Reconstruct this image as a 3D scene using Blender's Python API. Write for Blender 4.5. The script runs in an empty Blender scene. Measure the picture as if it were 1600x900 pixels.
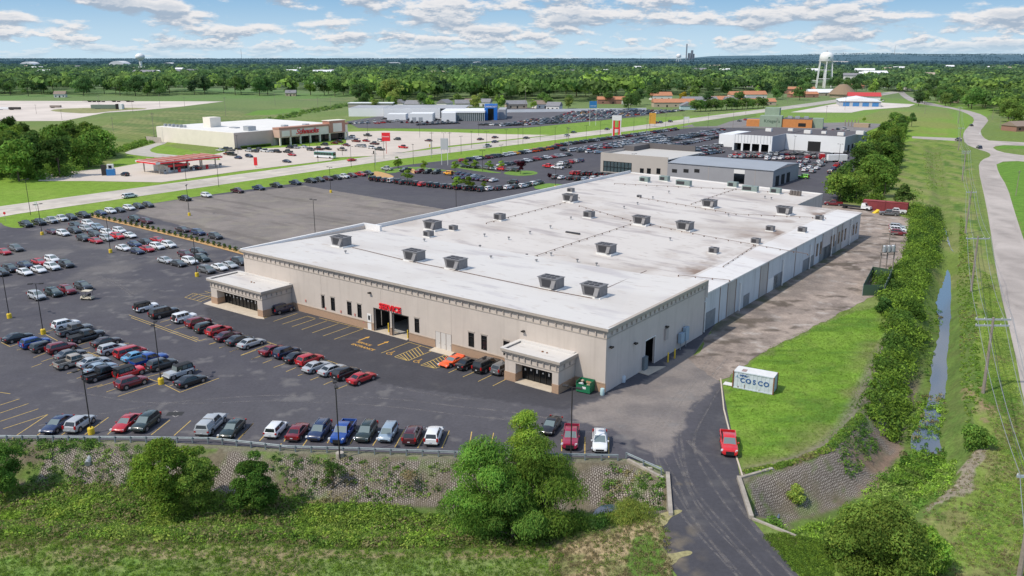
import bpy, bmesh, math, random
import numpy as np
from mathutils import Vector, Matrix
R = random.Random(7)
NR = np.random.default_rng(11)
scene = bpy.context.scene
COL = scene.collection
rad = math.radians
# ---------------------------------------------------------------- camera geometry (survey of the site)
CH, F, TH = 47.0, 1303.0, math.atan(360 / 1303)
cc, ss = math.cos(TH), math.sin(TH)
def G(px, py, z=0.0):
    X = px - 800; Y = -(py - 450)
    dx = X; dy = F * cc + Y * ss; dz = -F * ss + Y * cc
    t = (z - CH) / dz
    return Vector((dx * t, dy * t, z))
C0 = G(945, 614)
D1 = Vector((-.8, .6, 0)); D2 = Vector((.6, .8, 0))
BANG = math.atan2(-.6, .8)                       # buildings' local x runs along (.8,-.6), local y along (.6,.8)
def BW(x, y, z=0, o=C0): return o + Vector((.8 * x + .6 * y, -.6 * x + .8 * y, z))
def BL(px, py, z=0, o=C0):
    p = G(px, py, z) - o
    return (.8 * p.x - .6 * p.y, .6 * p.x + .8 * p.y)
def ray(px, py):
    X = px - 800; Y = -(py - 450)
    return Vector((X, F * cc + Y * ss, -F * ss + Y * cc))
def on_front(px, py, o=C0, yy=0.0):              # pixel -> (x, z) on the plane local y = yy
    d = ray(px, py); c = Vector((0, 0, CH)) - o
    a = .6 * c.x + .8 * c.y; b = .6 * d.x + .8 * d.y
    t = (yy - a) / b; p = c + d * t
    return .8 * p.x - .6 * p.y, p.z
def on_side(px, py, o=C0, xx=0.0):               # pixel -> (y, z) on the plane local x = xx
    d = ray(px, py); c = Vector((0, 0, CH)) - o
    a = .8 * c.x - .6 * c.y; b = .8 * d.x - .6 * d.y
    t = (xx - a) / b; p = c + d * t
    return .6 * p.x + .8 * p.y, p.z
# ---------------------------------------------------------------- materials
MATS = {}
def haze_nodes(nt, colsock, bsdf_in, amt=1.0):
    """distance haze painted into the colour, bluer by world position north of the site"""
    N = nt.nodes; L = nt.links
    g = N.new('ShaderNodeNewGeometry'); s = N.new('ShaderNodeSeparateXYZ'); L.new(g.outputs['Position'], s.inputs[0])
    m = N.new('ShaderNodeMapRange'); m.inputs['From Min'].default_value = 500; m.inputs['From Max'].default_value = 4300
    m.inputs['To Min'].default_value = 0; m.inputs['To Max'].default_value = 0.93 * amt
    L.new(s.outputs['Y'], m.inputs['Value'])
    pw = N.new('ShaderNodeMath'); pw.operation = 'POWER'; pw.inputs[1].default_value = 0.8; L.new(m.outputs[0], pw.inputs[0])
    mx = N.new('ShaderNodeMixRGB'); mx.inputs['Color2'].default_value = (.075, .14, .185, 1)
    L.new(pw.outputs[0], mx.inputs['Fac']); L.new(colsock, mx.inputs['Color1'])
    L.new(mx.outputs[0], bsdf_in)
def pm(name, col, rough=.8, metal=0., nscale=0., namt=.15, bump=0., coat=0., spec=.5, haze=False, emit=0):
    if name in MATS: return MATS[name]
    m = bpy.data.materials.new(name); m.use_nodes = True; nt = m.node_tree
    b = nt.nodes['Principled BSDF']; MATS[name] = m
    b.inputs['Roughness'].default_value = rough; b.inputs['Metallic'].default_value = metal
    b.inputs['Specular IOR Level'].default_value = spec
    if coat: b.inputs['Coat Weight'].default_value = coat; b.inputs['Coat Roughness'].default_value = .05
    m.diffuse_color = (*col, 1)
    if nscale:
        g = nt.nodes.new('ShaderNodeNewGeometry')
        n = nt.nodes.new('ShaderNodeTexNoise'); n.inputs['Scale'].default_value = nscale; n.inputs['Detail'].default_value = 5
        n.inputs['Roughness'].default_value = .65
        nt.links.new(g.outputs['Position'], n.inputs['Vector'])
        r = nt.nodes.new('ShaderNodeMapRange'); r.inputs['From Min'].default_value = .3; r.inputs['From Max'].default_value = .7
        r.inputs['To Min'].default_value = 1 - namt; r.inputs['To Max'].default_value = 1 + namt
        nt.links.new(n.outputs['Fac'], r.inputs['Value'])
        mul = nt.nodes.new('ShaderNodeVectorMath'); mul.operation = 'SCALE'; mul.inputs[0].default_value = col
        nt.links.new(r.outputs[0], mul.inputs['Scale'])
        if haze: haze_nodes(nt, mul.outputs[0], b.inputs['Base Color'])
        else: nt.links.new(mul.outputs[0], b.inputs['Base Color'])
        if bump:
            bp = nt.nodes.new('ShaderNodeBump'); bp.inputs['Strength'].default_value = bump; bp.inputs['Distance'].default_value = .05
            nt.links.new(n.outputs['Fac'], bp.inputs['Height']); nt.links.new(bp.outputs[0], b.inputs['Normal'])
    else:
        b.inputs['Base Color'].default_value = (*col, 1)
    return m
def wallmat(name, col, amt=.12):
    m = pm(name, col, .9, nscale=.35, namt=.05); nt = m.node_tree; N = nt.nodes; L = nt.links; b = N['Principled BSDF']
    t = N.new('ShaderNodeTexCoord'); mp = N.new('ShaderNodeMapping'); mp.inputs['Scale'].default_value = (1.1, 1.1, .07); L.new(t.outputs['Object'], mp.inputs[0])
    n = N.new('ShaderNodeTexNoise'); n.inputs['Scale'].default_value = 1.3; n.inputs['Detail'].default_value = 5; L.new(mp.outputs[0], n.inputs[0])
    r = N.new('ShaderNodeMapRange'); r.inputs['From Min'].default_value = .52; r.inputs['From Max'].default_value = .72; r.inputs['To Max'].default_value = amt; L.new(n.outputs['Fac'], r.inputs['Value'])
    src = b.inputs['Base Color'].links[0].from_socket; mx = N.new('ShaderNodeMixRGB'); mx.inputs['Color2'].default_value = (col[0] * .45, col[1] * .43, col[2] * .4, 1)
    L.new(r.outputs[0], mx.inputs['Fac']); L.new(src, mx.inputs['Color1']); L.new(mx.outputs[0], b.inputs['Base Color']); return m
def leafmat(name, tint=(1, 1, 1), trans=.35):
    if name in MATS: return MATS[name]
    m = bpy.data.materials.new(name); m.use_nodes = True; nt = m.node_tree; MATS[name] = m
    nt.nodes.clear(); N = nt.nodes; L = nt.links
    out = N.new('ShaderNodeOutputMaterial'); a = N.new('ShaderNodeAttribute'); a.attribute_name = 'col'
    oi = N.new('ShaderNodeObjectInfo')
    hsv = N.new('ShaderNodeHueSaturation'); L.new(a.outputs['Color'], hsv.inputs['Color'])
    r1 = N.new('ShaderNodeMapRange'); r1.inputs['To Min'].default_value = .487; r1.inputs['To Max'].default_value = .51
    L.new(oi.outputs['Random'], r1.inputs['Value']); L.new(r1.outputs[0], hsv.inputs['Hue'])
    r2 = N.new('ShaderNodeMath'); r2.operation = 'MULTIPLY_ADD'; r2.inputs[1].default_value = 7.31; r2.inputs[2].default_value = .2
    L.new(oi.outputs['Random'], r2.inputs[0])
    fr = N.new('ShaderNodeMath'); fr.operation = 'FRACT'; L.new(r2.outputs[0], fr.inputs[0])
    r3 = N.new('ShaderNodeMapRange'); r3.inputs['To Min'].default_value = .7; r3.inputs['To Max'].default_value = 1.35
    L.new(fr.outputs[0], r3.inputs['Value']); L.new(r3.outputs[0], hsv.inputs['Value'])
    tm = N.new('ShaderNodeVectorMath'); tm.operation = 'MULTIPLY'; tm.inputs[1].default_value = tint; L.new(hsv.outputs[0], tm.inputs[0])
    d = N.new('ShaderNodeBsdfDiffuse'); t = N.new('ShaderNodeBsdfTranslucent'); mx = N.new('ShaderNodeMixShader')
    mx.inputs[0].default_value = trans
    rr = N.new('ShaderNodeVectorMath'); rr.operation = 'SCALE'; rr.inputs['Scale'].default_value = 1.0
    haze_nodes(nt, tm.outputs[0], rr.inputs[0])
    L.new(rr.outputs[0], d.inputs['Color']); L.new(rr.outputs[0], t.inputs['Color'])
    L.new(d.outputs[0], mx.inputs[1]); L.new(t.outputs[0], mx.inputs[2]); L.new(mx.outputs[0], out.inputs['Surface'])
    return m
# ---------------------------------------------------------------- object helpers
def tag(o, label=None, cat=None, group=None, kind=None):
    if label: o['label'] = label
    if cat: o['category'] = cat
    if group: o['group'] = group
    if kind: o['kind'] = kind
    return o
def empty(name, loc=(0, 0, 0), rz=0, label=None, cat=None, group=None):
    o = bpy.data.objects.new(name, None); COL.objects.link(o); o.location = loc; o.rotation_euler = (0, 0, rz)
    o.empty_display_size = .5
    return tag(o, label, cat, group)
class MB:
    def __init__(s): s.v = []; s.f = []; s.m = []
    def add(s, vs, fs, mi=0):
        n = len(s.v); s.v += [tuple(v) for v in vs]; s.f += [tuple(i + n for i in f) for f in fs]; s.m += [mi] * len(fs); return s
    def box(s, x0, x1, y0, y1, z0, z1, mi=0, M=None):
        vs = [(x, y, z) for z in (z0, z1) for y in (y0, y1) for x in (x0, x1)]
        if M: vs = [tuple(M @ Vector(v)) for v in vs]
        return s.add(vs, [(0, 2, 3, 1), (4, 5, 7, 6), (0, 1, 5, 4), (2, 6, 7, 3), (0, 4, 6, 2), (1, 3, 7, 5)], mi)
    def hexa(s, b, t, mi=0):   # bottom 4, top 4 (ccw)
        return s.add(list(b) + list(t), [(3, 2, 1, 0), (4, 5, 6, 7), (0, 1, 5, 4), (1, 2, 6, 5), (2, 3, 7, 6), (3, 0, 4, 7)], mi)
    def prism(s, poly, z0, z1, mi=0):
        n = len(poly)
        return s.add([(x, y, z0) for x, y in poly] + [(x, y, z1) for x, y in poly],
              [tuple(range(n - 1, -1, -1)), tuple(range(n, 2 * n))] + [(i, (i + 1) % n, n + (i + 1) % n, n + i) for i in range(n)], mi)
    def cyl(s, p, q, r0, r1=None, n=8, mi=0, caps=True):
        r1 = r0 if r1 is None else r1
        p = Vector(p); q = Vector(q); d = (q - p)
        if d.length < 1e-6: return s
        d.normalize(); a = Vector((0, 0, 1)) if abs(d.z) < .9 else Vector((1, 0, 0))
        u = d.cross(a).normalized(); w = d.cross(u)
        vs = [p + (u * math.cos(t) + w * math.sin(t)) * r0 for t in [2 * math.pi * i / n for i in range(n)]]
        vs += [q + (u * math.cos(t) + w * math.sin(t)) * r1 for t in [2 * math.pi * i / n for i in range(n)]]
        fs = [(i, n + i, n + (i + 1) % n, (i + 1) % n) for i in range(n)]
        if caps: fs += [tuple(range(n)), tuple(range(2 * n - 1, n - 1, -1))]
        return s.add(vs, fs, mi)
    def lathe(s, prof, n=20, c=(0, 0), mi=0):
        vs = []; fs = []
        for r, z in prof:
            for i in range(n):
                t = 2 * math.pi * i / n; vs.append((c[0] + r * math.cos(t), c[1] + r * math.sin(t), z))
        for k in range(len(prof) - 1):
            for i in range(n): fs.append((k * n + i, k * n + (i + 1) % n, (k + 1) * n + (i + 1) % n, (k + 1) * n + i))
        return s.add(vs, fs, mi)
    def mesh(s, name, mats, smooth=None):
        me = bpy.data.meshes.new(name); me.from_pydata(s.v, [], s.f)
        for m in (mats if isinstance(mats, (list, tuple)) else [mats]): me.materials.append(m)
        me.polygons.foreach_set('material_index', s.m)
        if smooth is not None:
            me.polygons.foreach_set('use_smooth', [True] * len(s.f)); me.set_sharp_from_angle(angle=rad(smooth))
        me.update(); return me
    def build(s, name, mats, parent=None, smooth=None, loc=None, rz=None):
        o = bpy.data.objects.new(name, s.mesh(name, mats, smooth)); COL.objects.link(o)
        if parent: o.parent = parent
        if loc is not None: o.location = loc
        if rz is not None: o.rotation_euler = (0, 0, rz)
        return o
def copy_tree(o, parent=None):
    c = o.copy(); COL.objects.link(c); c.parent = parent
    for ch in o.children: copy_tree(ch, c)
    return c
def npmesh(name, V, Fq, mats, col=None, smooth=False):
    """V (n,3), Fq (m,k) index array"""
    me = bpy.data.meshes.new(name); n = len(V); m, k = Fq.shape
    me.vertices.add(n); me.vertices.foreach_set('co', np.ascontiguousarray(V, np.float32).ravel())
    me.loops.add(m * k); me.loops.foreach_set('vertex_index', np.ascontiguousarray(Fq, np.int32).ravel())
    me.polygons.add(m); me.polygons.foreach_set('loop_start', np.arange(0, m * k, k, dtype=np.int32))
    if smooth: me.polygons.foreach_set('use_smooth', np.ones(m, bool))
    if col is not None:
        a = me.color_attributes.new('col', 'FLOAT_COLOR', 'POINT'); c4 = np.ones((n, 4), np.float32); c4[:, :3] = col
        a.data.foreach_set('color', c4.ravel())
    me.materials.append(mats); me.update(calc_edges=True); me.validate(); return me
def link(name, me, parent=None, loc=None):
    o = bpy.data.objects.new(name, me); COL.objects.link(o)
    if parent: o.parent = parent
    if loc is not None: o.location = loc
    return o
# ---------------------------------------------------------------- noise / polygons in numpy
_tab = np.random.default_rng(3).random((256, 256))
def vnoise(x, y, s=1.0, o=0.0):
    x = np.asarray(x) / s + o * 17.3 + 1000; y = np.asarray(y) / s + o * 31.7 + 1000
    xi = np.floor(x).astype(int); yi = np.floor(y).astype(int); fx = x - xi; fy = y - yi
    fx = fx * fx * (3 - 2 * fx); fy = fy * fy * (3 - 2 * fy)
    t = lambda a, b: _tab[a & 255, b & 255]
    return (t(xi, yi) * (1 - fx) + t(xi + 1, yi) * fx) * (1 - fy) + (t(xi, yi + 1) * (1 - fx) + t(xi + 1, yi + 1) * fx) * fy
def fbm(x, y, s, o=0., k=4):
    a = 0; w = 0.; amp = 1.
    for i in range(k):
        a = a + vnoise(x, y, s / 2 ** i, o + i) * amp; w += amp; amp *= .55
    return a / w
def inpoly(x, y, P):
    P = np.asarray([(p[0], p[1]) for p in P], float); r = np.zeros(np.shape(x), bool); n = len(P)
    for i in range(n):
        x0, y0 = P[i]; x1, y1 = P[(i + 1) % n]
        if y0 == y1: continue
        c = ((y0 > y) != (y1 > y)) & (x < (x1 - x0) * (y - y0) / (y1 - y0) + x0); r ^= c
    return r
def dline(x, y, P):
    P = [(p[0], p[1]) for p in P]; d = np.full(np.shape(x), 1e9)
    for (x0, y0), (x1, y1) in zip(P[:-1], P[1:]):
        vx, vy = x1 - x0, y1 - y0; l = vx * vx + vy * vy + 1e-9
        t = np.clip(((x - x0) * vx + (y - y0) * vy) / l, 0, 1)
        d = np.minimum(d, np.hypot(x - x0 - t * vx, y - y0 - t * vy))
    return d
def sm(a, b, x):
    t = np.clip((x - a) / (b - a), 0, 1); return t * t * (3 - 2 * t)
def GP(pts, z=0): return [tuple(G(x, y, z).xy) for x, y in pts]
def smoothpoly(P, it=2, closed=True):
    for _ in range(it):
        Q = []; n = len(P)
        for i in range(n if closed else n - 1):
            a, b = P[i], P[(i + 1) % n]
            Q += [(a[0] * .75 + b[0] * .25, a[1] * .75 + b[1] * .25), (a[0] * .25 + b[0] * .75, a[1] * .25 + b[1] * .75)]
        P = Q if closed else [P[0]] + Q + [P[-1]]
    return P
# ---------------------------------------------------------------- terrain
BANK_A = smoothpoly(GP([(-400, 688), (-60, 692), (200, 695), (450, 708), (690, 717), (955, 723), (985, 724), (1030, 748), (1045, 762), (1155, 766), (1172, 742), (1235, 728), (1290, 705),
      (1320, 680), (1343, 640), (1360, 600), (1378, 560), (1402, 520), (1418, 480), (1436, 430), (1448, 380), (1455, 330), (1452, 290), (1446, 250), (1444, 228)]), 1, False)
BANK_B = smoothpoly(GP([(1470, 228), (1480, 290), (1494, 340), (1512, 390), (1520, 440), (1523, 520), (1524, 600), (1520, 660), (1540, 700), (1505, 770), (1430, 820), (1330, 850), (1250, 842),
      (1175, 812), (1045, 808), (1020, 815), (960, 830), (880, 848), (800, 860), (600, 862), (400, 850), (200, 845), (-60, 840), (-400, 835)]), 1, False)
DITCH = BANK_A + BANK_B
DEP = 3.2
def terr_z(x, y):
    x = np.asarray(x, float); y = np.asarray(y, float)
    z = np.full(x.shape, -.03)
    near = (y < 500) & (np.abs(x) < 250)
    if near.any():
        xx = x[near]; yy = y[near]; ins = inpoly(xx, yy, DITCH)
        a = dline(xx, yy, BANK_A); b = dline(xx, yy, BANK_B)
        w = np.where(xx > 28, 5.0, 9.0)
        d = (DEP - 1.9 * sm(190, 215, yy)) * np.minimum(sm(0, 5.4, a), sm(0, 1, b / w)) * ins
        nz = (fbm(xx, yy, 5, 2.) - .5) * .8 * sm(6.0, 9., a) * ins + (fbm(xx, yy, 7, 5.) - .5) * .5 * (1 - ins) * (yy < 84) * (xx < 15)
        z[near] = -.03 - d + nz
    # far ridge on the skyline
    rise = sm(6000, 9500, y) * (22 + 10 * (fbm(x, y * .2, 2600, 4.) - .4)) + sm(6500, 9000, y) * sm(2900, 3900, x) * 52 * (.75 + .5 * fbm(x, y * .1, 1500, 9.))
    return z + rise
# ================================================================ GROUND
def grid_mesh(name, X, Y, Z, colr, mat, extra=None):
    r, c = X.shape; V = np.stack([X.ravel(), Y.ravel(), Z.ravel()], 1)
    i = np.arange(r * c).reshape(r, c)
    Fq = np.stack([i[:-1, :-1].ravel(), i[:-1, 1:].ravel(), i[1:, 1:].ravel(), i[1:, :-1].ravel()], 1)
    me = npmesh(name, V, Fq, mat, colr.reshape(-1, 3), smooth=True)
    if extra is not None:
        a = me.attributes.new('blk', 'FLOAT', 'POINT'); a.data.foreach_set('value', np.ascontiguousarray(extra.ravel(), np.float32))
    return me
def groundmat(name, fine=.18, block=False, rough=.95, haze=True):
    m = bpy.data.materials.new(name); m.use_nodes = True; nt = m.node_tree; N = nt.nodes; L = nt.links
    b = N['Principled BSDF']; b.inputs['Roughness'].default_value = rough; b.inputs['Specular IOR Level'].default_value = .15
    a = N.new('ShaderNodeAttribute'); a.attribute_name = 'col'; g = N.new('ShaderNodeNewGeometry')
    last = a.outputs['Color']
    for sc, am in ((2.2, fine), (.35, fine * .8), (9., fine * .9)):
        n = N.new('ShaderNodeTexNoise'); n.inputs['Scale'].default_value = sc; n.inputs['Detail'].default_value = 4
        L.new(g.outputs['Position'], n.inputs['Vector'])
        r = N.new('ShaderNodeMapRange'); r.inputs['From Min'].default_value = .3; r.inputs['From Max'].default_value = .7
        r.inputs['To Min'].default_value = 1 - am; r.inputs['To Max'].default_value = 1 + am; L.new(n.outputs['Fac'], r.inputs['Value'])
        v = N.new('ShaderNodeVectorMath'); v.operation = 'SCALE'; L.new(last, v.inputs[0]); L.new(r.outputs[0], v.inputs['Scale']); last = v.outputs[0]
    if block:
        bl = N.new('ShaderNodeAttribute'); bl.attribute_name = 'blk'
        mp = N.new('ShaderNodeMapping'); mp.inputs['Rotation'].default_value = (0, 0, rad(88)); mp.inputs['Scale'].default_value = (2.1, 2.1, 2.1)
        L.new(g.outputs['Position'], mp.inputs[0])
        br = N.new('ShaderNodeTexBrick'); br.inputs['Scale'].default_value = 1.; br.inputs['Mortar Size'].default_value = .11
        br.inputs['Brick Width'].default_value = .62; br.inputs['Row Height'].default_value = .5; br.inputs['Mortar Smooth'].default_value = .4
        br.inputs['Color1'].default_value = (.37, .33, .285, 1); br.inputs['Color2'].default_value = (.26, .225, .195, 1)
        br.inputs['Mortar'].default_value = (.075, .06, .048, 1)
        wn = N.new('ShaderNodeTexNoise'); wn.inputs['Scale'].default_value = .9; wn.inputs['Detail'].default_value = 2; L.new(g.outputs['Position'], wn.inputs['Vector'])
        wa = N.new('ShaderNodeVectorMath'); wa.operation = 'MULTIPLY_ADD'; wa.inputs[1].default_value = (.9, .9, 0); L.new(wn.outputs['Color'], wa.inputs[0]); L.new(mp.outputs[0], wa.inputs[2]); L.new(wa.outputs[0], br.inputs[0])
        v = N.new('ShaderNodeVectorMath'); v.operation = 'MULTIPLY'; L.new(br.outputs['Color'], v.inputs[0]); 
        L.new(r.outputs[0], v.inputs[1])
        mx = N.new('ShaderNodeMixRGB'); L.new(bl.outputs['Fac'], mx.inputs['Fac']); L.new(last, mx.inputs['Color1']); L.new(v.outputs[0], mx.inputs['Color2'])
        last = mx.outputs[0]
        bp = N.new('ShaderNodeBump'); bp.inputs['Strength'].default_value = .5; bp.inputs['Distance'].default_value = .15
        L.new(br.outputs['Color'], bp.inputs['Height']); L.new(bp.outputs[0], b.inputs['Normal'])
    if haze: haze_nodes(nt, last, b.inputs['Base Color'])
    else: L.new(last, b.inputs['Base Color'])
    return m
def paint(x, y):
    c = np.empty(x.shape + (3,)); 
    def lay(mask, col, amt=1.):
        m = (mask * amt)[..., None]; c[:] = c * (1 - m) + np.array(col) * m
    wx = x + (fbm(x, y, 4, 1.) - .5) * 4; wy = y + (fbm(x, y, 4, 7.) - .5) * 4
    bx = x + (fbm(x, y, 40, 1.) - .5) * 30 * (y > 330); by = y + (fbm(x, y, 40, 7.) - .5) * 30 * (y > 330)
    n1 = fbm(x, y, 9, 3.); n2 = fbm(x, y, 1.6, 5.); n3 = fbm(x, y, 55, 8.)
    c[:] = np.array((.155, .215, .055))
    lay(sm(.4, .65, n3), (.19, .235, .07)); lay(sm(.45, .7, n1), (.155, .22, .045), .6)
    P = lambda pts, w=True: inpoly(wx if w else x, wy if w else y, GP(pts)).astype(float)
    # verge along the highway and distant mown grass: bright
    lay(P([(-400, 420), (-400, 230), (180, 215), (330, 240), (520, 205), (800, 192), (1100, 180), (1350, 150), (1480, 160), (1560, 170), (1480, 230), (1300, 262), (900, 300), (585, 290), (200, 345), (30, 362)]), (.18, .29, .038))
    lay(sm(.5, .7, fbm(x, y, 14, 12.)) * P([(-400, 420), (-400, 230), (180, 215), (1100, 180), (1480, 160), (1480, 230), (900, 300), (30, 362)]), (.22, .31, .055), .6)
    # crop field and its pale bands
    fld = P([(100, 262), (125, 205), (260, 172), (420, 158), (570, 150), (560, 166), (430, 183), (260, 215), (215, 232), (160, 262)])
    u = (x * .8 - y * .6); v = x * .6 + y * .8
    lay(fld, (.185, .225, .065)); lay(fld * sm(.42, .6, fbm(u * .25, v, 16, 2.)), (.26, .265, .10), .8); lay(fld * sm(.5, .62, fbm(u * .2, v, 12, 6.)), (.11, .18, .045), .7)
    lay(fld * (np.sin(v * 2.1) > .2), (.09, .125, .035), .35)
    lay(P([(380, 180), (400, 173), (470, 168), (470, 174), (420, 180)]), (.14, .26, .03))
    lay(P([(-200, 140), (600, 138), (700, 145), (420, 157), (300, 158), (-200, 158)]), (.15, .25, .045))
    # right meadow by the ditch : bands of straw
    mead = P([(1395, 225), (1450, 215), (1500, 225), (1520, 260), (1525, 330), (1560, 450), (1600, 640), (1650, 1000), (1440, 900), (1450, 800), (1520, 700), (1500, 520), (1480, 400), (1440, 320), (1400, 330)])
    lay(mead, (.18, .245, .05)); lay(mead * sm(.46, .62, fbm(x * 2.2, y * .35, 8, 4.)), (.235, .235, .095), .75)
    lay(mead * sm(.52, .66, fbm(x * 1.6, y * .5, 5, 14.)), (.07, .15, .022), .8)
    lay(P([(1400, 165), (1480, 170), (1500, 200), (1480, 212), (1400, 205), (1340, 185)]) * sm(.4, .6, fbm(x * .6, y * .3, 30, 4.)), (.24, .24, .07), .7)
    lay(P([(1230, 330), (1400, 250), (1440, 330), (1440, 370), (1410, 320)]) * sm(.4, .6, n1), (.22, .2, .09), .6)
    rl = P([(1553, 253), (1700, 250), (1760, 520), (1604, 392), (1586, 332), (1572, 292)]) + P([(1553, 232), (1700, 236), (1700, 224), (1560, 226)]); lay(np.clip(rl, 0, 1), (.13, .25, .035)); lay(np.clip(rl, 0, 1) * (np.sin(x * 1.3 + y * .5) > .2), (.10, .2, .03), .5)
    # lawn with the container
    lawn = P([(1126, 606), (1150, 590), (1190, 556), (1240, 530), (1290, 505), (1325, 486), (1385, 478), (1390, 540), (1376, 600), (1345, 660), (1300, 703), (1235, 728), (1165, 742), (1148, 700)])
    lay(lawn, (.145, .26, .03)); lay(lawn * sm(.42, .62, fbm(x, y * 2.2, 7, 3.)), (.185, .30, .04), .8); lay(lawn * sm(.5, .66, fbm(x, y * 3, 6, 13.)), (.09, .18, .025), .8); lay(lawn * sm(.56, .66, fbm(x, y, 2.2, 23.)), (.17, .23, .05), .4)
    lay(lawn * sm(.45, .6, n1) * sm(6, 1, dline(x, y, BANK_A)), (.2, .19, .08), .8)
    # ditch soil, banks and foreground
    ins = inpoly(x, y, DITCH).astype(float); a = dline(x, y, BANK_A); b = dline(x, y, BANK_B)
    lay(ins, (.13, .20, .045)); lay(ins * sm(.45, .6, n1), (.095, .155, .035), .8); lay(ins * sm(.5, .62, n2), (.12, .15, .045), .6); lay(ins * sm(150, 190, y), (.14, .2, .045)); lay(ins * sm(150, 190, y) * sm(.45, .6, fbm(x * 2, y * .3, 6, 3.)), (.2, .21, .08), .7)
    lay(ins * sm(6.5, 5.5, a) * sm(.36, .5, fbm(x, y, 3, 9.)) * sm(135, 120, y), (.15, .12, .09), .9)
    lay((1 - ins) * sm(2.4, .6, a) * (y < 150), (.2, .17, .145), .8)
    fg = ((y < 86) & (x < 17)).astype(float) * (1 - ins)
    lay(fg, (.16, .24, .05)); lay(fg * sm(.4, .6, n1), (.21, .28, .07), .7); lay(fg * sm(.5, .66, n2), (.11, .18, .035), .6)
    lay(fg * sm(.45, .62, fbm(x * .5, y * 1.5, 6, 22.)), (.19, .17, .09), .55)
    db = sm(7.5, 2.5, dline(wx, wy, GP([(-300, 852), (300, 848), (600, 856), (860, 862), (900, 850)]))) * fg; lay(db * sm(.3, .5, n2), (.30, .235, .14), .8); lay(fg * (y < G(0, 872)[1]) * sm(.3, .5, n1), (.14, .27, .05), .6)
    dry = P([(860, 860), (940, 832), (1040, 806), (1060, 960), (860, 960)])
    lay(dry, (.40, .31, .18)); lay(dry * sm(.48, .6, fbm(x, y, 2.5, 3.)), (.16, .2, .06), .7); lay(P([(985, 850), (1030, 830), (1050, 900), (1052, 960), (975, 960)]), (.10, .2, .03), .9)
    fr = P([(1175, 815), (1245, 842), (1420, 830), (1520, 780), (1600, 700), (1700, 1000), (1150, 1000), (1240, 890)])
    lay(fr, (.17, .25, .05)); lay(fr * sm(.5, .62, fbm(x, y, 3.2, 31.)), (.25, .21, .1), .6); lay(fr * sm(.52, .66, n2), (.075, .135, .025), .7)
    # washed-out soil strips
    lay(P([(1370, 655), (1400, 648), (1420, 668), (1400, 720), (1330, 745), (1300, 722), (1330, 690)]) * sm(.35, .55, n2), (.23, .16, .12), .9)
    lay(P([(1545, 690), (1556, 700), (1535, 740), (1490, 770), (1455, 795), (1450, 780), (1500, 730)]), (.33, .27, .22), .85)
    lay(P([(1515, 600), (1540, 595), (1570, 640), (1540, 665), (1512, 640)]) * sm(.4, .55, n2), (.28, .19, .12), .8)
    # block revetment mask
    rv = ins * sm(6.1, 5., a) * sm(.2, .6, a) * ((x < 17) | ((x > 27) & (x < 52) & (y < 112))) * (x > -58)
    rv = rv * sm(.68, .58, fbm(x, y, 4.5, 41.)) * (.45 + .55 * sm(.62, .5, fbm(x, y, 1.2, 43.)))
    # far town ground
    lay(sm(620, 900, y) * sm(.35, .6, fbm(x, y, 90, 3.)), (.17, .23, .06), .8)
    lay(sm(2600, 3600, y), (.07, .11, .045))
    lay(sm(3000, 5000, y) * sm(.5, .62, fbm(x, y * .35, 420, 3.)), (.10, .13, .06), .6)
    return c, rv
r = 1.0078; nr = int(math.log(16000 / 52) / math.log(r)); ys = 52 * r ** np.arange(nr + 1)
us = np.linspace(-1, 1, 520); Yg = np.repeat(ys[:, None], 520, 1); Xg = us[None, :] * (Yg * .84 + 25)
Zg = terr_z(Xg, Yg); cg, rv = paint(Xg, Yg)
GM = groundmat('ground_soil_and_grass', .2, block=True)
tag(link('ground', grid_mesh('ground', Xg, Yg, Zg, cg, GM, rv)), kind='structure')
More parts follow.
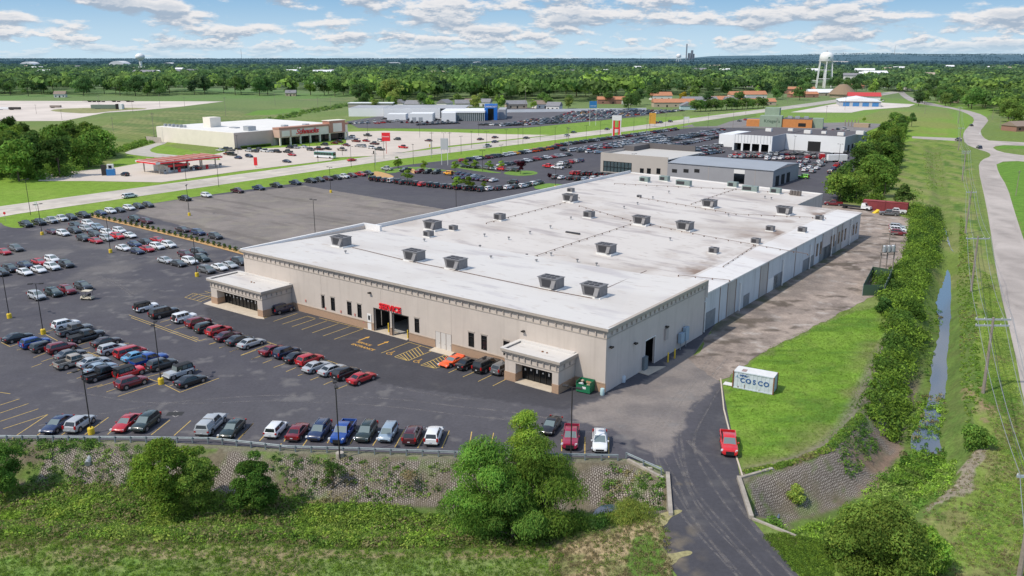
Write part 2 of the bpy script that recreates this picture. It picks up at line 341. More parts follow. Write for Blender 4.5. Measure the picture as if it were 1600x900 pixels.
# ---------------------------------------------------------------- paved sheets
AS_OLD = (.205, .182, .165); AS = (.083, .080, .092)
def asphalt_col(x, y):
    c = np.empty(x.shape + (3,)); c[:] = AS
    def lay(m, col, a=1.): m = (m * a)[..., None]; c[:] = c * (1 - m) + np.array(col) * m
    lay(sm(.42, .62, fbm(x, y, 22, 3.)), (.098, .095, .104), .6); lay(sm(.5, .68, fbm(x, y, 6, 8.)), (.108, .104, .11), .25)
    P = lambda pts: inpoly(x, y, GP(pts)).astype(float)
    lay(P([(-60, 480), (380, 480), (400, 380), (150, 330), (-60, 350)]) * sm(.4, .7, fbm(x, y, 12, 9.)), (.165, .153, .148), .7)
    old = P([(212, 333), (238, 318), (300, 309), (475, 290), (600, 311), (712, 330), (730, 420), (400, 384)])
    lay(old, AS_OLD); lay(old * sm(.45, .62, fbm(x, y, 14, 4.)), (.245, .215, .195), .8); lay(old * sm(.55, .7, fbm(x, y, 5, 24.)), (.26, .235, .19), .5)
    u = x * .8 - y * .6; v = x * .6 + y * .8
    lay(old * sm(.55, .7, fbm(u * .15, v, 3, 2.)), (.12, .105, .095), .5)
    wx = x + (fbm(x, y, 5, 2.) - .5) * 5; wy = y + (fbm(x, y, 5, 6.) - .5) * 5
    # dust drifting out of the yard, tyre tracks
    du = inpoly(wx, wy, GP([(1110, 560), (1130, 592), (1105, 610), (1080, 650), (1060, 700), (1040, 712), (990, 690), (900, 650), (880, 640), (960, 618), (1010, 600), (1040, 570), (1080, 545)])).astype(float)
    lay(du * (.6 + .4 * sm(.3, .6, fbm(x, y * 1.5, 5, 7.))), (.27, .235, .21), .8)
    lay(sm(.68, .74, fbm(x, y, 2.2, 61.)) * (y < 260), (.19, .18, .175), .5)
    nb = P([(430, 480), (640, 520), (800, 575), (960, 610), (880, 640), (600, 600), (330, 520), (320, 480)])
    lay(nb, (.056, .055, .062), .7)
    fr = P([(1130, 600), (1145, 680), (1160, 745), (1190, 830), (1250, 920), (1040, 920), (1000, 740), (1060, 720), (1100, 640)])
    lay(fr, (.062, .062, .070), .6)
    lay(sm(4., 1., dline(x, y, GP([(1040, 745), (1045, 800), (1050, 900)]))) * sm(.5, .65, fbm(x, y, 2, 4.)) * (y < 86), (.3, .24, .15), .4)
    return c
def yard_col(x, y):
    c = np.empty(x.shape + (3,)); c[:] = (.31, .255, .215)
    def lay(m, col, a=1.): m = (m * a)[..., None]; c[:] = c * (1 - m) + np.array(col) * m
    lay(sm(.4, .6, fbm(x, y, 9, 3.)), (.235, .195, .17), .6); lay(sm(.5, .64, fbm(x, y, 1.5, 88.)), (.22, .18, .155), .6); lay(sm(.5, .68, fbm(x, y, 3, 8.)), (.38, .31, .26), .8)
    lay(sm(.6, .68, fbm(x, y * 1.6, 5, 18.)), (.10, .082, .065), .8); lay(sm(.63, .70, fbm(x, y, 2.4, 28.)), (.42, .37, .33), .8)
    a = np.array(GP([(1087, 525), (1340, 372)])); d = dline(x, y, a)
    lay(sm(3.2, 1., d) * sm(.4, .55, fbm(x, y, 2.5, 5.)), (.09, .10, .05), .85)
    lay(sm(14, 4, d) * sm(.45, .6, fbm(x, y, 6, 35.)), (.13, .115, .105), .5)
    return c
def sheet(name, P, colf, mat, z=.004, step=.5, clip=None, raised=0., edge=None):
    """draped polygon: a regular grid trimmed to the outline, so its colours can be painted per vertex"""
    P = np.array(P); x0, y0 = P.min(0); x1, y1 = P.max(0)
    bm = bmesh.new(); vs = [bm.verts.new((p[0], p[1], 0)) for p in P]; f = bm.faces.new(vs); bmesh.ops.triangulate(bm, faces=[f])
    def cut(axis, a, b):
        k = math.floor(a / step) * step + step
        while k < b:
            co = (k, 0, 0) if axis == 0 else (0, k, 0); no = (1, 0, 0) if axis == 0 else (0, 1, 0)
            bmesh.ops.bisect_plane(bm, geom=bm.verts[:] + bm.edges[:] + bm.faces[:], plane_co=co, plane_no=no, dist=1e-5); k += step
    cut(0, x0, x1); cut(1, y0, y1)
    me = bpy.data.meshes.new(name); bm.to_mesh(me); bm.free(); n = len(me.vertices)
    co = np.empty(n * 3, np.float32); me.vertices.foreach_get('co', co); co = co.reshape(-1, 3); co[:, 2] = z
    me.vertices.foreach_set('co', co.ravel()); c4 = np.ones((n, 4), np.float32); c4[:, :3] = colf(co[:, 0].astype(float), co[:, 1].astype(float))
    at = me.color_attributes.new('col', 'FLOAT_COLOR', 'POINT'); at.data.foreach_set('color', c4.ravel())
    me.materials.append(mat)
    nn = np.empty(len(me.polygons) * 3, np.float32); me.polygons.foreach_get('normal', nn)
    if nn[2::3].sum() < 0: me.flip_normals()
    me.update(); return tag(link(name, me), kind='structure')
def rag(P, amp=.3, st=1.5, seed=1.):
    """subdivide and roughen an outline"""
    Q = []; n = len(P)
    for i in range(n):
        a = P[i]; b = P[(i + 1) % n]; L_ = math.hypot(b[0] - a[0], b[1] - a[1]); k = max(1, int(L_ / st))
        for j in range(k):
            t = j / k; x = a[0] + (b[0] - a[0]) * t; y = a[1] + (b[1] - a[1]) * t
            Q.append((x + (float(vnoise(x, y, 1.7, seed)) - .5) * 2 * amp, y + (float(vnoise(x, y, 1.7, seed + 5)) - .5) * 2 * amp))
    return Q
def rago(P, amp=.3, st=1.5, seed=1.):
    Q = rag(P, amp, st, seed); L_ = math.hypot(P[0][0] - P[-1][0], P[0][1] - P[-1][1]); k = max(1, int(L_ / st)); return Q[:len(Q) - k] + [tuple(P[-1])]
def gridsheet(name, P, colf, mat, z, step):
    """vertices on a lattice inside the outline plus the outline itself (fast)"""
    from mathutils.geometry import delaunay_2d_cdt
    P = np.array(P); x0, y0 = P.min(0); x1, y1 = P.max(0)
    gx, gy = np.meshgrid(np.arange(x0, x1, step), np.arange(y0, y1, step)); gx = gx.ravel(); gy = gy.ravel()
    gx = gx + NR.uniform(-.2, .2, gx.shape) * step; gy = gy + NR.uniform(-.2, .2, gy.shape) * step
    k = inpoly(gx, gy, P) & (dline(gx, gy, list(map(tuple, P)) + [tuple(P[0])]) > step * .3); gx = gx[k]; gy = gy[k]
    vin = [Vector(p) for p in P] + [Vector(p) for p in zip(gx, gy)]; n = len(P)
    vo, _, fo, *_r = delaunay_2d_cdt(vin, [(i, (i + 1) % n) for i in range(n)], [list(range(n))], 1, 1e-5)
    V = np.array([(v[0], v[1], z) for v in vo]); Fq = np.array([f for f in fo if len(f) == 3])
    a, b, c = V[Fq[:, 0]], V[Fq[:, 1]], V[Fq[:, 2]]
    fl = ((b[:, 0] - a[:, 0]) * (c[:, 1] - a[:, 1]) - (b[:, 1] - a[:, 1]) * (c[:, 0] - a[:, 0])) < 0; Fq[fl] = Fq[fl][:, ::-1]
    me = npmesh(name, V, Fq, mat, colf(V[:, 0], V[:, 1])); return tag(link(name, me), kind='structure')
ASM = groundmat('worn_asphalt', .09, rough=.85, haze=False); YDM = groundmat('dirt_and_broken_asphalt', .16, haze=False)
LOT = GP([(-420, 372), (-60, 357), (2, 348)]) + smoothpoly(GP([(2, 348), (6, 353), (28, 357.5), (60, 350)]), 2, False)[1:] + GP([(148, 331.5), (240, 317.5), (300, 308), (400, 294.5), (585, 270), (604, 262), (640, 257)])
LOT += GP([(760, 243.5), (858, 229.5), (940, 218), (1050, 203.5), (1062, 201), (1125, 197), (1260, 205), (1345, 222), (1352, 236), (1338, 262), (1322, 285), (1310, 300), (1310, 318), (1180, 420)])
LOTB = GP([(1080, 560), (1128, 598)]) + GP([(1136, 640), (1148, 700), (1156, 745), (1172, 806)]) + rago(GP([(1174, 812), (1196, 838), (1222, 868), (1262, 915), (1320, 990)]), .25, 1.) + GP([(1180, 1000)])
LOTB += rago(GP([(1075, 990), (1062, 915), (1046, 878), (1036, 845), (1043, 812)]), .7, .6) + GP([(1046, 806), (1041, 742), (1033, 728), (985, 717), (955, 716), (690, 710), (450, 701), (200, 688), (-60, 685), (-420, 680)])
gridsheet('parking_lot', LOT + LOTB, asphalt_col, ASM, .0, .62)
YARD = rag(GP([(1095, 545), (1075, 560), (1120, 596), (1140, 590), (1190, 552), (1240, 527), (1290, 502), (1325, 483), (1365, 462), (1385, 440), (1405, 410), (1416, 380), (1424, 342), (1345, 322), (1240, 320), (1150, 450)]), .5, 1.4)
TRM = bpy.data.materials.new('dusty_tyre_tracks'); TRM.use_nodes = True; _nt = TRM.node_tree; _p = _nt.nodes['Principled BSDF']; _p.inputs['Base Color'].default_value = (.33, .30, .275, 1); _p.inputs['Roughness'].default_value = .95
_g = _nt.nodes.new('ShaderNodeNewGeometry'); _n1 = _nt.nodes.new('ShaderNodeTexNoise'); _n1.inputs['Scale'].default_value = .9; _n1.inputs['Detail'].default_value = 6; _n1.inputs['Roughness'].default_value = .7; _nt.links.new(_g.outputs['Position'], _n1.inputs[0])
_r = _nt.nodes.new('ShaderNodeMapRange'); _r.inputs['From Min'].default_value = .40; _r.inputs['From Max'].default_value = .66; _r.inputs['To Max'].default_value = .36; _nt.links.new(_n1.outputs['Fac'], _r.inputs['Value']); _nt.links.new(_r.outputs[0], _p.inputs['Alpha'])
def tracks(nm, pts, offs, w):
    for k_, o in enumerate(offs):
        cl = smoothpoly([tuple(G(*q)[:2]) for q in pts], 3, False); N_ = len(cl); V = []
        for i, c in enumerate(cl):
            a, b = cl[max(0, i - 1)], cl[min(N_ - 1, i + 1)]; d = Vector((b[0] - a[0], b[1] - a[1])).normalized(); n = (-d.y, d.x); oo = o + (float(vnoise(c[0], c[1], 9, k_ * 1.)) - .5) * .9; ww = w * (.6 + .8 * float(vnoise(c[0], c[1], 6, 9. + k_)))
            for s_ in (-1, 1): V.append((c[0] + n[0] * (oo + s_ * ww / 2), c[1] + n[1] * (oo + s_ * ww / 2), .0085 + .0012 * k_))
        tag(link(nm, npmesh(nm, np.array(V), np.array([[2 * i, 2 * i + 1, 2 * i + 3, 2 * i + 2] for i in range(N_ - 1)]), TRM)), kind='structure')
tracks('tyre_track_dust', [(1130, 560), (1100, 600), (1058, 655), (1047, 700), (1066, 752), (1112, 820), (1185, 900), (1240, 950)], (-2.2, -1.7, -1.15, .0, .45, .9, 2.9), .28)
tracks('worn_centre_streak', [(1050, 690), (1075, 722), (1105, 762), (1135, 810), (1160, 850), (1190, 880)], (2.4,), .5)
tracks('tyre_track_dust', [(1040, 640), (960, 655), (900, 661), (760, 640), (600, 620), (440, 617), (300, 625), (200, 637), (60, 665)], (0.,), .3)
tracks('tyre_track_dust', [(1050, 660), (960, 672), (900, 674), (760, 653), (600, 632), (440, 626), (300, 632), (200, 626), (100, 608)], (0.,), .25)
tracks('tyre_track_dust', [(620, 604), (680, 618), (740, 624)], (0.,), .3); tracks('tyre_track_dust', [(150, 432), (172, 440), (205, 462)], (0., .6), .4)
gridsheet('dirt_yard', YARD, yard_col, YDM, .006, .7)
CONC = lambda a, b, s=6., o=1.: (lambda x, y: np.array(a) * (1 - sm(.4, .65, fbm(x, y, s, o))[..., None]) + np.array(b) * sm(.4, .65, fbm(x, y, s, o))[..., None])
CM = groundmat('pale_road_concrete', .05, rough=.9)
# highway: a straight strip along (.6,.8), then bending by the far car lots
def strip(cl, w):
    Lf, Rt = [], []
    for i, p in enumerate(cl):
        a = cl[max(0, i - 1)]; b = cl[min(len(cl) - 1, i + 1)]; d = Vector((b[0] - a[0], b[1] - a[1])).normalized(); n = Vector((-d.y, d.x))
        ww = w[i] if isinstance(w, list) else w
        Lf.append((p[0] + n.x * ww / 2, p[1] + n.y * ww / 2)); Rt.append((p[0] - n.x * ww / 2, p[1] - n.y * ww / 2))
    return Rt + Lf[::-1]
hw = [G(-420, 405).xy, G(-200, 365).xy, G(0, 330).xy, G(200, 302).xy, G(400, 274.5).xy, G(600, 246.5).xy, G(760, 227.5).xy, G(900, 211).xy, G(1010, 198).xy, G(1120, 182.5).xy, G(1250, 165.5).xy, G(1340, 153).xy, G(1405, 143).xy]
_hc = CONC((.50, .455, .40), (.60, .545, .475), 30)
def hcol(x, y):
    c = _hc(x, y); d = dline(x, y, hw); v = x * .6 + y * .8
    for o in (2.2, 4.6, 7.0): c *= (1 - .10 * sm(1.1, .2, np.abs(d - o)))[..., None]
    c *= (1 - .12 * (sm(.5, .62, fbm(v, d * 3, 9, 5.))))[..., None]; c *= (1 - .1 * (np.mod(v, 9) < 1.2))[..., None]; return c
def scol(x, y):
    c = CONC((.40, .355, .325), (.47, .42, .385), 14)(x, y); return c * (1 - .16 * sm(.5, .66, fbm(x * 1.5, y * .3, 5, 9.)) - .1 * (np.mod(y + x * .2, 11) < 1.))[..., None]
gridsheet('highway', strip([tuple(p) for p in hw], 19.), hcol, CM, .02, 2.2)
SR = smoothpoly(GP([(1700, 1000), (1660, 800), (1602, 640), (1584, 540), (1561, 450), (1550, 375), (1541, 320), (1528, 262), (1533, 250), (1549, 244), (1545, 238), (1527, 233), (1508, 225), (1504, 212), (1509, 201), (1523, 190), (1519, 181), (1495, 171), (1450, 164.5), (1424, 160),
     (1408, 150), (1403, 143), (1412, 143), (1420, 150), (1432, 156), (1482, 166.5), (1528, 176), (1546, 186), (1538, 197), (1531, 205), (1536, 215), (1548, 221), (1760, 227), (1760, 235), (1575, 226), (1549, 229), (1560, 237), (1600, 243), (1760, 262), (1760, 272), (1600, 251), (1556, 253), (1560, 270), (1574, 292), (1585, 330), (1603, 385), (1660, 520), (1900, 800)]), 1)
gridsheet('side_road', SR, scol, CM, .012, 2.)
tag(link('cross_road', npmesh('cross_road', np.array([(*G(*p).xy, .016) for p in [(1425, 213), (1503, 216), (1503, 221), (1425, 216)]]), np.array([[3, 2, 1, 0]]), pm('cross_road_concrete', (.4, .36, .32), .9, nscale=.5))), kind='structure')
def flat(name, pts, z, mat, sm_=0):
    P = GP(pts); P = smoothpoly(P, sm_) if sm_ else P
    bm = bmesh.new(); f = bm.faces.new([bm.verts.new((x, y, z)) for x, y in P]); bmesh.ops.triangulate(bm, faces=[f])
    me = bpy.data.meshes.new(name); bm.to_mesh(me); bm.free(); me.materials.append(mat)
    if len(me.polygons) and me.polygons[0].normal.z < 0: me.flip_normals()
    return tag(link(name, me), kind='structure')
PC = pm('store_lot_concrete', (.56, .49, .42), .9, nscale=.08, namt=.08)
flat('store_parking_lot', [(60, 283), (140, 283), (252, 285), (375, 267.5), (517, 250.5), (524, 246), (600, 243), (672, 231), (790, 218.5), (860, 211), (790, 209.8), (700, 206.5), (600, 204.5), (541, 206), (541, 226), (365, 234), (335, 241), (345, 250), (240, 251), (180, 262), (60, 272)], .05, PC)
flat('store_service_drive', [(193, 238), (235, 226), (258, 220), (262, 223.5), (240, 230), (232, 236), (250, 241), (340, 246), (340, 250), (240, 246), (200, 241)], .04, pm('drive_concrete', (.44, .41, .36), .9, nscale=.2), 1)
flat('gravel_lot', [(-200, 157), (350, 158.5), (280, 167), (215, 173), (165, 176), (100, 189), (-200, 190)], .05, pm('pale_gravel', (.60, .53, .47), .95, nscale=.02, namt=.16))
flat('weedy_patch', [(75, 172), (110, 169), (200, 168), (240, 170), (180, 173), (140, 178), (90, 175)], .1, pm('weeds_on_gravel', (.25, .25, .10), .95, nscale=.2, namt=.3), 1)
flat('dealer_lot', [(540, 190), (590, 182), (800, 168), (940, 172), (1075, 172), (990, 183), (900, 192), (830, 199), (760, 202), (560, 200)], .06, pm('dealer_asphalt', (.10, .095, .105), .9, nscale=.1))
flat('storage_lot', [(1235, 175.5), (1300, 163), (1340, 157), (1370, 160), (1430, 163), (1420, 167), (1350, 172), (1330, 176)], .05, pm('storage_concrete', (.6, .55, .5), .9, nscale=.05))
flat('restaurant_lot', [(1290, 192), (1330, 191), (1385, 194), (1350, 207), (1300, 208), (1180, 200), (1060, 199), (1120, 186), (1190, 184)], .05, pm('restaurant_asphalt', (.20, .185, .18), .9, nscale=.1))
flat('grass_divider', [(1085, 198), (1080, 193), (1130, 185), (1180, 178), (1182, 181), (1140, 190), (1120, 197)], .08, pm('divider_grass', (.12, .19, .04), .95, nscale=.3, namt=.25))
DGM = pm('straw_clumps', (.30, .27, .13), .95, nscale=2.5, namt=.35)
for P_ in ([(1022, 812), (1030, 803), (1044, 799), (1060, 796), (1068, 798), (1058, 804), (1048, 808), (1040, 822), (1028, 822)], [(1030, 862), (1046, 866), (1064, 862), (1076, 860), (1083, 863), (1078, 868), (1062, 871), (1054, 882), (1040, 884)]): flat('grass_patch', P_, .014, DGM, 1)
# grass islands in the lots
GRM = pm('island_grass', (.13, .24, .03), .95, nscale=.6, namt=.25)
for P_ in ([(585, 284), (600, 272), (604, 262), (588, 268), (572, 276)], [(785, 270), (800, 267), (830, 266.5), (842, 270), (835, 273.5), (812, 275), (792, 273)], [(828, 294), (850, 286), (880, 288), (895, 292), (862, 297)], [(598, 268), (640, 259), (700, 266), (740, 272), (705, 267.5), (640, 264), (610, 272)], [(-60, 369), (0, 347), (28, 357), (0, 366)][:0] or [(700, 258), (725, 257), (760, 266), (790, 271), (760, 269.5), (715, 263)]):
    flat('grass_island', P_, .03, GRM, 1)
# stream
WM = bpy.data.materials.new('stream_water'); WM.use_nodes = True; b_ = WM.node_tree.nodes['Principled BSDF']
b_.inputs['Base Color'].default_value = (.05, .075, .115, 1); b_.inputs['Roughness'].default_value = .06; b_.inputs['Specular IOR Level'].default_value = .9; b_.inputs['IOR'].default_value = 2.0
n_ = WM.node_tree.nodes.new('ShaderNodeTexNoise'); n_.inputs['Scale'].default_value = 3.; bp_ = WM.node_tree.nodes.new('ShaderNodeBump'); bp_.inputs['Strength'].default_value = .06
WM.node_tree.links.new(n_.outputs['Fac'], bp_.inputs['Height']); WM.node_tree.links.new(bp_.outputs[0], b_.inputs['Normal'])
def water(pts, z=-2.75):
    P = rag(smoothpoly([tuple(G(x, y, z).xy) for x, y in pts], 1), .3, 1.2)
    bm = bmesh.new(); f = bm.faces.new([bm.verts.new((x, y, z)) for x, y in P]); bmesh.ops.triangulate(bm, faces=[f])
    me = bpy.data.meshes.new('stream_water'); bm.to_mesh(me); bm.free(); me.materials.append(WM)
    if me.polygons[0].normal.z < 0: me.flip_normals()
    tag(link('stream_water', me), kind='structure')
water([(1422, 710), (1424, 680), (1436, 660), (1448, 640), (1454, 600), (1455, 560), (1470, 520), (1464, 485), (1463, 470), (1474, 440), (1487, 400), (1498, 400), (1497, 440), (1491, 490), (1500, 510), (1498, 560), (1500, 600), (1500, 640), (1497, 690), (1492, 712)])
water([(1487, 396), (1479, 372), (1473, 350), (1462, 338), (1449, 320), (1452, 297), (1474, 297), (1473, 318), (1478, 335), (1490, 347), (1493, 372), (1502, 390)], -1.0)
water([(1478, 400), (1470, 378), (1462, 340), (1448, 314), (1452, 297), (1473, 297), (1472, 318), (1476, 335), (1488, 345), (1490, 352), (1492, 370), (1502, 380), (1500, 400)])
water([(925, 812), (935, 792), (958, 788), (985, 795), (975, 812), (950, 818)])
water([(1172, 802), (1182, 792), (1215, 800), (1215, 812), (1190, 812)])
def drape_z(x, y): return float(terr_z(np.array([x]), np.array([y]))[0])
# ================================================================ MAIN BUILDING
STU = wallmat('beige_stucco', (.53, .465, .41), .16)
STU2 = wallmat('pinkish_stucco', (.55, .48, .44), .16)
CORN = pm('cornice_taupe', (.40, .35, .30), .85, nscale=.8, namt=.08)
DENT = pm('bracket_taupe', (.43, .375, .33), .85, nscale=1)
BRK = bpy.data.materials.new('tan_brick'); BRK.use_nodes = True
_n = BRK.node_tree; _t = _n.nodes.new('ShaderNodeTexCoord'); _m = _n.nodes.new('ShaderNodeMapping'); _m.inputs['Rotation'].default_value = (rad(90), 0, 0)
_b = _n.nodes.new('ShaderNodeTexBrick'); _b.inputs['Scale'].default_value = 2.4; _b.inputs['Color1'].default_value = (.42, .27, .175, 1); _b.inputs['Color2'].default_value = (.36, .235, .155, 1); _b.inputs['Mortar'].default_value = (.34, .26, .2, 1); _b.inputs['Mortar Size'].default_value = .01
_n.links.new(_t.outputs['Object'], _m.inputs[0]); _n.links.new(_m.outputs[0], _b.inputs[0]); _n.links.new(_b.outputs['Color'], _n.nodes['Principled BSDF'].inputs['Base Color']); _n.nodes['Principled BSDF'].inputs['Roughness'].default_value = .9
def roofmat(name, base, stain, amt, seams=True, edge=0):
    m = bpy.data.materials.new(name); m.use_nodes = True; nt = m.node_tree; N = nt.nodes; L = nt.links; b = N['Principled BSDF']; b.inputs['Roughness'].default_value = .7
    t = N.new('ShaderNodeTexCoord'); last = None
    rgb = N.new('ShaderNodeRGB'); rgb.outputs[0].default_value = (*base, 1); last = rgb.outputs[0]
    for i, (sc, lo, hi, col, k, sx) in enumerate(((.045, .5, .68, stain, amt, 1.), (.16, .54, .70, (stain[0] * .75, stain[1] * .75, stain[2] * .85), amt * .9, .45), (.6, .6, .72, (.2, .16, .14), amt * .5, .6), (.35, .62, .74, (.27, .15, .08), amt * .45, .8))):
        mp = N.new('ShaderNodeMapping'); mp.inputs['Scale'].default_value = (sx, 1.6, 1); mp.inputs['Location'].default_value = (i * 13, i * 7, i); L.new(t.outputs['Object'], mp.inputs[0])
        n = N.new('ShaderNodeTexNoise'); n.inputs['Scale'].default_value = sc; n.inputs['Detail'].default_value = 6; L.new(mp.outputs[0], n.inputs[0])
        r = N.new('ShaderNodeMapRange'); r.interpolation_type = 'SMOOTHSTEP'; r.inputs['From Min'].default_value = lo; r.inputs['From Max'].default_value = hi; r.inputs['To Max'].default_value = k; L.new(n.outputs['Fac'], r.inputs['Value'])
        mx = N.new('ShaderNodeMixRGB'); mx.inputs['Color2'].default_value = (*col, 1); L.new(r.outputs[0], mx.inputs['Fac']); L.new(last, mx.inputs['Color1']); last = mx.outputs[0]
    if edge:   # run-off dirt towards the low east eave
        s = N.new('ShaderNodeSeparateXYZ'); L.new(t.outputs['Object'], s.inputs[0])
        r = N.new('ShaderNodeMapRange'); r.inputs['From Min'].default_value = -22; r.inputs['From Max'].default_value = -8.2; r.inputs['To Max'].default_value = 1; L.new(s.outputs['X'], r.inputs['Value'])
        st = N.new('ShaderNodeMath'); st.operation = 'LESS_THAN'; st.inputs[1].default_value = -7.6; L.new(s.outputs['X'], st.inputs[0])
        n = N.new('ShaderNodeTexNoise'); n.inputs['Scale'].default_value = .17; n.inputs['Detail'].default_value = 5; L.new(t.outputs['Object'], n.inputs[0])
        r2 = N.new('ShaderNodeMapRange'); r2.inputs['From Min'].default_value = .47; r2.inputs['From Max'].default_value = .68; L.new(n.outputs['Fac'], r2.inputs['Value'])
        a = N.new('ShaderNodeMath'); a.operation = 'MULTIPLY'; L.new(r.outputs[0], a.inputs[0]); L.new(r2.outputs[0], a.inputs[1])
        a2 = N.new('ShaderNodeMath'); a2.operation = 'MULTIPLY'; L.new(a.outputs[0], a2.inputs[0]); L.new(st.outputs[0], a2.inputs[1])
        mx = N.new('ShaderNodeMixRGB'); mx.inputs['Color2'].default_value = (.24, .17, .13, 1); L.new(a2.outputs[0], mx.inputs['Fac']); L.new(last, mx.inputs['Color1']); last = mx.outputs[0]
    if seams:
        br = N.new('ShaderNodeTexBrick'); br.inputs['Scale'].default_value = 1; br.inputs['Brick Width'].default_value = 30; br.inputs['Row Height'].default_value = 3.1; br.inputs['Mortar Size'].default_value = .05; br.inputs['Mortar Smooth'].default_value = 1
        br.inputs['Color1'].default_value = (1, 1, 1, 1); br.inputs['Color2'].default_value = (.97, .965, .96, 1); br.inputs['Mortar'].default_value = (.9, .895, .89, 1); L.new(t.outputs['Object'], br.inputs[0])
        mu = N.new('ShaderNodeMixRGB'); mu.blend_type = 'MULTIPLY'; mu.inputs['Fac'].default_value = 1; L.new(last, mu.inputs['Color1']); L.new(br.outputs['Color'], mu.inputs['Color2']); last = mu.outputs[0]
    L.new(last, b.inputs['Base Color']); return m
RFW = roofmat('white_membrane_roof', (.62, .595, .565), (.53, .49, .455), .55)
RFG = roofmat('stained_membrane_roof', (.60, .56, .52), (.43, .375, .33), .7, edge=1)
GLS = pm('dark_glass', (.012, .014, .016), .12, spec=.3); FRM = pm('dark_bronze_frame', (.035, .03, .028), .5, .3)
WHT = pm('white_paint', (.72, .71, .69), .6, nscale=1.2, namt=.06); BLK = pm('flat_black', (.012, .012, .013), .8)
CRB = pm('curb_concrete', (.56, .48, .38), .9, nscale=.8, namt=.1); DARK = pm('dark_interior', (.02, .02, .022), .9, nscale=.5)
YEL = pm('yellow_paint', (.72, .50, .03), .6, nscale=2, namt=.1); GRY = pm('galvanised_steel', (.42, .44, .46), .5, .5, nscale=2)
RED = pm('sign_red', (.72, .02, .03), .5); WALLB = wallmat('painted_blue_white_block', (.55, .56, .575), .35)
WALLT = wallmat('tan_grey_block', (.44, .405, .375), .4)
W_, DP, HT = 84.4, 33.5, 9.6
hb = empty('showroom_building', C0, BANG, 'long beige stucco service building with white roof, cornice and tan brick base', 'building')
# facade openings: (x0, x1, z0, z1)
def fo(pa, pb): (xa, za), (xb, zb) = on_front(*pa), on_front(*pb); return [min(xa, xb), max(xa, xb), min(za, zb), max(za, zb)]
wins = []
for tx, ty, bx, by in ((501.5, 461, 508, 482), (516.5, 464.5, 524, 486), (542, 471, 550, 493), (558, 475, 565.5, 497), (647.5, 497, 655.5, 520.5), (731.8, 519, 741, 543), (751.8, 523.5, 761, 548), (786.5, 532, 796, 557)):
    xa, zt = on_front(tx, ty); xb, zb = on_front(bx, by); wins.append((xa, xb, zb, zt))
doorsv = []
for tx, ty, bx, by in ((584.5, 482, 609, 518.5), (613, 489.5, 638.5, 526.5)):
    xa, zt = on_front(tx, ty); xb, _ = on_front(bx, by); doorsv.append((xa, xb, 0, zt))
SHIFT = 0
def wall_with_holes(mb, x0, x1, z0, z1, y0, y1, holes, mi=0):
    """front wall slab between y0..y1, cut around holes (x0,x1,z0,z1)"""
    xs = sorted({x0, x1, *[h[0] for h in holes], *[h[1] for h in holes]})
    for a, b in zip(xs[:-1], xs[1:]):
        mid = (a + b) / 2; hs = sorted([h for h in holes if h[0] < mid < h[1]], key=lambda h: h[2]); z = z0
        for h in hs:
            if h[2] > z + 1e-4: mb.box(a, b, y0, y1, z, min(h[2], z1), mi)
            z = max(z, h[3])
        if z < z1 - 1e-4: mb.box(a, b, y0, y1, z, z1, mi)
holes = [(a, b, c, d) for a, b, c, d in wins] + [tuple(d) for d in doorsv]
mb = MB(); wall_with_holes(mb, -W_, 0, 0, HT, 0, .35, holes)
mb.box(-W_, -W_ + .35, .35, DP, 0, HT); mb.box(-W_ + .35, -.35, DP - .35, DP, 0, HT - .9)
mb.build('front_wall', STU, hb)
# side wall (east) with the big door opening
sy0, _z = on_side(1006.5, 576); sy1, szt = on_side(1024, 523)
mb = MB()
for a, b, c, d in ((.35, sy0, 0, HT), (sy1, DP, 0, HT), (sy0, sy1, szt - .2, HT)): mb.box(-.35, 0, a, b, c, d)
mb.build('side_wall', STU2, hb)
# brick base, proud of the stucco
mb = MB(); bz = 1.35; segs = [(-W_, -69.9)] if False else []
xs = [-69.9] + sorted([h for d in doorsv for h in (d[0] - .15, d[1] + .15)]) + [on_front(680.5, 541)[0], on_front(706.5, 549)[0]] + [-15.1]
for a, b in list(zip(xs[::2], xs[1::2])) + [(-5.3, .09)]: MB().box(a, b, -.09, -.002, 0, bz).build('brick_base', BRK, hb)
for a, b in list(zip(xs[::2], xs[1::2])) + [(-5.3, .12)]: MB().box(a, b, -.15, -.002, bz, bz + .12).build('base_trim', pm('trim_brown', (.36, .27, .2), .9, nscale=1), hb)
def cornice(mb, x0, x1, y0, y1, zt, o=.55, db=None, left=True):
    """stepped cornice on the front (y0) and both ends of a block"""
    for k, (off, za, zb) in enumerate(((o, zt - .38, zt), (o * .68, zt - .62, zt - .38), (o * .38, zt - .80, zt - .62), (.07, zt - 1.75, zt - 1.6))):
        mb.box(x0 - (off if left else 0), x1 + off, y0 - off, y0 - .002, za, zb)
        mb.box(x1 + .002, x1 + off, y0 + .001, y1, za, zb)
        if left: mb.box(x0 - off, x0 - .002, y0 + .001, y1, za, zb)
def brackets(par, x0, x1, y0, y1, zt, sp, o=.36):
    me = MB().box(-.09, .09, -.2, -.003, -1.4, -.805).mesh('bracket', DENT)
    n = int((x1 - x0) / sp)
    for i in range(n + 1):
        x = x0 + .35 + (x1 - x0 - .7) * i / n; link('bracket', me, par, (x, y0, zt))
    n = max(2, int((y1 - y0) / sp))
    for i in range(1, n):
        y = y0 + (y1 - y0) * i / n; link('bracket', me, par, (x1, y, zt)).rotation_euler = (0, 0, rad(90))
mb = MB(); cornice(mb, -W_, 0, 0, DP, HT + .35); mb.build('cornice', CORN, hb)
brackets(hb, -W_, 0, 0, DP, HT + .35, 1.4)
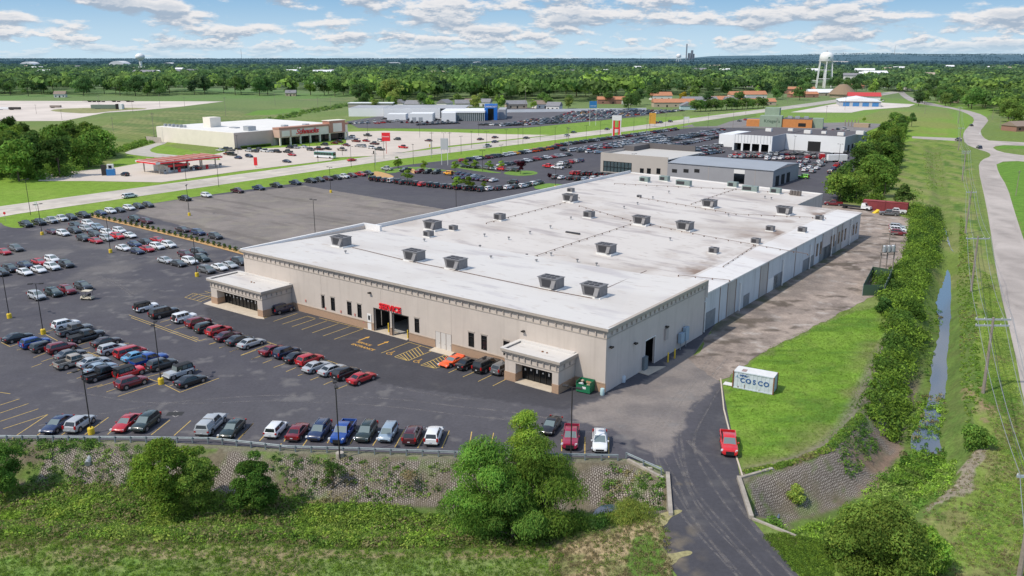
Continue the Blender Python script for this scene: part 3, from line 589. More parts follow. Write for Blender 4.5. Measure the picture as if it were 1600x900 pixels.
# roof sloping gently back, parapet growing on the west and rear
zr0, zr1 = HT + .34, HT - .85
mb = MB(); mb.add([(-W_ + .5, -.5, zr0), (.5, -.5, zr0), (.5, .3, zr0), (.5, DP, zr1 + 1.0), (-.2, DP, zr1 + .95), (-W_ + .5, DP, zr1)], [(0, 1, 2, 3, 4, 5)])
mb = MB(); mb.add([(-W_ - .5, -.52, zr0 + .03), (.53, -.52, zr0 + .03), (.53, DP, zr0 - .25), (-12, DP, zr1 + .35), (-W_ - .5, DP, zr1)], [(0, 1, 3, 4), (1, 2, 3)])
mb.add([(-12, DP, zr1 + .35), (.53, DP, zr0 - .25), (.53, DP, zr1 - 2), (-12, DP, zr1 - 2), (-W_ - .5, DP, zr1), (-W_ - .5, DP, zr1 - 2)], [(0, 1, 2, 3), (4, 0, 3, 5)])
mb.build('roof', RFW, hb)
mb = MB(); mb.hexa([(-W_ - .52, -.3, zr0 - .3), (-W_ + .1, -.3, zr0 - .3), (-W_ + .1, DP, zr1 - 1.6), (-W_ - .52, DP, zr1 - 1.6)], [(-W_ - .52, -.3, zr0 + .12), (-W_ + .1, -.3, zr0 + .12), (-W_ + .1, DP, zr0 + .16), (-W_ - .52, DP, zr0 + .16)])
mb.box(-W_ + .102, -W_ + 5.2, DP - .55, DP + .05, zr1 - .5, zr0 + .16)
mb.build('parapet', pm('parapet_white', (.70, .69, .68), .7, nscale=.5, namt=.05), hb)
# windows
for a, b, c, d in wins:
    w_ = MB().box(a, b, .12, .18, c, d).build('window', GLS, hb)
    mb = MB(); t = .07
    mb.box(a, a + t, -.02, .118, c, d); mb.box(b - t, b, -.02, .118, c, d); mb.box(a + t, b - t, -.02, .118, c, c + t); mb.box(a + t, b - t, -.02, .118, d - t, d); mb.box(a + t, b - t, .0, .118, d - .72, d - .64)
    mb.build('window_frame', FRM, w_)
    MB().box(a - .12, b + .12, -.06, -.003, d + .12, d + .3).build('window_head', CORN, w_)
# service bay interior (real rooms behind the openings)
xa, xb = doorsv[0][0] - .6, doorsv[1][1] + .6
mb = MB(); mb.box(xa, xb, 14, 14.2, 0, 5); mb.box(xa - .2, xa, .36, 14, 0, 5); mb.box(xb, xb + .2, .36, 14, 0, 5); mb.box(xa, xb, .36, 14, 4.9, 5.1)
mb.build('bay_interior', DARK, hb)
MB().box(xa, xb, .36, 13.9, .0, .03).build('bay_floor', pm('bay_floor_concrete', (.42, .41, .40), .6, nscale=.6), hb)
for d in doorsv:
    mb = MB(); mb.box(d[0] - .16, d[0], -.05, -.004, 0, d[3] + .16); mb.box(d[1], d[1] + .16, -.05, -.004, 0, d[3] + .16); mb.box(d[0], d[1], -.05, -.004, d[3], d[3] + .16)
    mb.build('bay_door_frame', FRM, hb)
# side door
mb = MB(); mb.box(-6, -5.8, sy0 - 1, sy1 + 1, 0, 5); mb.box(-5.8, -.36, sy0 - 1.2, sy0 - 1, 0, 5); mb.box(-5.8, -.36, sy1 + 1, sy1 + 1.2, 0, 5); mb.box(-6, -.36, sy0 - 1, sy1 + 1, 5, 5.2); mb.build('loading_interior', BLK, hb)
mb = MB(); t = .12; mb.box(.003, .06, sy0 - t, sy0, 0, szt - .2); mb.box(.003, .06, sy1, sy1 + t, 0, szt - .2); mb.box(.003, .06, sy0 - t, sy1 + t, szt - .2, szt - .08); mb.build('loading_door_frame', WHT, hb)
# personnel doors
d0 = on_front(681, 541)[0]; d1_ = on_front(706, 548)[0]; dz = on_front(681, 517)[1]
for i in range(3):
    a = d0 + (d1_ - d0) * i / 3 + .08; b = d0 + (d1_ - d0) * (i + 1) / 3 - .08
    dd = MB().box(a, b, -.05, -.003, 0, dz).build('door', pm('door_offwhite', (.56, .53, .50), .6), hb)
    mb = MB(); mb.box(a - .06, a, -.08, -.003, 0, dz + .06); mb.box(b, b + .06, -.08, -.003, 0, dz + .06); mb.box(a, b, -.08, -.003, dz, dz + .06); mb.build('door_frame', DENT, dd)
    MB().box(b - .18, b - .1, -.12, -.052, 1.0, 1.12).build('door_handle', GRY, dd)
# white personnel door with number plate by the bays
a = on_front(575.5, 515)[0]; b = on_front(580.5, 515)[0]
dd = MB().box(a, b + .1, -.10, -.003, 0, 3.0).build('door', WHT, hb)
MB().box(a + .25, b - .15, -.14, -.102, 1.9, 2.7).build('door_window', GLS, dd)
# concrete aprons
for nm, pts in (('entrance_apron', [(568, 512.5), (580, 507), (645, 526), (636, 531)]), ('entrance_apron', [(670, 547), (681, 541), (711, 550), (703, 556)]),
     ('entrance_apron', [(318, 474), (336, 467), (409, 489), (413, 498), (402, 497)]), ('loading_apron', [(993, 580), (1010, 572), (1040, 572), (1013, 586)])):
    P = [tuple((G(*p, .1)).xy) for p in pts]; MB().prism(P, .0, .08).build(nm, CRB); tag(bpy.data.objects[nm] if False else COL.objects[-1], kind='structure')
# wall lights and fittings on the building
def wlight(p): 
    mb = MB(); x, y, z = p; mb.box(x - .18, x + .18, y - .34, y - .003, z, z + .22); mb.box(x - .3, x + .3, y - .5, y - .345, z - .02, z + .18); return mb
for q in ((579, 458), (819, 518)):
    x, z = on_front(*q); wlight((x, 0, z)).build('wall_light', FRM, hb)
for q in ((953, 543), (991, 537), (1040, 511)):
    y, z = on_side(*q); mb = MB(); mb.box(.003, .3, y - .2, y + .2, z, z + .22); mb.box(.305, .5, y - .35, y + .35, z - .02, z + .2); mb.build('wall_light', FRM, hb)
y, z = on_side(1040, 520); MB().box(.003, .3, y - .5, y + .5, z - 1.1, z + .8).build('wall_vent', pm('vent_grey', (.4, .36, .34), .8), hb)
for q in ((478, 470), (509, 482), (533, 487), (555, 492), (569, 503)):
    x, z = on_front(*q); MB().box(x - .15, x + .15, -.1, -.003, z - .2, z + .25).build('parking_sign', pm('sign_reddish', (.5, .2, .17), .6), hb)
# joints in the stucco
for q in ((501, 440), (595, 470), (705, 500)):
    x, z = on_front(*q); MB().box(x - .04, x + .04, -.012, -.003, 1.5, HT - 1.6).build('wall_joint', DENT, hb)
# ---- entrance vestibules
def vestibule(x0, x1, y0, zt, ox0, ox1, lbl):
    e = empty('entrance_vestibule', C0, BANG, lbl, 'entrance'); wt = .5; oz = zt - 1.75
    mb = MB(); mb.box(x0, ox0, y0, -.01, 0, zt); mb.box(ox1, x1, y0, -.01, 0, zt); mb.box(ox0, ox1, y0, y0 + .6, oz, zt); mb.build('wall', STU, e)
    mb = MB(); mb.box(x0 - .08, ox0 - .0, y0 - .08, y0 - .003, 0, 1.35); mb.box(ox1, x1 + .08, y0 - .08, y0 - .003, 0, 1.35); mb.box(x1 + .003, x1 + .08, y0 - .003, -.12, 0, 1.35)
    mb.box(x0 - .08, x0 - .003, y0 - .003, -.12, 0, 1.35); mb.box(ox0 + .003, ox0 + .06, y0 + .0, y0 + 1.6, 0, 1.35); mb.build('brick_base', BRK, e)
    mb = MB(); cornice(mb, x0, x1, y0, -.01, zt + .3, .5); mb.build('cornice', CORN, e)
    brackets(e, x0, x1, y0, -.01, zt + .3, 1.1)
    mb = MB(); mb.box(x0 - .48, x1 + .48, y0 - .48, -.012, zt + .05, zt + .12); f = .55
    mb.box(x0 - .5, x0 + f * .3, y0 - .5, -.012, zt + .301, zt + .42); mb.box(x0 + f * .3, x1 + .5, y0 - .5, y0 - .1, zt + .301, zt + .36); mb.box(x1 + .1, x1 + .5, y0 - .1, -.012, zt + .301, zt + .36); mb.box(x0 + f * .3, x1 + .1, -.6, -.012, zt + .12, zt + .5); mb.build('roof', RFW, e)
    # glazed door screen set back from the front
    yg = y0 + 1.7; n = max(4, round((ox1 - ox0) / 1.15))
    MB().box(ox0 + .02, ox1 - .02, yg, yg + .05, .1, oz).build('door_glass', GLS, e)
    mb = MB()
    for i in range(n + 1):
        x = ox0 + .05 + (ox1 - ox0 - .1) * i / n; mb.box(x - .05, x + .05, yg - .1, yg - .003, .1, oz)
    mb.box(ox0 + .1, ox1 - .1, yg - .08, yg - .004, oz - .7, oz - .6); mb.build('door_frame', FRM, e)
    for i in range(n):
        x = ox0 + .05 + (ox1 - ox0 - .1) * (i + .5) / n; MB().box(x - .13, x + .13, yg - .04, yg - .004, 1.5 + .15 * (i % 2), 1.85 + .12 * (i % 3)).build('door_notice', WHT, e)
    MB().box(ox0 + .01, ox1 - .01, y0 - .2, yg - .01, 0, .1).build('threshold', CRB, e)
    MB().box(ox0, ox1, y0 + .6, yg + .05, oz, oz + .05).build('ceiling', STU, e)
    mb = MB(); cx_ = (x0 + x1) / 2; mb.lathe([(.16, zt + .12), (.16, zt + .28), (.01, zt + .3)], 10, (cx_ + .5, y0 / 2)); mb.lathe([(.13, zt + .12), (.13, zt + .25), (.01, zt + .27)], 10, (cx_ + 1.3, y0 / 2)); mb.build('roof_drain', pm('rust', (.22, .1, .05), .9), e)
    return e
vestibule(-86.2, -70.0, -6.9, 4.75, -84.2, -71.5, 'large glass entrance block with white flat roof at the far end of the beige building')
vestibule(-14.9, -5.2, -4.4, 4.75, -12.9, -6.3, 'small glass entrance block beside the green dumpster at the near building corner')
# SERVICE letters
def text(name, s, size, loc, rot, mat, extrude=.0, shear=0, align='CENTER', bold=.0, parent=None, sx=1.):
    c = bpy.data.curves.new(name, 'FONT'); c.body = s; c.size = size; c.extrude = extrude; c.shear = shear; c.align_x = align; c.offset = bold; c.materials.append(mat)
    o = bpy.data.objects.new(name, c); COL.objects.link(o); o.location = loc; o.rotation_euler = rot; o.scale = (sx, 1, 1)
    if parent: o.parent = parent
    return o
xa, za = on_front(599, 483); xb, zb = on_front(622, 483.5)
x0_, z0_ = on_front(598.5, 480.5); x1_, z1_ = on_front(622, 484)
t_ = text('service_sign', 'SERVICE', 1.38, BW((x0_ + x1_) / 2, -.16, z1_ - .45), (rad(90), 0, BANG), RED, .12, bold=.035, sx=.98)
tag(t_, 'red raised letters reading SERVICE above the two open bays', 'sign')
# ---- rear warehouse: one gently tilted roof, low east wall
wh = empty('warehouse_building', C0, BANG, 'huge low warehouse with stained pale membrane roof behind the beige front', 'building')
XE, XM, XW, Y0, Y1, Y2 = -.6, -17.6, -83.2, DP + .06, 134., 156.5
RZ = lambda x: 7.05 + (-.6 - x) * .0195
def rp(x, y, dz=0): return (x, y, RZ(x) + dz)
mb = MB(); mb.add([rp(XE, Y0), rp(XE, Y1), rp(XM, Y1), rp(XM, Y2), rp(XW, Y2), rp(XW, Y0)], [(0, 1, 2, 3, 4, 5)]); mb.build('roof', RFG, wh)
mb = MB()   # lighter membrane flap along the east eave and fascia
mb.hexa([rp(XE - 6.2, Y0, .01), rp(XE + .25, Y0, -.25), rp(XE + .25, Y1, -.25), rp(XE - 6.2, Y1, .01)], [rp(XE - 6.2, Y0, .08), rp(XE + .25, Y0, .02), rp(XE + .25, Y1, .02), rp(XE - 6.2, Y1, .08)])
mb.build('eave_flashing', roofmat('eave_membrane', (.66, .64, .62), (.52, .46, .42), .6, seams=False), wh)
mb = MB(); mb.hexa([(XW - .25, Y0 + .1, 0), (XW + .1, Y0 + .1, 0), (XW + .1, Y2, 0), (XW - .25, Y2, 0)], [(XW - .25, Y0 + .1, RZ(XW) + .85), (XW + .1, Y0 + .1, RZ(XW) + .85), (XW + .1, Y2, RZ(XW) + .85), (XW - .25, Y2, RZ(XW) + .85)])
mb.hexa([(XW + .102, Y2 - .3, 0), (XM, Y2 - .3, 0), (XM, Y2, 0), (XW + .102, Y2, 0)], [(XW + .102, Y2 - .3, RZ(XW) + .35), (XM, Y2 - .3, RZ(XM) + .35), (XM, Y2, RZ(XM) + .35), (XW + .102, Y2, RZ(XW) + .35)])
mb.build('parapet', pm('parapet_white', (.70, .69, .68), .7), wh)
# east wall: bays of different paint
side = [(1088, 1098), (1098, 1122), (1122, 1134), (1134, 1147), (1147, 1185), (1185, 1197), (1197, 1240), (1240, 1270), (1270, 1282), (1282, 1305), (1305, 1313), (1313, 1343)]
def sy(px): # along the base line of the east wall
    py = 525 - .6047 * (px - 1087); return on_side(px, py, xx=XE)[0]
ybs = [Y0 + .0] + [sy(p[1]) for p in side[:-1]] + [Y1]
mats_ = [WALLB, WALLB, WALLB, WALLT, WALLB, WALLT, WALLB, WALLB, WALLB, wallmat('pale_grey_block', (.54, .49, .475), .25), WALLT, pm('pale_grey_block', (.5, .49, .49), .9)]
for i in range(len(side)):
    mb = MB(); mb.box(XE - .3, XE, ybs[i], ybs[i + 1] - .0, 0, RZ(XE) - .28); o = mb.build('wall', mats_[i], wh)
for y in ybs[1:-1]: MB().box(XE + .003, XE + .07, y - .13, y + .13, 0, RZ(XE) - .28).build('wall_joint', pm('joint_brown', (.28, .22, .19), .9), wh)
mb = MB(); mb.box(XE - .3, XM, Y1 - .3, Y1, 0, 6.7); mb.hexa([(XM - .3, Y1, 0), (XM, Y1, 0), (XM, Y2, 0), (XM - .3, Y2, 0)], [(XM - .3, Y1, RZ(XM) + .1), (XM, Y1, RZ(XM) + .1), (XM, Y2, RZ(XM) + .35), (XM - .3, Y2, RZ(XM) + .35)]); mb.build('wall', WALLT, wh)
GD = pm('grey_steel_door', (.20, .215, .23), .6, nscale=1)
def side_item(nm, pxs, pys, zb, mat, dep=.06, w=None):
    (ya, za), (yb, zb2) = on_side(pxs[0], pys[0], xx=XE), on_side(pxs[1], pys[1], xx=XE)
    return MB().box(XE + .003, XE + dep, min(ya, yb), max(ya, yb), zb, za).build(nm, mat, wh)
for x0p, x1p, top, m_ in ((1103, 1115, 489, GD), (1162, 1166, 462, GD), (1200, 1207, 437, WHT), (1209, 1215, 431, GD), (1255, 1260, 407, GD), (1281, 1286, 390, GD), (1287, 1292, 387, GD)):
    dd = side_item('door', (x0p, x1p), (top, 520), 0, m_)
for px_ in (1275, 1280.5, 1297, 1301, 1309, 1314, 1319, 1328, 1332, 1336.5):
    py = 466 - .525 * (px_ - 1088); yy_ = sy(px_ - .5); MB().box(XE + .003, XE + .07, yy_ - .55, yy_ + .55, 1.9, 4.9).build('window', GLS, wh)
for px_ in (1097, 1152, 1219, 1262, 1296, 1325):   # white downpipes standing proud
    y = sy(px_); mb = MB(); mb.cyl((XE + .35, y, .0), (XE + .35, y, 5.6 if px_ < 1290 else 6.6), .13, n=8); mb.cyl((XE, y, 5.6), (XE + .35, y, 5.6), .13, n=8); mb.build('downpipe', WHT, wh)
# roof pipes: dark gas lines on blocks
pipes = [[(579, 357), (655, 374), (940, 436), (1060, 462)], [(660, 374), (760, 350), (875, 320), (905, 310)], [(825, 406), (905, 378), (985, 352)], [(905, 323), (985, 346), (1100, 370), (1262, 399)], [(1000, 310), (1150, 336), (1290, 342)], [(1130, 418), (1180, 385)], [(1060, 432), (1140, 440)], [(1080, 320), (1150, 296)], [(960, 288), (1060, 293), (1150, 297), (1250, 304)]]
def on_roof(px, py, front=False):
    z = 9. if front else 7.6
    for _ in range(6):
        x, y = BL(px, py, z); z = (zr0 + (zr1 + .0 - zr0) * max(0, y) / DP) if front else RZ(x)
    return x, y, z
PIP = pm('gas_pipe_dark', (.16, .10, .075), .8, nscale=3)
for P in pipes:
    pts = [on_roof(*p) for p in P]; pts = [p for p in pts if p[1] > DP + .5]
    if len(pts) < 2: continue
    o = empty('gas_pipe', (0, 0, 0), 0); o.parent = wh
    mb = MB(); bl = MB()
    for a, b in zip(pts[:-1], pts[1:]):
        A_ = Vector(a) + Vector((0, 0, .3)); B_ = Vector(b) + Vector((0, 0, .3)); mb.cyl(A_, B_, .05, n=5); n = max(1, int((B_ - A_).length / 3))
        for i in range(n + 1):
            q = A_.lerp(B_, i / n); mb.box(q.x - .09, q.x + .09, q.y - .09, q.y + .09, q.z - .3, q.z - .06)
    bpy.data.objects.remove(o); pp = mb.build('gas_pipe', PIP, wh); 
pts = [on_roof(*p, True) for p in ((550, 388), (640, 410), (700, 422), (855, 455), (925, 468))]
mb = MB()
for a, b in zip(pts[:-1], pts[1:]): mb.cyl(Vector(a) + Vector((0, 0, .25)), Vector(b) + Vector((0, 0, .25)), .06, n=5)
for a, b in [(on_roof(930, 460, True), on_roof(1010, 425, True))]: mb.cyl(Vector(a) + Vector((0, 0, .25)), Vector(b) + Vector((0, 0, .25)), .06, n=5)
mb.build('gas_pipe', PIP, hb)
# ---- rooftop machines
HV = pm('hvac_grey', (.19, .185, .19), .6, .3, nscale=1.5, namt=.12); HVD = pm('hvac_grille_dark', (.035, .035, .04), .7); HVG = pm('hvac_green', (.23, .29, .27), .6, .2, nscale=2)
def hvac_proto(kind):
    e = empty('rooftop_unit')
    if kind == 'big':   # cabinet with an outward-raked louvred hood on the west-south face
        b = MB(); b.hexa([(-1.3, -1.3, .45), (2.0, -1.3, .45), (2.0, 1.3, .45), (-1.3, 1.3, .45)], [(-1.8, -1.3, 2.2), (2.0, -1.3, 2.2), (2.0, 1.3, 2.2), (-1.8, 1.3, 2.2)]); b.box(-2.0, 2.15, -1.42, 1.42, 2.2, 2.3); b.build('cabinet', HV, e)
        f = MB(); 
        for i in range(3):
            for j in (0, 1): f.lathe([(.01, 2.36), (.42, 2.36), (.46, 2.302)], 12, (-1.1 + i * 1.05, -.6 + j * 1.2))
        f.build('fan', HVD, e)
        g = MB(); g.hexa([(-.9, -1.306, .7), (.9, -1.306, .7), (.9, -1.31, 2.0), (-1.1, -1.31, 2.0)], [(-.9, -1.36, .7), (.9, -1.36, .7), (.9, -1.36, 2.0), (-1.1, -1.36, 2.0)]); g.build('grille', HVD, e)
        h = MB(); h.add([(1.1, -1.31, .6), (1.9, -1.31, .6), (1.9, -1.31, 2.0), (1.1, -2.0, .75), (1.9, -2.0, .75), (1.1, -1.31, 2.0)], [(5, 2, 4, 3), (0, 5, 3), (1, 4, 2), (0, 3, 4, 1)]); h.build('intake_hood', HV, e)
        MB().box(-1.5, 2.3, -1.6, 1.6, 0, .44).build('curb', WHT, e)
    elif kind == 'small':
        MB().box(-.95, .95, -.75, .75, .25, 1.35).build('cabinet', HV, e); MB().box(-.7, .3, -.79, -.753, .4, 1.2).build('grille', HVD, e)
        MB().lathe([(.01, 1.42), (.4, 1.42), (.45, 1.352)], 12, (.3, 0)).build('fan', HVD, e); MB().box(-1.05, 1.05, -.85, .85, 0, .24).build('curb', WHT, e)
    elif kind == 'long':
        MB().box(-2.5, 2.5, -.9, .9, .3, 1.9).build('cabinet', HVG, e); MB().box(-2.2, .6, -.96, -.903, .6, 1.6).build('grille', HVD, e); MB().box(-2.6, 2.6, -1, 1, 0, .29).build('curb', WHT, e)
    elif kind == 'green':
        MB().box(-1.6, 1.6, -1, 1, .3, 1.8).build('cabinet', HVG, e); MB().box(-1.2, .4, -1.05, -1.003, .5, 1.5).build('grille', HVD, e); MB().box(-1.7, 1.7, -1.1, 1.1, 0, .29).build('curb', WHT, e)
    elif kind == 'cond':
        for i in range(4): MB().box(-1.7 + i * .9, -1.0 + i * .9, -.5, .5, 0, 1.5).build('condenser', pm('condenser_brown', (.14, .12, .11), .7), e)
    return e
hl = {'big': 'large grey rooftop unit with raked hood', 'small': 'small grey rooftop unit', 'long': 'long green-grey rooftop unit', 'green': 'green-grey rooftop unit', 'cond': 'row of brown condensers'}
hv = [('big', 527, 386, 1, 'on the white front roof, leftmost'), ('big', 641, 409, 1, 'on the white front roof, second from left'), ('big', 706, 422, 1, 'on the white front roof, middle'), ('big', 855, 453, 1, 'on the white front roof above the small entrance'), ('big', 922, 465, 1, 'on the white front roof nearest the corner'),
 ('small', 665, 371, 0, 'behind the parapet step of the stained roof'), ('big', 671, 360, 0, 'among the small units by the west parapet'), ('small', 704, 361, 0, 'right of the pair by the west parapet'), ('small', 777, 345, 0, 'alone on the west half of the stained roof'), ('small', 917, 341, 0, 'on mid roof left of two raked ones'),
 ('big', 887, 316, 0, 'by the far west parapet'), ('small', 889, 301, 0, 'behind the large unit by the west parapet'), ('big', 998, 352, 0, 'in mid roof, left of its twin'), ('big', 1066, 361, 0, 'in mid roof, right of its twin'), ('big', 942, 398, 0, 'nearest the white front roof'), ('big', 1105, 325, 0, 'at the back near the green units'), ('big', 1222, 336, 0, 'far right, with white curb'),
 ('small', 1278, 345, 0, 'near the far end of the east eave'), ('small', 1201, 362, 0, 'ringed by a rusty pipe'), ('small', 1251, 364, 0, 'close beside the east eave'), ('small', 1178, 382, 0, 'with hood, above the east eave stains'), ('small', 1112, 397, 0, 'low and dark, by a short pipe run'),
 ('green', 1005, 285, 0, 'leftmost in the back row'), ('green', 1036, 283.5, 0, 'second in the back row'), ('long', 1066, 291, 0, 'left of the two long ones in the back row'), ('green', 1143, 293, 0, 'between the two long ones'), ('long', 1170, 300, 0, 'right of the two long ones in the back row'), ('green', 1210, 303, 0, 'rightmost green one in the back row'), ('cond', 1241, 306, 0, 'at the far right corner of the roof'),
 ('small', 996, 309.5, 0, 'tiny, alone behind mid roof vents')]
protos = {}
for k, px, py, fr, where in hv:
    x, y, z = on_roof(px, py, bool(fr)); y += 1.0
    if fr: z = zr0 + (zr1 - zr0) * y / DP
    p = protos.get(k); o = copy_tree(p) if p else hvac_proto(k); protos.setdefault(k, o)
    o.location = BW(x, y, z - .03); o.rotation_euler = (0, 0, BANG); tag(o, f'{hl[k]} {where}', 'rooftop unit', 'rooftop units on the main building')
    s_ = {(996, 309.5): .6, (665, 371): 1.0, (704, 361): .9, (777, 345): 1.25, (917, 341): 1.25}.get((px, py), .95); o.scale = (s_,) * 3
VP = None
for i, (px, py) in enumerate([(540, 397), (767, 405), (757, 370), (795, 375), (828, 366), (750, 388), (860, 357), (892, 343), (838, 411), (823, 402), (663, 378), (861, 400), (932, 416), (902, 410), (1047, 376), (1138, 338), (996, 320), (975, 326), (1020, 311), (1045, 302), (1195, 310), (1205, 312)]):
    x, y, z = on_roof(px, py)
    if y < DP: x, y, z = on_roof(px, py, True); z = zr0 + (zr1 - zr0) * y / DP
    if VP is None:
        VP = empty('roof_vent'); mb = MB(); mb.cyl((0, 0, -.02), (0, 0, .55), .13, n=8); mb.build('vent_pipe', GRY, VP); MB().lathe([(.01, .8), (.28, .7), (.28, .56), (.0, .56)], 10).build('vent_cap', HV, VP); o = VP
    else: o = copy_tree(VP)
    o.location = BW(x, y, z); tag(o, 'small capped vent pipe standing on the flat roof', 'roof vent', 'vent pipes scattered over the main roof')
x, y, z = on_roof(895, 365); o = MB().box(-1.9, 1.9, -.25, .25, 0, .35).build('roof_skylight', HVD, loc=BW(x, y, z), rz=BANG); tag(o, 'narrow dark slot curb lying on the stained roof', 'roof curb')
# penthouse box at the far right
x, y, z = on_roof(1268, 291); 
# ================================================================ VEHICLES
TYR = pm('tyre_rubber', (.02, .02, .02), .9); RIM = pm('alloy_rim', (.45, .45, .46), .35, .8); CGL = pm('car_glass', (.015, .02, .024), .05, spec=.9)
CGL2 = pm('windscreen_glass', (.15, .19, .19), .04, spec=1.); HLT = pm('headlamp_clear', (.55, .56, .58), .15); TLT = pm('tail_lamp_red', (.35, .01, .01), .3); PLS = pm('black_plastic', (.018, .018, .019), .6)  # windscreens: pale teal reflection is painted into the base colour
PAINT = {'black': (.010, .010, .012), 'dark grey': (.035, .038, .042), 'grey': (.12, .125, .13), 'silver': (.40, .42, .44), 'white': (.74, .75, .76), 'red': (.42, .012, .018), 'bright red': (.62, .015, .02), 'dark red': (.17, .008, .014), 'maroon': (.07, .008, .016),
 'navy': (.012, .02, .055), 'blue': (.012, .06, .28), 'dark blue': (.014, .03, .09), 'light blue': (.12, .32, .50), 'dark green': (.012, .026, .022), 'beige': (.34, .30, .25), 'brown': (.045, .026, .022), 'orange': (.85, .10, .01), 'yellow': (.80, .36, .02), 'lime green': (.22, .62, .05), 'silver blue': (.26, .34, .42), 'pink red': (.30, .015, .05)}
PM_ = {k: pm('paint_' + k.replace(' ', '_'), c, .28 if k not in ('silver', 'grey') else .32, .0, coat=.9) for k, c in PAINT.items()}
# kind: L, W, body-top profile (x from rear to nose, z), cabin (rear base, windscreen base, rear roof, front roof, roof z, belt z), wheel r, axles
KINDS = {
 'sedan': (4.8, 1.84, [(-2.4, .62), (-2.37, .92), (-2.2, 1.0), (-1.5, 1.05), (1.0, .98), (1.8, .88), (2.2, .76), (2.38, .6), (2.4, .5)], (-2.0, 1.25, -1.05, .2, 1.47, .93), .34, (-1.42, 1.42)),
 'crossover': (4.65, 1.9, [(-2.32, .6), (-2.3, 1.05), (-2.2, 1.12), (.9, 1.1), (1.7, 1.04), (2.1, .93), (2.28, .75), (2.32, .55)], (-2.22, 1.3, -1.8, .3, 1.72, 1.04), .39, (-1.38, 1.4)),
 'large SUV': (5.4, 2.04, [(-2.7, .6), (-2.68, 1.15), (-2.6, 1.2), (1.2, 1.2), (2.2, 1.16), (2.6, 1.06), (2.7, .7)], (-2.6, 1.35, -2.4, .7, 1.92, 1.14), .42, (-1.55, 1.65)),
 'pickup truck': (5.8, 2.0, [(-2.9, .6), (-2.88, .86), (1.3, .86), (1.32, 1.2), (2.4, 1.14), (2.8, 1.04), (2.9, .7)], (-.85, 1.45, -.7, .75, 1.9, 1.16), .41, (-1.75, 1.85)),
 'minivan': (5.1, 1.98, [(-2.55, .5), (-2.52, 1.05), (1.6, 1.05), (2.1, .95), (2.45, .75), (2.55, .5)], (-2.5, 1.8, -2.3, .85, 1.75, 1.02), .36, (-1.5, 1.55)),
 'boxy four-wheel drive': (4.5, 1.86, [(-2.1, .6), (-2.1, 1.12), (2.0, 1.12), (2.05, 1.0), (2.1, .6)], (-2.06, .72, -2.02, .55, 1.88, 1.14), .43, (-1.3, 1.45)),
 'hatchback': (4.2, 1.8, [(-2.1, .5), (-2.08, 1.0), (1.1, 1.02), (1.8, .9), (2.05, .7), (2.1, .5)], (-2.04, 1.35, -1.8, .55, 1.6, .98), .34, (-1.3, 1.32)),
 'sports car': (4.6, 1.94, [(-2.3, .5), (-2.28, .95), (-1.9, 1.0), (-.9, .92), (.5, .8), (1.3, .8), (2.0, .66), (2.28, .45), (2.3, .35)], (-1.7, .75, -.75, -.1, 1.22, .84), .35, (-1.35, 1.4)),
}
def loft_body(mb, L_, W, prof, zb=.26):
    xs = sorted({round(-L_ / 2 + L_ * i / 16, 3) for i in range(17)} | {p[0] for p in prof}); rings = []
    pz = lambda x: float(np.interp(x, [p[0] for p in prof], [p[1] for p in prof]))
    for x in xs:
        e = min(1, (L_ / 2 - abs(x)) / .55); w = W / 2 * (.86 + .14 * math.sin(max(0, e) * math.pi / 2)); zt = pz(x); b = zb + .16 * (1 - min(1, (L_ / 2 - abs(x)) / .5))
        r = [(0, b), (w - .16, b), (w - .03, b + .12), (w, b + .35 if b + .35 < zt - .1 else zt - .12), (w - .015, zt - .14), (w - .07, zt - .05), (w - .22, zt), (0, zt + .035)]
        rings.append([(x, y, z) for y, z in r] + [(x, -y, z) for y, z in r[-2:0:-1]])
    n = len(rings[0]); vs = [v for r in rings for v in r]; fs = []
    for k in range(len(rings) - 1):
        for i in range(n): fs.append((k * n + i, (k + 1) * n + i, (k + 1) * n + (i + 1) % n, k * n + (i + 1) % n))
    fs += [tuple(range(n)), tuple(range(len(vs) - 1, len(vs) - n - 1, -1))]; mb.add(vs, fs, 0)
def frustum(mb, c, W, mi=0, ins=.0, roof_r=.12):
    x0, x1, r0, r1, zt, zb = c; wb = W / 2 - .08 - ins; wt = W / 2 - .26 - ins
    b = [(x0, -wb, zb - .04), (x1, -wb + .06, zb - .04), (x1 + .0, wb - .06, zb - .04), (x0, wb, zb - .04)]; m_ = zt - .07
    t = [(r0, -wt, m_), (r1, -wt, m_), (r1, wt, m_), (r0, wt, m_)]; mb.hexa(b, t, mi)
    t2 = [(r0 + .12, -wt + .14, zt), (r1 - .14, -wt + .14, zt), (r1 - .14, wt - .14, zt), (r0 + .12, wt - .14, zt)]
    mb.add(t + t2, [(4, 5, 6, 7), (0, 1, 5, 4), (1, 2, 6, 5), (2, 3, 7, 6), (3, 0, 4, 7)], mi)
    return b, t
def lerp(a, b, t): return Vector(a).lerp(Vector(b), t)
def pane(mb, b0, b1, t0, t1, u0, u1, v0, v1, off=.012, mi=0):
    """quad inset in the face b0,b1 (bottom) t0,t1 (top)"""
    p = lambda u, v: lerp(lerp(b0, b1, u), lerp(t0, t1, u), v)
    n = (Vector(b1) - Vector(b0)).cross(Vector(t0) - Vector(b0)).normalized() * off
    mb.add([p(u0, v0) + n, p(u1, v0) + n, p(u1, v1) + n, p(u0, v1) + n], [(0, 1, 2, 3)], mi)
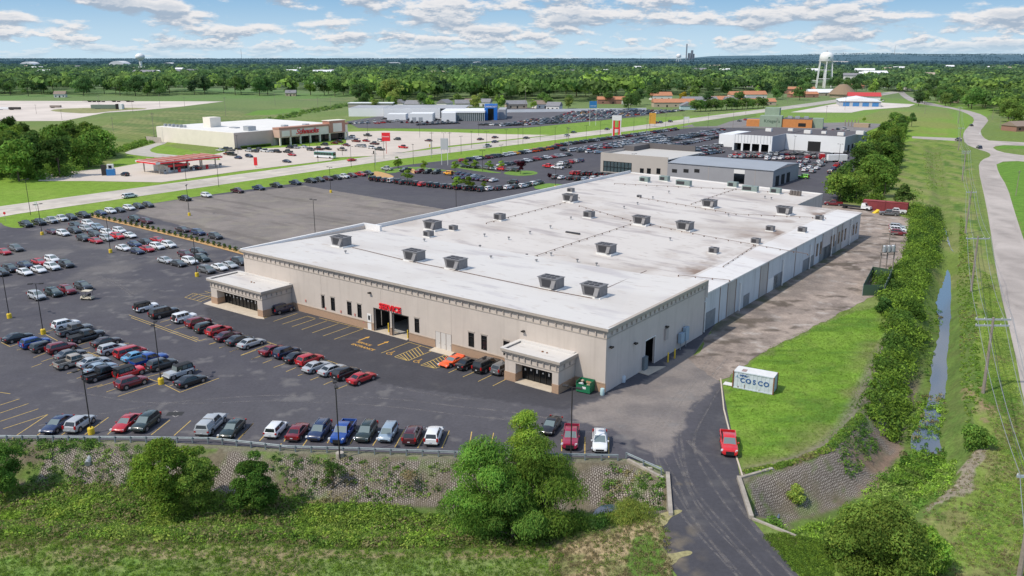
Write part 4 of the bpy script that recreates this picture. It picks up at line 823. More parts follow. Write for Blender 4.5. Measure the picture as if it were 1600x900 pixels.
def car_meshes(kind, opts=()):
    """part name -> (MB, material key)"""
    L_, W, prof, cab, wr, ax = KINDS[kind]; out = []
    body = MB(); loft_body(body, L_, W, prof, .30 if kind in ('pickup truck', 'boxy four-wheel drive', 'large SUV') else .22)
    if 'soft' in opts: cab = (cab[0], cab[1], cab[2], cab[3], cab[4], cab[5])
    roofmb = MB(); b, t = frustum(roofmb if 'soft' in opts else body, cab, W)
    if kind == 'pickup truck':
        h = W / 2; body.box(-2.88, -.88, -h + .03, -h + .13, .85, 1.22); body.box(-2.88, -.88, h - .13, h - .03, .85, 1.22); body.box(-2.89, -2.8, -h + .13, h - .13, .85, 1.22); body.box(-.95, -.87, -h + .13, h - .13, .85, 1.22)
    if kind == 'boxy four-wheel drive':
        for s in (-1, 1):
            for a in ax: body.box(a - .55, a + .55, s * .93 - .12, s * .93 + .12, .82, .92, 0)
    if kind == 'sports car': body.box(-2.3, -2.05, -.8, .8, 1.0, 1.06, 0)
    for a in ax:
        for s in (-1, 1): body.cyl((a, s * (W / 2 - .25), wr + .03), (a, s * (W / 2 + .004), wr + .03), wr + .07, n=16, mi=1)
    for s in (-1, 1): body.box(cab[1] - .55, cab[1] - .4, s * (W / 2 + .07) - .09, s * (W / 2 + .07) + .09, cab[5] + .02, cab[5] + .17)
    for s in (-1, 1): body.box(ax[0] + wr + .12, ax[1] - wr - .12, s * (W / 2 - .01) - .02, s * (W / 2 - .01) + .02, .28, .42, 1)
    out.append(('body', body, 'P', None)); out.append(('licence_plate', MB().box(-L_ / 2 - .035, -L_ / 2 - .022, -.16, .16, .62, .74), 'H', None))
    if 'soft' in opts: out.append(('soft_top', roofmb, 'B', None))
    if kind == 'pickup truck' and 'topper' not in opts:
        out.append(('truck_bed', MB().box(-2.79, -.96, -W / 2 + .14, W / 2 - .14, .87, .91), 'B', None))
        if 'cover' in opts: out[-1] = ('bed_cover', MB().box(-2.8, -.94, -W / 2 + .1, W / 2 - .1, 1.221, 1.26), 'B', None)
    if 'topper' in opts:
        m = MB(); frustum(m, (-2.86, -.9, -2.7, -.92, 1.86, 1.24), W); out.append(('truck_cap', m, 'P', None))
        g = MB(); b2 = [(-2.86, -.92, 1.2), (-.9, -.86, 1.2)]; t2 = [(-2.7, -.7, 1.79), (-.92, -.7, 1.79)]; pane(g, b2[0], b2[1], t2[0], t2[1], .1, .9, .25, .85); pane(g, (-.9, .86, 1.2), (-2.86, .92, 1.2), (-.92, .7, 1.79), (-2.7, .7, 1.79), .1, .9, .25, .85)
        pane(g, (-2.86, .92, 1.2), (-2.86, -.92, 1.2), (-2.7, .7, 1.79), (-2.7, -.7, 1.79), .08, .92, .15, .85); out.append(('cap_window', g, 'G', None))
    g = MB(); pane(g, b[1], b[2], t[1], t[2], .05, .95, .10, .96); out.append(('windshield', g, 'W', None))
    g = MB(); pane(g, b[3], b[0], t[3], t[0], .08, .92, .2, .9); out.append(('rear_window', g, 'G', None))
    n = 3 if kind in ('large SUV', 'minivan', 'crossover', 'boxy four-wheel drive') else 2
    for s, (p0, p1, q0, q1) in ((0, (b[0], b[1], t[0], t[1])), (1, (b[2], b[3], t[2], t[3]))):
        g = MB()
        for i in range(n):
            u0 = .05 + .9 * i / n; u1 = .05 + .9 * (i + 1) / n - .03; pane(g, p0, p1, q0, q1, u0 + .0, u1, .22, .90, .012)
        out.append(('side_window', g, 'G', None))
    sp = lambda a: W / 2 - .02
    for a in ax:
        for s in (-1, 1):
            y0, y1 = (s * (W / 2 - .2), s * (W / 2 + .015)); m = MB(); m.cyl((a, y0, wr), (a, y1, wr), wr, n=16); out.append(('wheel', m, 'T', (a, s)))
            r = MB(); r.cyl((a, y1, wr), (a, y1 + s * .012, wr), wr * .64, n=12); out.append(('rim', r, 'R', 'sub'))
    zt = float(np.interp(L_ / 2 - .12, [p[0] for p in prof], [p[1] for p in prof])); zr = .85 if kind != 'sedan' else .82
    for s in (-1, 1):
        yy = W / 2 * .86; out.append(('headlight', MB().hexa([(L_ / 2 - .20, s * yy - .2, zt - .14), (L_ / 2 - .02, s * yy - .25, zt - .16), (L_ / 2 - .10, s * yy + .02, zt - .16), (L_ / 2 - .25, s * yy + .02, zt - .14)],
            [(L_ / 2 - .22, s * yy - .2, zt + .05), (L_ / 2 - .08, s * yy - .25, zt - .02), (L_ / 2 - .16, s * yy + .02, zt - .0), (L_ / 2 - .3, s * yy + .02, zt + .05)]), 'H', None))
        out.append(('tail_light', MB().box(-L_ / 2 - .015, -L_ / 2 + .12, s * yy - .14, s * yy + .1, zr - .05, zr + .14 + (.25 if n == 3 else 0)), 'L', None))
    out.append(('grille', MB().box(L_ / 2 - .1, L_ / 2 + .01, -.5, .5, .42, zt - .16), 'B', None))
    out.append(('bumper', MB().box(-L_ / 2 - .02, -L_ / 2 + .1, -W / 2 * .84, W / 2 * .84, .34, .5), 'B', None))
    if kind == 'boxy four-wheel drive': m = MB(); m.cyl((-2.1, 0, 1.05), (-2.34, 0, 1.05), .38, n=14); out.append(('spare_wheel', m, 'T', None))
    if kind in ('large SUV',) or 'rails' in opts:
        m = MB()
        for s in (-1, 1): m.box(cab[2] + .1, cab[3] - .1, s * (W / 2 - .38) - .025, s * (W / 2 - .38) + .025, cab[4] - .02, cab[4] + .05)
        out.append(('roof_rail', m, 'R', None))
    return out
KEYM = {'B': PLS, 'G': CGL, 'W': CGL2, 'T': TYR, 'R': RIM, 'H': HLT, 'L': TLT}
_car = {}; _whole = {}
def make_car(kind, color, loc, ang, opts=(), label='', group=None, whole=False, name=None):
    nm = name or {'sedan': 'sedan', 'crossover': 'parked_crossover', 'large SUV': 'parked_suv', 'pickup truck': 'pickup_truck', 'minivan': 'minivan', 'boxy four-wheel drive': 'off_road_vehicle', 'hatchback': 'hatchback', 'sports car': 'sports_car'}[kind]
    if whole:
        k = (kind, color)
        if k not in _whole:
            mb = MB(); keys = ['P', 'B', 'G', 'W', 'T', 'R', 'H', 'L']
            for _, m, mk, _2 in car_meshes(kind, opts): n = len(mb.v); mb.v += m.v; mb.f += [tuple(i + n for i in f) for f in m.f]; mb.m += [keys.index(mk) if q == 0 else 1 for q in m.m]
            _whole[k] = mb.mesh(nm, [PM_[color]] + [KEYM[q] for q in keys[1:]], 35)
        o = link(nm, _whole[k], loc=loc); o.rotation_euler = (0, 0, ang); return tag(o, label, kind if ' ' not in kind or kind in ('pickup truck', 'sports car', 'large SUV') else 'car', group)
    k = (kind, opts)
    if k not in _car: _car[k] = [(n, m, mk, x, m.mesh(n, [PM_['black'], PLS] if mk == 'P' else KEYM[mk], 35)) for n, m, mk, x in car_meshes(kind, opts)]
    e = empty(nm, loc, ang, label, kind if kind in ('sedan', 'pickup truck', 'minivan', 'hatchback', 'sports car', 'large SUV') else 'car', group); last = None
    for n, m, mk, x, me in _car[k]:
        if mk == 'P':
            kk = (k, n, color)
            if kk not in _car: me2 = me.copy(); me2.materials[0] = PM_[color]; _car[kk] = me2
            me = _car[kk]
        o = link(n, me, last if x == 'sub' else e)
        if n == 'wheel': last = o
    return e
A2 = math.atan2(.8, .6); A1 = math.atan2(.6, -.8)             # headings along the two building directions
A3 = math.atan2(.993, .105)
ORD = ['first', 'second', 'third', 'fourth', 'fifth', 'sixth', 'seventh', 'eighth', 'ninth', 'tenth', 'eleventh', 'twelfth', 'thirteenth', 'fourteenth', 'fifteenth', 'sixteenth']
def car_row(rowname, group, ang, items, z=0.):
    items = list(items); order = sorted(range(len(items)), key=lambda i: items[i][0])
    cnt = {}
    for it in items: cnt[(it[2], it[3])] = cnt.get((it[2], it[3]), 0) + 1
    for r, i in enumerate(order):
        it = items[i]; px, py, color, kind = it[:4]; flip = 'f' in it[4:]; opts = tuple(q for q in it[4:] if q != 'f')
        k = 'crossover' if kind == 'crossover' else kind
        ex = {'soft': ', soft top', 'topper': ', camper shell', 'cover': ''}; extra = ''.join(ex.get(q, '') for q in opts)
        col = color if cnt[(color, kind)] == 1 else color
        kw = 'off-roader' if kind[0] == 'b' else kind; lab = f"{color} {kw}{extra}, {ORD[r] if r < 16 else 'last'} from left {rowname}" if len(items) > 1 else f"{color} {kw}{extra} {rowname}"
        p = G(px, py); a = ang + (math.pi if flip else 0) + R.uniform(-.03, .03)
        make_car(kind, color, (p.x, p.y, z), a, opts, lab, group)
S, X_, P_, J, V_, H_, B_ = 'sedan', 'crossover', 'pickup truck', 'boxy four-wheel drive', 'minivan', 'hatchback', 'large SUV'
car_row('in the row behind the guardrail', 'cars in the front row behind the guardrail', A3, [
 (91, 669, 'dark blue', S, 'f'), (126, 668, 'silver', X_), (199, 667, 'red', S, 'f'), (229, 667, 'dark green', X_, 'f'), (331, 670, 'silver', P_, 'topper'), (364, 676, 'dark green', S, 'f'),
 (432, 677, 'white', H_), (466, 680, 'dark red', S), (500, 680, 'dark blue', X_, 'f', 'rails'), (537, 682, 'blue', P_, 'f'), (573, 682, 'dark green', X_, 'f', 'rails'), (607, 683, 'silver blue', H_, 'f'), (645, 686, 'maroon', X_, 'rails'), (678, 687, 'white', X_),
 (820, 691, 'grey', X_, 'f'), (892, 690, 'pink red', P_, 'f'), (937, 697, 'white', X_, 'f', 'rails')])
car_row('standing out behind the pink pickup', None, A3 - .28, [(861, 671, 'black', S, 'f')])
car_row('in the near aisle of the middle block', 'cars in the middle block, near aisle', A2, [
 (29, 532, 'black', S), (56, 541, 'blue', X_), (70, 547, 'dark grey', H_), (97, 549, 'dark red', X_), (111, 559, 'grey', S), (117, 571, 'beige', P_), (147, 571, 'silver', S), (158, 580, 'silver blue', S), (162, 590, 'black', P_), (203, 588, 'bright red', J, 'soft'), (207, 603, 'dark red', X_)])
car_row('in the far aisle of the middle block', 'cars in the middle block, far aisle', A2, [
 (104, 512, 'white', X_), (117, 521, 'grey', P_), (136, 531, 'dark grey', P_, 'cover'), (167, 539, 'brown', S), (177, 551, 'silver', X_), (205, 556, 'red', V_), (215, 562, 'light blue', S), (234, 569, 'blue', P_, 'cover'), (254, 575, 'dark grey', X_), (280, 588, 'silver', J, 'soft', 'f'), (299, 600, 'black', S)])
car_row('in the diagonal row before the service bays', 'cars in the diagonal row before the service bays', A2, [
 (229, 485, 'white', J, 'soft'), (257, 494, 'black', B_), (289, 502, 'white', J), (311, 509, 'dark red', X_), (325, 517, 'dark green', X_), (343, 522, 'red', X_), (357, 530, 'maroon', S), (374, 536, 'dark grey', S), (393, 541, 'silver', S),
 (428, 552, 'dark red', S), (448, 556, 'navy', X_), (466, 563, 'black', S), (485, 568, 'red', X_), (495, 578, 'silver', S), (520, 583, 'silver', S), (541, 589, 'black', X_), (566, 596, 'red', S)])
car_row('parked nose-in along the beige wall', 'cars along the beige wall', A2, [(706, 569, 'orange', 'sports car', 'f'), (731, 573, 'black', S), (761, 577, 'black', B_), (786, 581, 'grey', X_)])
car_row('beside the large entrance block', None, A2, [(441, 488, 'navy', J)])
car_row('on the driveway by the lawn', None, -math.pi / 2 - .2, [(1138, 700, 'bright red', P_)])
car_row('of the group near the left pole', 'cars standing near the left lamp post', A1, [(58, 467, 'silver', X_, 'f'), (85, 462, 'dark green', X_, 'f'), (106, 458, 'dark red', X_, 'f'), (131, 452, 'dark grey', X_, 'f')])
car_row('in the near left sales block', 'cars in the near left sales block', A1, [(2, 430, 'dark grey', X_, 'f'), (17, 424, 'black', X_, 'f'), (39, 429, 'white', S, 'f'), (61, 425, 'white', S, 'f'), (82, 421, 'white', X_, 'f'), (104, 417, 'dark grey', X_, 'f')])
car_row('at the back of the near left sales block', 'cars at the back of the near left block', A1, [(40, 417.5, 'navy', S, 'f'), (62, 413, 'red', S, 'f'), (82, 409.5, 'white', X_, 'f')])
car_row('by the left edge of the lot', None, A1, [(7, 397, 'red', S, 'f'), (26, 392, 'grey', X_, 'f')])
car_row('along the grass corner of the lot', 'trucks along the grass corner of the lot', A1, [(41, 354, 'black', P_, 'f'), (61.5, 351, 'black', P_, 'f'), (80, 348, 'silver', P_, 'f'), (96, 345, 'white', P_, 'f'), (112, 343, 'black', X_, 'f'), (130, 339.5, 'black', P_, 'f')])
car_row('past the bark strip by the grass', 'cars past the bark strip by the grass', A1, [(158, 335.5, 'dark blue', S, 'f'), (173, 333, 'white', X_, 'f'), (187, 331, 'black', S, 'f'), (202, 328, 'white', X_, 'f'), (217, 325.5, 'black', X_, 'f'), (232, 323.5, 'dark grey', X_, 'f')])
car_row('beyond the planted bark strip', 'cars beyond the planted bark strip', A1, [(212, 345.5, 'dark green', X_, 'f'), (229, 349, 'maroon', X_, 'f'), (286, 362, 'brown', S, 'f'), (310, 367, 'dark blue', X_, 'f'), (337, 373, 'dark grey', X_, 'f')])
car_row('in the far left sales block', 'cars in the far left sales block', A1, [(82, 365, 'maroon', S, 'f'), (99, 368, 'white', X_, 'f'), (117, 364, 'dark grey', X_, 'f'), (135, 361, 'silver', X_, 'f'), (153, 358.5, 'silver blue', X_, 'f')])
car_row('at the back of the far left block', 'cars at the back of the far left block', A1, [(119, 356, 'dark grey', X_, 'f'), (138, 352.5, 'white', X_, 'f')])
car_row('in the second sales block, front line', 'cars in the second sales block', A1, [(131, 376, 'black', X_, 'f'), (150, 379.5, 'red', S, 'f'), (167, 376, 'silver', X_, 'f'), (184, 373, 'bright red', X_, 'f'), (203, 371, 'white', S, 'f')])
car_row('in the second sales block, rear line', 'cars in the second sales block', A1, [(149, 370, 'dark grey', X_, 'f'), (168, 367, 'white', X_, 'f'), (187, 364, 'white', X_, 'f')])
car_row('in the third sales block, front line', 'cars in the third sales block', A1, [(193, 391, 'white', S, 'f'), (214, 396, 'navy', S, 'f'), (230, 392.5, 'red', S, 'f'), (246, 389, 'white', X_, 'f'), (264, 386.5, 'white', X_, 'f')])
car_row('in the third sales block, rear line', 'cars in the third sales block', A1, [(211, 385, 'dark blue', S, 'f'), (228, 381.5, 'black', S, 'f'), (247, 378.5, 'red', S, 'f')])
car_row('in the fourth sales block, front line', 'cars in the fourth sales block', A1, [(259, 410.5, 'silver', S, 'f'), (279, 415.5, 'dark grey', S, 'f'), (297, 412, 'white', X_, 'f'), (316, 408, 'dark green', X_, 'f')])
car_row('in the fourth sales block, rear line', 'cars in the fourth sales block', A1, [(291, 402, 'maroon', X_, 'f'), (311, 398, 'dark grey', X_, 'f')])
car_row('behind the large entrance block', 'cars behind the large entrance block', A1, [(324, 426, 'grey', X_, 'f'), (343, 421.5, 'white', S, 'f'), (359, 418, 'silver', S, 'f'), (375, 413, 'dark grey', X_, 'f')])
car_row('in the dirt yard by the bushes', 'cars in the dirt yard', A1 + .2, [(1402, 358, 'silver', X_, 'f'), (1403, 362.5, 'white', X_, 'f'), (1404, 367.5, 'dark red', X_, 'f')])
car_row('in front of the red container', None, A1 + .3, [(1389, 336.5, 'grey', P_), (1302, 321, 'dark red', P_), (1400, 334, 'white', P_)])
# vehicles seen small: one mesh each, real shapes
NW = [0]; FAR = []
def far(px, py, ang, color, kind, label, group, z=0.):
    p = G(px, py, z); NW[0] += 1; FAR.append((p.length, p, ang, color, kind, label, group))
ROWN = {}
def far_row(label, group, ang, pts, cols, kinds, jit=.05):
    n = len(cols); seg = [Vector(G(*p)) for p in pts]; L_ = [0]
    for a, b in zip(seg[:-1], seg[1:]): L_.append(L_[-1] + (b - a).length)
    for i in range(n):
        t = L_[-1] * (i / (n - 1) if n > 1 else 0); k = max(j for j in range(len(L_) - 1) if L_[j] <= t + 1e-6) if n > 1 else 0
        p = seg[k].lerp(seg[k + 1], (t - L_[k]) / (L_[k + 1] - L_[k])) if len(seg) > 1 else seg[0]
        c = cols[i]; kd = kinds[i % len(kinds)]; FAR.append((p.length, p + Vector((R.uniform(-.3, .3), R.uniform(-.3, .3), 0)), ang + R.uniform(-jit, jit), c, kd, label.format(c=c, k='off-roader' if kd[0] == 'b' else kd, o=ORD[i] if i < 16 else 'far'), group))
AB = {'k': 'black', 'd': 'dark grey', 'g': 'grey', 's': 'silver', 'w': 'white', 'r': 'red', 'R': 'bright red', 'D': 'dark red', 'm': 'maroon', 'n': 'navy', 'b': 'blue', 'B': 'dark blue', 'l': 'silver blue', 'G': 'dark green', 'y': 'yellow', 'o': 'orange', 'L': 'lime green', 'e': 'beige', 'N': 'brown'}
CC = lambda s: [AB[q] for q in s]
def rnd(n, pal='wwwwwssssgggddddkkkkrrDBnlwm'): return [AB[R.choice(pal)] for _ in range(n)]
far_row('{c} {k}, {o} from left in the row lining the highway verge', 'trucks lining the highway verge', A1 + math.pi, [(290, 313.5), (324, 308)], CC('kw'), [P_, X_])
far_row('{c} {k}, {o} in the spaced line along the grey lot', 'trucks in the spaced line along the grey lot', A1 + math.pi, [(372, 301), (462, 288.5)], CC('mBkn'), [P_])
far_row('{c} {k}, {o} in the tight line along the grey lot', 'trucks in the tight line along the grey lot', A1 + math.pi, [(486, 285.5), (574, 273.5)], CC('kdmkwmrd'), [P_, P_, X_])
far_row('{c} {k}, {o} in the dark row behind the planter curb', 'off-roaders in the dark row behind the planter curb', A2, [(585, 282), (652, 290), (753, 299)], CC('kkdwkdkkRkdkgmdkd'), [J, J, X_])
far_row('{c} {k}, {o} from left past the small trees', 'cars past the small trees', A2, [(766, 298), (790, 296.5), (816, 293.5), (843, 288)], CC('wkwGwdwd'), [X_])
far_row('{c} {k}, {o} of the display row by the bark bed', 'display row by the bark bed', A2 + math.pi, [(655, 270.5), (681, 271.5)], CC('Dkk'), [J])
far_row('{c} off-roader, alone in the display row', None, A1, [(700, 273.5)], CC('y'), [J])
far_row('{c} {k}, {o} in the slanted dark blue block', 'cars in the slanted dark blue block', A2, [(713, 279), (772, 284)], CC('BnBlnBgmw'), [S])
far_row('{c} {k}, {o} in the back of the slanted block', 'cars in the slanted dark blue block', A2, [(718, 273), (750, 279)], CC('BnBld'), [S])
far_row('{c} {k} standing alone in the aisle', None, A1, [(800, 287)], CC('G'), [X_])
far_row('{c} {k} on the bark bed', None, A1, [(605, 266)], CC('s'), [P_]); far_row('{c} {k} nosed up on the rock display', None, A2 + math.pi, [(633, 268)], CC('k'), [P_])
far_row('{c} {k}, {o} in the long row by the highway grass', 'cars in the long row by the highway grass', A2 - .5, [(724, 253), (795, 243.5), (868, 232.5)], CC('rkBwdDmdkwswykGwoordyodk'), [X_, P_, X_, J])
far_row('{c} {k} in the row far along the highway grass', 'cars far along the highway grass', A2 - .5, [(872, 229), (950, 218), (1055, 203.5)], CC('Rdgwdkmdwk') + rnd(34), [X_, P_, S])
far_row('{c} {k}, {o} in the second row behind the maroon tree', 'cars behind the maroon tree', A2 - .5, [(784, 260), (810, 256), (850, 249), (887, 244)], CC('wdkDdwkrdwrswd'), [S, X_])
far_row('{c} {k}, {o} in the row behind the yellowish saplings', 'cars behind the saplings', A1, [(727, 262), (805, 268)], CC('GdggwRgG'), [S, X_])
far_row('{c} {k}, {o} of the loose group on the open lot', 'cars on the open lot', A1, [(857, 262), (870, 264), (884, 262)], CC('Rwd'), [P_])
far_row('{c} {k}, {o} of the far loose group', 'cars on the open lot', A1, [(875, 258), (905, 253)], CC('wdrsB'), [X_])
far_row('{c} {k}, {o} from left in the row beside the roof edge', 'cars beside the long roof edge', A2, [(868, 279), (905, 282), (940, 281)], CC('gwdGlws'), [X_, S, X_])
far_row('{c} {k}, {o} in the back row beside the roof edge', 'cars beside the long roof edge', A2, [(897, 273), (948, 276)], CC('rrkmkkd'), [X_, J])
far_row('{c} {k}, {o} of the pairs near the tall red pylon', 'cars near the red pylon', A2 - .4, [(882, 236), (935, 240)], CC('dwgwl'), [X_])
for j, (a, b) in enumerate([((900, 236), (1036, 213)), ((925, 234), (1038, 217)), ((950, 232), (1040, 221)), ((976, 230), (1045, 224))]):
    far_row('{c} {k} in the dense white block by the grey showroom', 'dense white block by the grey showroom', A2 - .4, [a, b], rnd(20 - 2 * j, 'wwwwwssswgdr'), [X_, S])
for j, (a, b) in enumerate([((1048, 218), (1128, 204)), ((1040, 222), (1128, 208)), ((1010, 236), (1070, 226)), ((1060, 228), (1131, 214)), ((1055, 240), (1132, 228)), ((1065, 242), (1120, 234)), ((1085, 244), (1125, 239))]):
    far_row('{c} {k} in the crowded lot left of the white workshop', 'crowded lot left of the white workshop', A2 - .4, [a, b], rnd(15), [X_, S, P_])
for j, (a, b, n) in enumerate([((1142, 247), (1200, 246), 7), ((1150, 243), (1270, 242), 14), ((1200, 250), (1272, 248), 8), ((1250, 256), (1268, 243), 4), ((1250, 262), (1262, 254), 3), ((1258, 268), (1300, 245), 7), ((1270, 270), (1288, 255), 4), ((1298, 271), (1322, 248), 6), ((1322, 240), (1350, 232), 4), ((1340, 218), (1370, 215), 6)]):
    far_row('{c} {k} in the busy yard behind the grey showroom', 'busy yard behind the grey showroom', A2, [a, b], rnd(n, 'wwwsssggdddkkDBBmwr'), [X_, S, P_, X_])
far_row('{c} off-roader by the grey workshop doors', None, A1, [(1254, 279)], CC('L'), [J]); far_row('{c} {k} close behind the long roof, by the roll-up door', None, A1, [(1181, 286)], CC('m'), [X_])
# across the highway
far_row('{c} {k} driving on the pale highway', None, A2, [(203, 309)], CC('w'), [V_]); 
for px, py, c, k in ((550, 252, 'R', S), (762, 230, 's', P_), (822, 217, 'd', S), (773, 223, 'B', S), (774, 216, 'm', S), (751, 219, 'm', S), (885, 213, 's', S), (897, 208, 'd', S), (1025, 193, 'r', X_), (1033, 192.5, 'B', X_), (1047, 191, 'd', X_), (1497, 220, 'd', P_), (1530, 232, 'n', X_), (1518, 197, 'k', S), (948, 203, 'd', S)):
    far_row('{c} {k} driving on the road near ' + ('the ditch crossing' if px > 1400 else 'the lot entrance' if px < 800 else 'the tall pylon'), None, A2 if px < 1400 else 1.4, [(px, py)], CC(c), [k])
stc = [(345, 236, 'w'), (355, 234.5, 'd'), (361, 236, 'g'), (372, 234, 'k'), (355, 242, 'D'), (362, 243, 'k'), (372, 248, 'B'), (389, 246, 'n'), (390, 237, 's'), (398, 238, 'd'), (404, 235.5, 'k'), (414, 237.5, 'w'), (424, 238, 's'), (434, 238.5, 'k'), (449, 239, 'd'), (457, 243.5, 'r'), (452, 232, 'd'), (461, 232, 's'), (474, 231, 'w'), (485, 235.5, 'g'), (498, 234.5, 'm'), (513, 234, 'k'), (507, 227.5, 'd'), (534, 235.5, 'e'), (522, 225, 'D'), (531, 223, 'm'), (556, 222, 'D'), (573, 221.5, 'r'), (550, 215, 'w'), (575, 213, 'd'), (560, 229.5, 's'), (581, 232.5, 'w'), (594, 235, 'd'), (449, 254, 'n'), (620, 219, 'd'), (630, 231.5, 'R'), (670, 221, 'm'), (595, 221, 'w'), (586, 226, 'm'), (542, 228, 'D'), (566, 230, 's')]
for i, (px, py, c) in enumerate(stc):
    far_row('{c} {k} in the pale supermarket parking lot, ' + ('by the fuel canopy' if px < 380 else 'before the storefront' if px < 530 else 'right of the bus'), 'cars in the supermarket parking lot', A1 + (math.pi if i % 2 else 0), [(px, py)], CC(c), [S, X_, P_][i % 3:])
far_row('{c} {k} at the drive corner by the blue kiosk', None, A1, [(196, 275)], CC('k'), [X_]); far_row('{c} {k} under the fuel canopy', None, A1, [(307, 265)], CC('D'), [P_])
for j, (a, b, n, pal) in enumerate([((548, 194), (575, 193), 4, 'wwsd'), ((565, 190), (595, 192), 4, 'wdrs'), ((590, 193.5), (620, 190), 5, 'krsw'), ((600, 186.5), (632, 183), 5, 'mmDk'), ((628, 192), (700, 193), 10, 'srDmwkd'), ((640, 188.5), (690, 187), 6, 'wkd'), ((655, 196), (715, 193.5), 7, 'kkdwd'), ((700, 190), (770, 186.5), 8, 'kwrd'), ((752, 196), (820, 196), 10, 'wdwsk')]):
    far_row('{c} {k} parked before the long white dealership', 'cars before the long white dealership', A2 + j, [a, b], rnd(n, pal), [S, X_, P_])
for j in range(13):
    a = (786 + j * 9.5 if j < 6 else 830 + j * 6, 197.5 - j * 1.95); b = (880 + j * 15.5, 192.5 - j * 1.55)
    if b[0] > 1078: b = (1078, b[1])
    n = int((G(*b) - G(*a)).length / 3.6)
    far_row('{c} {k} in the crowded dealer lot across the highway', 'crowded dealer lot across the highway', A2 - .4, [a, b], rnd(n, 'wwwwwsssssggdkkrrDBmwy'), [X_, S, P_])
for q in range(20): far_row('{c} {k} beside the round-roofed barn', 'cars beside the round-roofed barn', A2, [(1340 + q * 3.3, 138.5 - (q % 3) * 1.2)], rnd(1, 'wwsgd'), [S])
for q in ((1309, 207, 'd'), (1318, 207, 'r'), (1325, 206.5, 'w'), (1289, 203, 'k'), (1302, 205, 'r'), (1320, 202, 's'), (1310, 203, 'k'), (1155, 190, 'g'), (1165, 188, 'r'), (1380, 158, 'w')):
    far_row('{c} {k} beside the green and orange restaurant', 'cars by the restaurant', A2, [q[:2]], CC(q[2]), [S])
FAR.sort(key=lambda t: t[0]); NEARN = 120
nv = sum(1 for o in COL.objects if o.parent is None and o.get('category') in ('sedan', 'car', 'pickup truck', 'minivan', 'hatchback', 'sports car', 'large SUV'))
room = 305 - nv
for d, p, a, c, k, lab, grp in FAR[:room]: make_car(k, c, (p.x, p.y, .03 if p.y > 240 else 0), a, (), lab, grp, whole=True)
# the remaining, smallest ones: one mass
VS, FS, CS = [], [], []
def lowcar(kind):
    L_, W, prof, cab, wr, ax = KINDS[kind]; m = MB(); h = cab[5]
    m.hexa([(-L_ / 2, -W / 2, .3), (L_ / 2, -W / 2, .3), (L_ / 2, W / 2, .3), (-L_ / 2, W / 2, .3)], [(-L_ / 2, -W / 2, h), (L_ / 2, -W / 2, h - .25), (L_ / 2, W / 2, h - .25), (-L_ / 2, W / 2, h)], 0)
    n = len(m.f); frustum(m, cab, W, 1); k = n + 6; m.m[n + 1] = 1
    for i in range(n + 6, len(m.f)): m.m[i] = 0
    for a in ax:
        for s in (-1, 1): m.box(a - wr, a + wr, s * W / 2 - .1, s * W / 2 + .02, 0, wr * 1.7, 2)
    return m
LC = {k: lowcar(k) for k in KINDS}; big = MB(); cols_ = sorted(PAINT)
for d, p, a, c, k, lab, grp in FAR[room:]:
    m = LC[k]; n = len(big.v); ca, sa = math.cos(a), math.sin(a)
    big.v += [(p.x + x * ca - y * sa, p.y + x * sa + y * ca, z + .06) for x, y, z in m.v]; big.f += [tuple(i + n for i in f) for f in m.f]; big.m += [cols_.index(c) if q == 0 else len(cols_) + q - 1 for q in m.m]
if big.v: tag(big.build('distant_parked_cars', [PM_[c] for c in cols_] + [CGL, TYR]), 'mass of small distant cars filling the dealer lots across the highway', 'parked cars', kind='stuff')
# bus
def bus():
    e = empty('city_bus', G(508, 247), A1 + .25 + math.pi, 'white and green transit bus turning out of the supermarket lot', 'bus')
    MB().box(-5.5, 5.5, -1.25, 1.25, .45, 1.5).build('lower_body', PM_['white'], e); m = MB(); m.hexa([(-5.5, -1.25, 1.502), (5.5, -1.25, 1.502), (5.5, 1.25, 1.502), (-5.5, 1.25, 1.502)], [(-5.5, -1.2, 3), (5.4, -1.2, 3), (5.4, 1.2, 3), (-5.5, 1.2, 3)]); m.build('upper_body', pm('bus_green', (.03, .16, .11), .4, coat=.5), e)
    MB().box(-5.4, 5.3, -1.1, 1.1, 3.002, 3.15).build('roof', PM_['white'], e); m = MB()
    for i in range(6):
        for s in (-1, 1): m.box(-5 + i * 1.65, -3.6 + i * 1.65, s * 1.24 - .03, s * 1.24 + .03, 1.75, 2.6)
    m.build('side_window', CGL, e); MB().box(5.4, 5.56, -1.1, 1.1, 1.4, 2.8).build('windshield', CGL, e)
    for a in (-3.4, 3.6):
        for s in (-1, 1): m = MB(); m.cyl((a, s * 1.0, .5), (a, s * 1.27, .5), .5, n=14); m.build('wheel', TYR, e)
bus()
